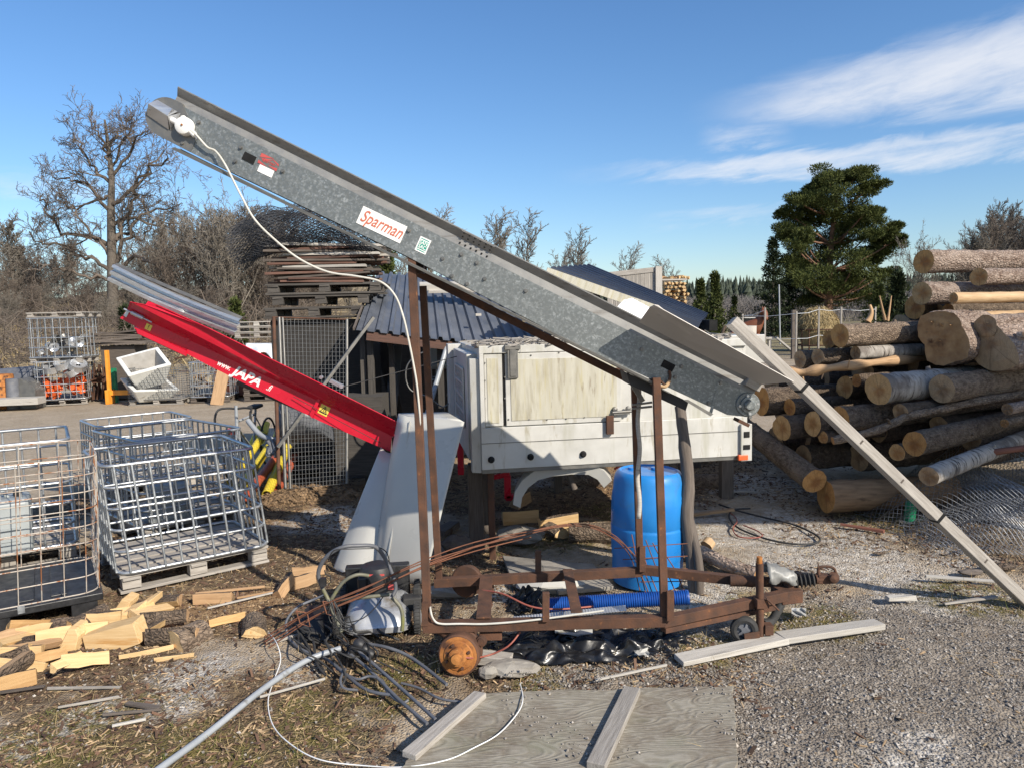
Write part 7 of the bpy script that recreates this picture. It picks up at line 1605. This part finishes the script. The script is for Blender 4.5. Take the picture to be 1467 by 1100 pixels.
mb=MB(); mb.beam(at(398,640,7.5),at(535,455,7.9),.05,.03); single(mb,'diagonal_bar',MT['galvdark'],'grey bar leaning diagonally behind the mesh panel','bar')
mb=MB(); mb.box(at(520,620,8.6)-Vec((0,0,.0)),(.55,.5,.9)); single(mb,'dark_crate',MT['stackwood'],'dark board crate between the mesh panel and the shed posts','crate')
# bundle of pipes
PP=[((382,708),(412,640),'yellow',.055,'yellow pipe lying frontmost with its open end to the viewer'),((345,700),(385,640),'yellow',.05,'yellow pipe behind the tube cage, left of the frontmost one'),((330,690),(378,622),'yellow',.05,'yellow pipe at the left of the pipe bundle'),((362,700),(402,648),'redpipe',.05,'brick-red pipe between the yellow pipes'),((398,700),(425,648),'redpipe',.05,'brick-red pipe right of the frontmost yellow one'),((352,712),(395,655),'redpipe',.05,'brick-red pipe low at the left of the bundle'),((372,640),(382,606),'yellow',.055,'yellow pipe end sticking up at the back of the bundle'),((358,640),(372,612),'yellow',.045,'short yellow pipe end standing beside the upright end'),((392,650),(398,612),'yellow',.045,'yellow pipe end at the right back of the bundle')]
for k,(a,b,m,r,lab) in enumerate(PP):
    p=gr(*a,r+.02*(k%3)); q=at(*b,p.y+(1.0 if k<6 else .35)); 
    if q.z<.12: q.z=.12
    mb=MB(); x=(q-p).normalized(); mb.lathe([(r*.85,.3),(r*.85,.0),(r,0),(r,.28),(r*1.12,.30),(r*1.12,.34),(r,.36),(r,(q-p).length),(r*.85,(q-p).length),(r*.85,(q-p).length-.2)],p,x,18); 
    single(mb,'plastic_pipe',MT[m],lab,'pipe','coloured plastic pipes')
mb=MB()
for k in range(9): mb.tube(smooth_path([at(384+3*k%17,634+R_.uniform(-6,6),7.7),at(390+R_.uniform(-8,8),650+R_.uniform(-6,6),7.6),at(404+R_.uniform(-5,5),640+R_.uniform(-8,8),7.7)],4),.02,6)
single(mb,'blue_rag',MT['tarpdark'],'dark blue rag tied over the pipe bundle','rag')
mb=MB(); mb.tube(smooth_path([at(355,602,8.0),at(370,620,7.9),at(385,628,7.8),at(402,630,7.8)],4),[.03]*13,6); single(mb,'blue_strap',MT['greypipe'],'bluish hose lying over the pipe bundle from the bicycle','hose')
# ---------------------------------------------------------------- bicycle
BY=9.6; t=thing('bicycle','old racing bicycle with drop handlebars standing behind the tube cages','bicycle',Vec((at(350,650,BY).x,BY,0)))
bx=at(353,640,BY).x
def bq(x,y,z): return Vec((bx+x,BY+y,z))
zt2=at(353,575,BY).z
for (y,nm) in ((-.35,'wheel'),(.65,'wheel')):
    mb=MB(); pts=[bq(.12*y,y+.33*math.cos(a),.34+.33*math.sin(a)) for a in np.linspace(0,2*PI,29)[:-1]]; mb.tube(pts,.015,6,closed=True,cap=False); w_=mb.build('wheel',MT['rubber'],t)
    mb=MB()
    for k in range(14): 
        a=k/14*2*PI; mb.tube([bq(.12*y,y,.34),bq(.12*y,y+.32*math.cos(a),.34+.32*math.sin(a))],.0015,3,cap=False)
    mb.build('spokes',MT['tube'],w_)
mb=MB(); mb.tube([bq(0,-.35,.34),bq(0,-.3,.62),bq(0,-.28,zt2-.02)],.022,8); mb.tube([bq(0,-.28,.75),bq(.05,.25,.78)],.016,8); mb.tube([bq(0,-.28,.68),bq(.04,.15,.3),bq(.05,.28,.85)],.016,8); mb.tube([bq(.04,.15,.3),bq(.08,.65,.34),bq(.05,.25,.75)],.01,8); mb.build('frame',MT['greypipe'],t)
mb=MB()
for s in (-1,1): mb.tube(smooth_path([bq(0,-.28,zt2-.06),bq(s*.1,-.28,zt2-.05),bq(s*.2,-.32,zt2-.06),bq(s*.22,-.4,zt2-.12),bq(s*.23,-.4,zt2-.22),bq(s*.24,-.3,zt2-.24)],5),.014,8); mb.tube([bq(s*.21,-.38,zt2-.08),bq(s*.22,-.44,zt2-.2)],.01,6)
mb.build('handlebar',MT['rubber'],t)
mb=MB(); mb.box(bq(.05,.27,.88),(.14,.26,.05)); mb.build('saddle',MT['rubber'],t,bevel=.02)
mb=MB(); mb.box(bq(-.1,-.2,.62),(.12,.1,.08)); mb.build('bag',MT['labelred'],t,bevel=.02)
# ---------------------------------------------------------------- far left yard edge (about 19 m away)
YB=19.; GB='stuff along the far edge of the yard'
def gx_(px,py=575,Y=YB): return at(px,py,Y).x
def bg(px,Y=YB): p=Vec((at(px,560,Y).x,Y,0)); return p
# cages stacked
t,*_=ibc('far wire cage filled with orange parts, lower of the two stacked at left',bg(50,18.6),bg(124,19.0),bg(46,19.9),1.12,None,nr=6,nx=8,ny=6,r=.012,palname='pallet')
zc=1.2
def ibc_at(label,px0,px1,Y,z0,z1,tm='tube',pal='grey_wood',nr=5,nx=7,ny=5,r=.012,dep=1.0):
    o=Vec((at(px0,500,Y).x,Y,z0)); L=at(px1,500,Y).x-o.x; t=thing('wire_cage',label,'cage',o); mb=MB(); cage_wires(mb,Vec((o.x,o.y,0)),(1,.1,0),(-.1,1,0),L,dep,z0+.15,z1,nr,nx,ny,r,r*.8,.06); mb.build('cage_frame',MT[tm],t); mb=MB(); pallet(mb,o,(1,.1,0),(-.1,1,0),L,dep,.14); mb.build('pallet',MT[pal],t); return t,o,L
zu=at(80,512,18.8).z
t,o,L=ibc_at('far wire cage full of grey metal rims, upper of the two stacked at left',40,113,18.7,zu-.15,at(80,456,18.8).z,nr=5,nx=7)
mb=MB(); pallet(mb,Vec((at(36,452,18.7).x,18.7,at(80,456,18.8).z+.02)),(1,.05,0),(-.05,1,0),1.4,1.0,.13); single(mb,'pallet',MT['grey_wood'],'grey pallet lying on top of the far upper cage','pallet')
for k in range(16):
    p=Vec((o.x+R_.uniform(.18,L-.18),18.7+R_.uniform(.12,.7),zu+R_.uniform(.12,.52))); a=(R_.gauss(0,1),-abs(R_.gauss(.6,.6)),R_.gauss(0,1)); r=R_.uniform(.09,.14)
    mb=MB(); mb.lathe([(r*.7,-.03),(r,-.045),(r*.93,0),(r,.045),(r*.7,.03),(r*.35,.0),(r*.3,-.02)],p,a,16); single(mb,'metal_rim',MT['alu'] if k%2 else MT['galvdark'],'grey metal rim piled in the far upper cage','metal part','grey metal rims in the far upper cage')
for k in range(22):
    p=bg(R_.uniform(54,122),18.7+R_.uniform(.1,.6)); p.z=R_.uniform(.22,.78); mb=MB(); L2=R_.uniform(.16,.42); ang=R_.uniform(-1.2,1.2); Rm=rotz(R_.uniform(-.4,.4))@roty(ang)
    q=[(-L2/2,.08),(0,.12),(L2/2,.02),(L2/2,-.06),(0,-.02),(-L2/2,-.04)]; c=np.array(list(p)); mb.prism([Vec(Rm@np.array([x,0,z])+c) for x,z in q],Vec(Rm@np.array([.02,.06,.0]))); single(mb,'orange_part',MT['orange'],'bent orange painted metal part in the far lower cage','metal part','orange parts in the far lower cage')
for k,(px,py) in enumerate(((75,527),(105,532),(90,522),(112,524))):
    mb=MB(); p=at(px,py,18.8); mb.lathe([(.12,-.06),(.2,-.08),(.19,.0),(.2,.08),(.12,.06),(.05,.02)],p,(R_.gauss(0,.4),-.5,1),18); single(mb,'metal_rim',MT['alu'],'shiny metal rim lying on the orange parts in the far lower cage','metal part','shiny rims on the orange parts')
mb=MB(); p=bg(-20,18.2); mb.lathe([(.26,0),(.27,.02),(.27,.25),(.285,.27),(.27,.3),(.27,.55),(.285,.57),(.27,.6),(.27,.84),(.25,.86),(0,.85)],bg(3,18.4),(0,0,1),24); single(mb,'oil_drum',MT['rustbright'],'rusty yellow-brown oil drum at the left edge of the far yard','drum')
mb=MB(); mb.lathe([(.15,0),(.15,.75),(0,.76)],bg(18,18.3),(0.02,0,1),16); single(mb,'black_pipe',MT['greyplas'],'short dark upright pipe beside the rusty drum','pipe')
mb=MB(); c=bg(36,18.3); mb.prism([c+Vec((x,0,z)) for x,z in ((-.2,.0),(.24,.0),(.24,.45),(.1,.65),(-.1,.75),(-.2,.72))],Vec((0,.4,0))); single(mb,'steel_chute',MT['galvdark'],'grey steel chute piece between drum and far cage','metal part')
mb=MB(); mb.lathe([(0,0),(.3,.02),(.33,.2),(.33,1.5),(.3,1.6),(0,1.62)],at(-30,535,20)+Vec((0,0,-.25)),(1,0,.06),24); single(mb,'steel_tank',MT['greyplas'],'dark blue-grey steel tank lying behind the rusty drum','tank')
mb=MB(); a=gr(-40,577,.22); b=gr(60,573,.22); mb.beam(a,b,.5,.16); mb.beam(gr(-40,581,.05),gr(62,579,.05),.08,.08)
for px in (-5,27,55): mb.box(gr(px,578,.09),(.1,.4,.1))
single(mb,'white_beam',MT['pale_wood'],'white-painted timber pallet beam lying before the far cage at left','beam',bevel=.008)
# orange rack
t=thing('pallet_rack','orange upright pallet-rack frame standing at the far yard edge','rack',bg(158))
a=bg(157,19); hz=at(157,502,19).z
mb=MB(); mb.box(a+Vec((0,0,hz/2)),(.07,.1,hz)); mb.build('upright',MT['amber'],t); mb=MB(); mb.box(a+Vec((.25,0,.28)),(.6,.1,.12)); mb.box(a+Vec((.0,0,.18)),(.09,.3,.36)); mb.build('fork',MT['amber'],t)
mb=MB(); mb.box(bg(165,19.2)+Vec((0,0,.45)),(.1,.1,.9)); single(mb,'green_post',MT['green'],'green steel post beside the orange rack','post')
for k in range(9):
    p=bg(128+R_.uniform(-8,22),19.5+R_.random()); mb=MB()
    q0=p+Vec((0,0,0)); 
    for s in range(4): mb.beam(p+Vec((s*.12,0,.05)),p+Vec((s*.12+R_.uniform(-.25,.25),.1,R_.uniform(.6,1.05))),.03,.03,(0,1,0))
    mb.beam(p+Vec((-.1,0,.5)),p+Vec((.5,0,.55+R_.gauss(0,.1))),.03,.03); single(mb,'rusty_frame',MT['rust'],'rusty red-brown steel frame among the scrap by the orange rack','frame','rusty frames by the orange rack')
# white tubs in mesh crate
t,o,L=ibc_at('far fine-mesh crate holding the two white tubs',178,254,18.3,.0,.92,'mesh','grey_wood',14,20,14,.005,1.1)
def tub(c,yaw,tl,rl_,sz,label):
    R=rotz(yaw)@rotx(tl)@roty(rl_); c=np.array(list(c)); t=thing('white_tub',label,'tub',c); mb=MB()
    w,h,k=sz
    out=[(-w,-w),(w,-w),(w,w),(-w,w)]; 
    top=[Vec(R@np.array([x,y,h])+c) for x,y in out]; bot=[Vec(R@np.array([x*k,y*k,0])+c) for x,y in out]; ti=[Vec(R@np.array([x*.8,y*.8,h])+c) for x,y in out]; bi=[Vec(R@np.array([x*k*.8,y*k*.8,.12])+c) for x,y in out]
    v=[list(p) for p in top+bot+ti+bi]; f=[]
    for i in range(4):
        j=(i+1)%4; f+=[(4+i,4+j,j,i),(i,j,8+j,8+i)]
    f+=[(7,6,5,4)]; mb.add(v,f); mb.build('shell',MT['tub'],t,bevel=.03)
    mb=MB(); v=[list(p) for p in ti+bi]; f=[(i,(i+1)%4,4+(i+1)%4,4+i) for i in range(4)]+[(4,5,6,7)]; mb.add(v,f); mb.build('inside',MT['tubin'],t)
tub(at(212,540,18.9)+Vec((0,0,-.12)),.75,.42,-.25,(.52,.62,.62),'upper white square tub tipped towards the viewer in the far mesh crate')
tub(at(215,556,18.8)+Vec((-.05,0,-.25)),.75,.25,.05,(.56,.38,.6),'lower white square tub under the tipped one in the far mesh crate')
# dark board piles, crates and pallets behind
for i in range(6):
    mb=MB(); p=at(178,492-3.2*i,20.); mb.box(p,(1.3+R_.uniform(-.15,.3),.8,.045),rotz(R_.gauss(0,.05))@roty(R_.gauss(0,.03)),jit=.02); single(mb,'dark_board',MT['dark_wood'],'dark thin board in the flat stack left of the red conveyor head','board','dark boards stacked flat at the yard edge')
mb=MB(); mb.box(Vec((at(178,500,20.1).x,20.1,.75)),(.9,.7,1.4)); single(mb,'plank_crate',MT['dark_wood'],'dark plank crate carrying the flat stack of boards','crate',bevel=.01)
ibc_at('far tube cage of odds and ends right of the white tubs',268,322,18.6,0,1.02,'tube','dark_wood',4,7,5,.012)
ibc_at('second far tube cage just behind the pinkish board',300,352,20.2,0,1.0,'tube','dark_wood',4,7,5,.012)
for k in range(26):
    px=R_.uniform(235,352); mb=MB(); p=at(px,R_.uniform(505,562),19.6+R_.random()*.6); mb.beam(p,p+Vec((R_.uniform(-.4,.4),.1,R_.uniform(-.1,.3))),.06,.05,jit=.02); single(mb,'scrap_piece',MT['rust'] if k%3==0 else (MT['dark_wood'] if k%3==1 else MT['oldsplit']),'small brown scrap piece heaped in the far crates behind the red conveyor','scrap','scrap heaped at the far yard edge')
mb=MB(); p=bg(312,18.1); q=at(322,522,18.5); mb.beam(Vec((p.x-.05,p.y,0)),q,.30,.05,(0,1,0)); single(mb,'pink_board',MT['oldsplit'],'pinkish-brown board leaning upright under the red conveyor','board')
for i in range(3):
    mb=MB(); pallet(mb,Vec((at(335,480,20).x,20,at(335,485,20).z+.15*i)),(1,.05,0),(-.05,1,0),1.2,.9,.14); single(mb,'pallet',MT['pale_wood'] if i==2 else MT['grey_wood'],'%s pallet of the three stacked beyond the red conveyor, right of the trees'%['lowest dark','middle grey','topmost pale'][i],'pallet')
mb=MB(); mb.box(Vec((at(355,510,20.2).x,20.2,.65)),(1.6,.8,1.2)); single(mb,'brown_box',MT['redwood'],'brown board box under the white tarp at the far edge','crate',bevel=.01)
mb=MB(); P=[]
for i in range(14):
    r=[]
    for j in range(10):
        u=i/13;v=j/9; c=at(352+48*u,492+(18+6*math.sin(u*9))*v,19.5-.4*v+.15*math.sin(u*14)*v); r.append(list(c))
    P.append(r)
mb.grid(P); single(mb,'white_tarp',MT['tarp'],'white plastic tarp draped over the far brown box behind the red conveyor','tarp',solid=.01)
for i in range(5):
    mb=MB(); pallet(mb,Vec((at(348,560,18.8).x,18.8,.15*i)),(1,.1,0),(-.1,1,0),1.2,.9,.14); single(mb,'pallet',MT['dark_wood'],'dark pallet of the low stack beyond the bicycle','pallet','low dark pallet stack beyond the bicycle')
# ---------------------------------------------------------------- paddock: fence, horse, hay feeder
FX=[(1096,441,505,30),(1141,446,506,29.5),(1173,440,505,31),(1064,450,500,33),(1205,440,505,31),(1254,440,505,33)]
t=thing('paddock_fence','thin post-and-rope paddock fence beyond the log pile','fence',Vec((gp(1141,30).x,30,0)))
tops=[]
for (x,y0,y1,Y) in FX:
    g=gp(x,Y); zt3=at(x,y0,Y).z; mb=MB(); mb.beam(Vec((g.x,Y,-.1)),Vec((g.x,Y,zt3)),.06,.06,(0,1,0)); mb.build('fence_post',MT['grey_wood'],t); tops.append((g.x,Y,zt3))
tops.sort(); mb=MB()
for a,b in zip(tops,tops[1:]):
    for k in (.04,.55): 
        p=Vec(a)-Vec((0,0,k*a[2]+.02)); q=Vec(b)-Vec((0,0,k*b[2]+.02)); mb.tube([p,p.lerp(q,.5)-Vec((0,0,.06)),q],.010,4,cap=False)
mb.build('rope',MT['tarp'],t)
mb=MB(); g=gp(1137,30.5); mb.beam(Vec((g.x,30.5,-.1)),Vec((g.x,30.5,2.0)),.16,.16,(0,1,0)); single(mb,'gate_post',MT['dark_wood'],'thick dark gate post beside the thin white fence post','post')
# horse: one continuous skinned body, facing left behind a bin, head up turned to the viewer
HY=34.; hc=gp(1076,HY); hx=hc.x; hzv=at(1084,492,HY).z
t=thing('horse','chestnut horse with raised head standing beyond the paddock fence','horse',Vec((hx,HY,0)))
def skin_obj(verts,edges,radii,root,mat,parent,name):
    me=bpy.data.meshes.new(name); o0=Vec(parent['_o']); me.from_pydata([list(Vec(v)-o0) for v in verts],edges,[]); o=bpy.data.objects.new(name,me); C.objects.link(o); o.parent=parent; o['_o']=parent['_o']
    m=o.modifiers.new('skin','SKIN'); m.use_smooth_shade=True
    for i,r in enumerate(radii): me.skin_vertices[0].data[i].radius=(r,r) if np.isscalar(r) else r
    me.skin_vertices[0].data[root].use_root=True
    o.modifiers.new('sub','SUBSURF').levels=2; o.modifiers['sub'].render_levels=2; me.materials.append(mat); return o
def HQ(x,y,z): return (hx+x,HY+y,z)
V=[HQ(-.85,.25,1.28),HQ(-.45,.15,1.22),HQ(0,.05,1.2),HQ(.25,-.05,1.28),HQ(.38,-.12,1.55),HQ(.45,-.16,1.85),HQ(.49,-.2,2.02),HQ(.50,-.36,1.86),HQ(.50,-.5,1.66),HQ(.5,-.56,1.55)]
E=[(i,i+1) for i in range(9)]; Rr=[.26,.29,.30,.28,.22,.18,.165,.145,.115,.095]
def leg(base,pts,rs):
    b=base
    for p,r in zip(pts,rs): V.append(p);Rr.append(r);E.append((b,len(V)-1)); b=len(V)-1
leg(3,[HQ(.25,-.18,.95),HQ(.27,-.2,.6),HQ(.27,-.19,.3),HQ(.27,-.2,.06)],[.12,.075,.055,.06]); leg(3,[HQ(.22,.14,.95),HQ(.2,.16,.6),HQ(.2,.16,.3),HQ(.2,.15,.06)],[.12,.075,.055,.06])
leg(0,[HQ(-.85,.08,.95),HQ(-.78,.06,.72),HQ(-.92,.06,.48),HQ(-.9,.05,.06)],[.15,.1,.06,.06]); leg(0,[HQ(-.85,.42,.95),HQ(-.78,.44,.72),HQ(-.92,.44,.48),HQ(-.9,.44,.06)],[.15,.1,.06,.06])
leg(6,[HQ(.45,-.2,2.12),HQ(.44,-.2,2.2)],[.035,.012]); leg(6,[HQ(.54,-.18,2.12),HQ(.56,-.18,2.2)],[.035,.012])
skin_obj(V,E,Rr,2,MT['horse'],t,'body')
mb=MB(); P=[[HQ(.22+.27*u-.05-.05*v,-.0-.2*u,1.42+.62*u+.06-.22*v) for v in (0,.5,1)] for u in np.linspace(0,1,10)]; mb.grid(P); mb.build('mane',MT['bark_dark'],t,solid=.05)
mb=MB(); mb.tube(smooth_path([HQ(-1.05,.28,1.35),HQ(-1.2,.3,1.1),HQ(-1.2,.3,.6)],4),[.04,.06,.07,.08,.08,.07,.06,.04,.02],8); mb.build('tail',MT['bark_dark'],t)
p=at(1071,474,31); mb=MB(); mb.lathe([(.32,0),(.34,.02),(.36,p.z+.35-.5),(0.3,p.z+.35-.52)],Vec((p.x,31,.35)),(0,0,1),20); single(mb,'feed_tub',MT['pale_wood'],'pale round feed tub in front of the horse','tub'); mb=MB(); p2=gp(1082,31.2); mb.box(Vec((p2.x+.1,31.2,at(1082,485,31).z)),(1.3,.3,.08)); mb.box(Vec((p2.x-.4,31.2,at(1082,485,31).z/2)),(.1,.2,at(1082,485,31).z)); mb.box(Vec((p2.x+.6,31.2,at(1082,485,31).z/2)),(.1,.2,at(1082,485,31).z)); single(mb,'trough_rail',MT['pale_wood'],'low pale rail under the feed tub before the horse','rail')
# hay bale in feeder
t=thing('hay_bale','shaggy round hay bale standing in a feeder beyond the fence','hay bale',Vec((gp(1172,36).x,36,0)))
hb=Vec((gp(1172,36).x,36,at(1172,466,36).z)); mb=MB(); rr=np.random.default_rng(5); N=6500
th=rr.random(N)*2*PI; ph=np.arccos(1-1.85*rr.random(N)); r_=.95+rr.normal(size=N)*.03
p=np.stack([np.sin(ph)*np.cos(th)*.95,np.sin(ph)*np.sin(th)*.9,np.cos(ph)*.92],1)*r_[:,None]+np.array(list(hb)); dn=np.stack([np.sin(ph)*np.cos(th)*.25,np.sin(ph)*np.sin(th)*.25,-.3-rr.random(N)*.3],1)+rr.normal(size=(N,3))*.26; sd_=np.cross(dn,np.array([0,0,1.])+rr.normal(size=(N,3))*.3); sd_/=np.linalg.norm(sd_,axis=1)[:,None]
Vv=np.stack([p-sd_*.014,p+sd_*.014,p+dn*rr.uniform(.2,.5,(N,1))],1); mb.add(Vv.reshape(-1,3),np.arange(N*3).reshape(-1,3).tolist(),0,None,np.repeat(rr.random(N),3)); mb.lathe([(0,.78),(.5,.68),(.85,.2),(.9,-.2),(.85,-.6),(.7,-1.0)],hb,(0,0,1),20); mb.build('hay',MT['straw'],t)
mb=MB()
for k in range(16):
    a=k/16*2*PI; b=Vec((hb.x+math.cos(a)*1.0,36+math.sin(a)*1.0,0)); mb.tube([b,b+Vec((0,0,hb.z-.2))],.03,5,cap=False)
for zz in (.3,hb.z-.2): mb.tube([Vec((hb.x+math.cos(a)*1.0,36+math.sin(a)*1.0,zz)) for a in np.linspace(0,2*PI,25)[:-1]],.03,5,closed=True,cap=False)
mb.build('feeder',MT['rust'],t)
# parked car far beyond, and boards in the paddock
p=gp(1073,75); t=thing('parked_car','small pale car parked far beyond the horse','car',p)
mb=MB(); q=[(-2,.35),(2,.35),(2.05,.75),(1.3,.85),(.7,1.35),(-1.1,1.38),(-1.9,.9)]; mb.prism([p+Vec((x,0,z)) for x,z in q],Vec((0,1.6,0))); mb.build('body',MT['sheet'],t,bevel=.05)
mb=MB(); mb.prism([p+Vec((x,-.02,z)) for x,z in ((-1.4,.88),(1.0,.88),(.6,1.28),(-1.05,1.3))],Vec((0,.02,0))); mb.build('window',MT['hole'],t)
for x in (-1.25,1.3): mb=MB(); mb.lathe([(0,.05),(.2,.05),(.32,.0),(.32,-.2)],p+Vec((x,0,.32)),(0,-1,0),18); mb.build('wheel',MT['rubber'],t)
for (px,Y,L,lab) in ((1112,36,2.4,'pale slanting board lying in the paddock between the fence posts'),):
    g=gp(px,Y); mb=MB(); mb.beam(g+Vec((0,0,.7)),g+Vec((.7,0,.1)),.25,.08); single(mb,'board',MT['pale_wood'],lab,'board')
mb=MB(); g=gp(1118,44); mb.tube([g,at(1116,408,44)],.045,6); single(mb,'pole',MT['greypipe'],'thin white pole standing before the dark spruce','pole')
# red machine parts seen under the white box
mb=MB(); p=at(727,690,7.6); mb.box(p+Vec((0,0,-.05)),(.07,.1,.24)); mb.box(p+Vec((.05,0,-.16)),(.14,.1,.06)); mb.box(p+Vec((-.12,0,.06)),(.3,.06,.05),roty(-.2)); single(mb,'machine_stand',MT['red'],'red machine stand behind the white box leg','machine part',bevel=.006)
mb=MB(); p=at(660,655,7.4); mb.box(p,(.06,.1,.34)); single(mb,'red_machine_post',MT['red'],'red machine post beside the tall white cover','machine part',bevel=.006)
mb=MB(); mb.tube(smooth_path([at(x,y,7.6) for x,y in [(880,672),(890,666),(905,664),(920,668),(912,676),(895,674),(885,670)]],5),.012,6); single(mb,'red_hose',MT['labelred'],'coil of thin red hose under the white box','hose')
# bark and sawdust mounds
for (px,py,rx,ry,h,lab,sd2) in ((450,712,.75,.35,.16,'heap of bark litter at the foot of the mesh panel',3),(560,712,.5,.3,.1,'low heap of wood litter before the shed posts',4),(1000,655,.8,.5,.22,'mound of dark bark litter between box tail and log pile',6)):
    c=gr(px,py); r=np.random.default_rng(sd2); P=[]
    for i in range(60):
        row=[]
        for j in range(60):
            u=i/29.5-1;v=j/29.5-1; d=math.hypot(u,v); row.append([c.x+u*rx+.012*r.normal(),c.y+v*ry+.012*r.normal(),max(-.03,h*max(0,1-d**2)*(.5+.7*float(fbm(np.array(u*4+sd2),np.array(v*4),3)))-.03+.035*r.random())])
        P.append(row)
    mb=MB(); mb.grid(P,smooth=False); mb.R=[r.random(3600)]; mb.L=[mb.V[0]+np.floor(mb.V[0]*40)*7.3]; tag(mb.build('bark_litter',MT['litter']),lab,'bark litter',None,'stuff')
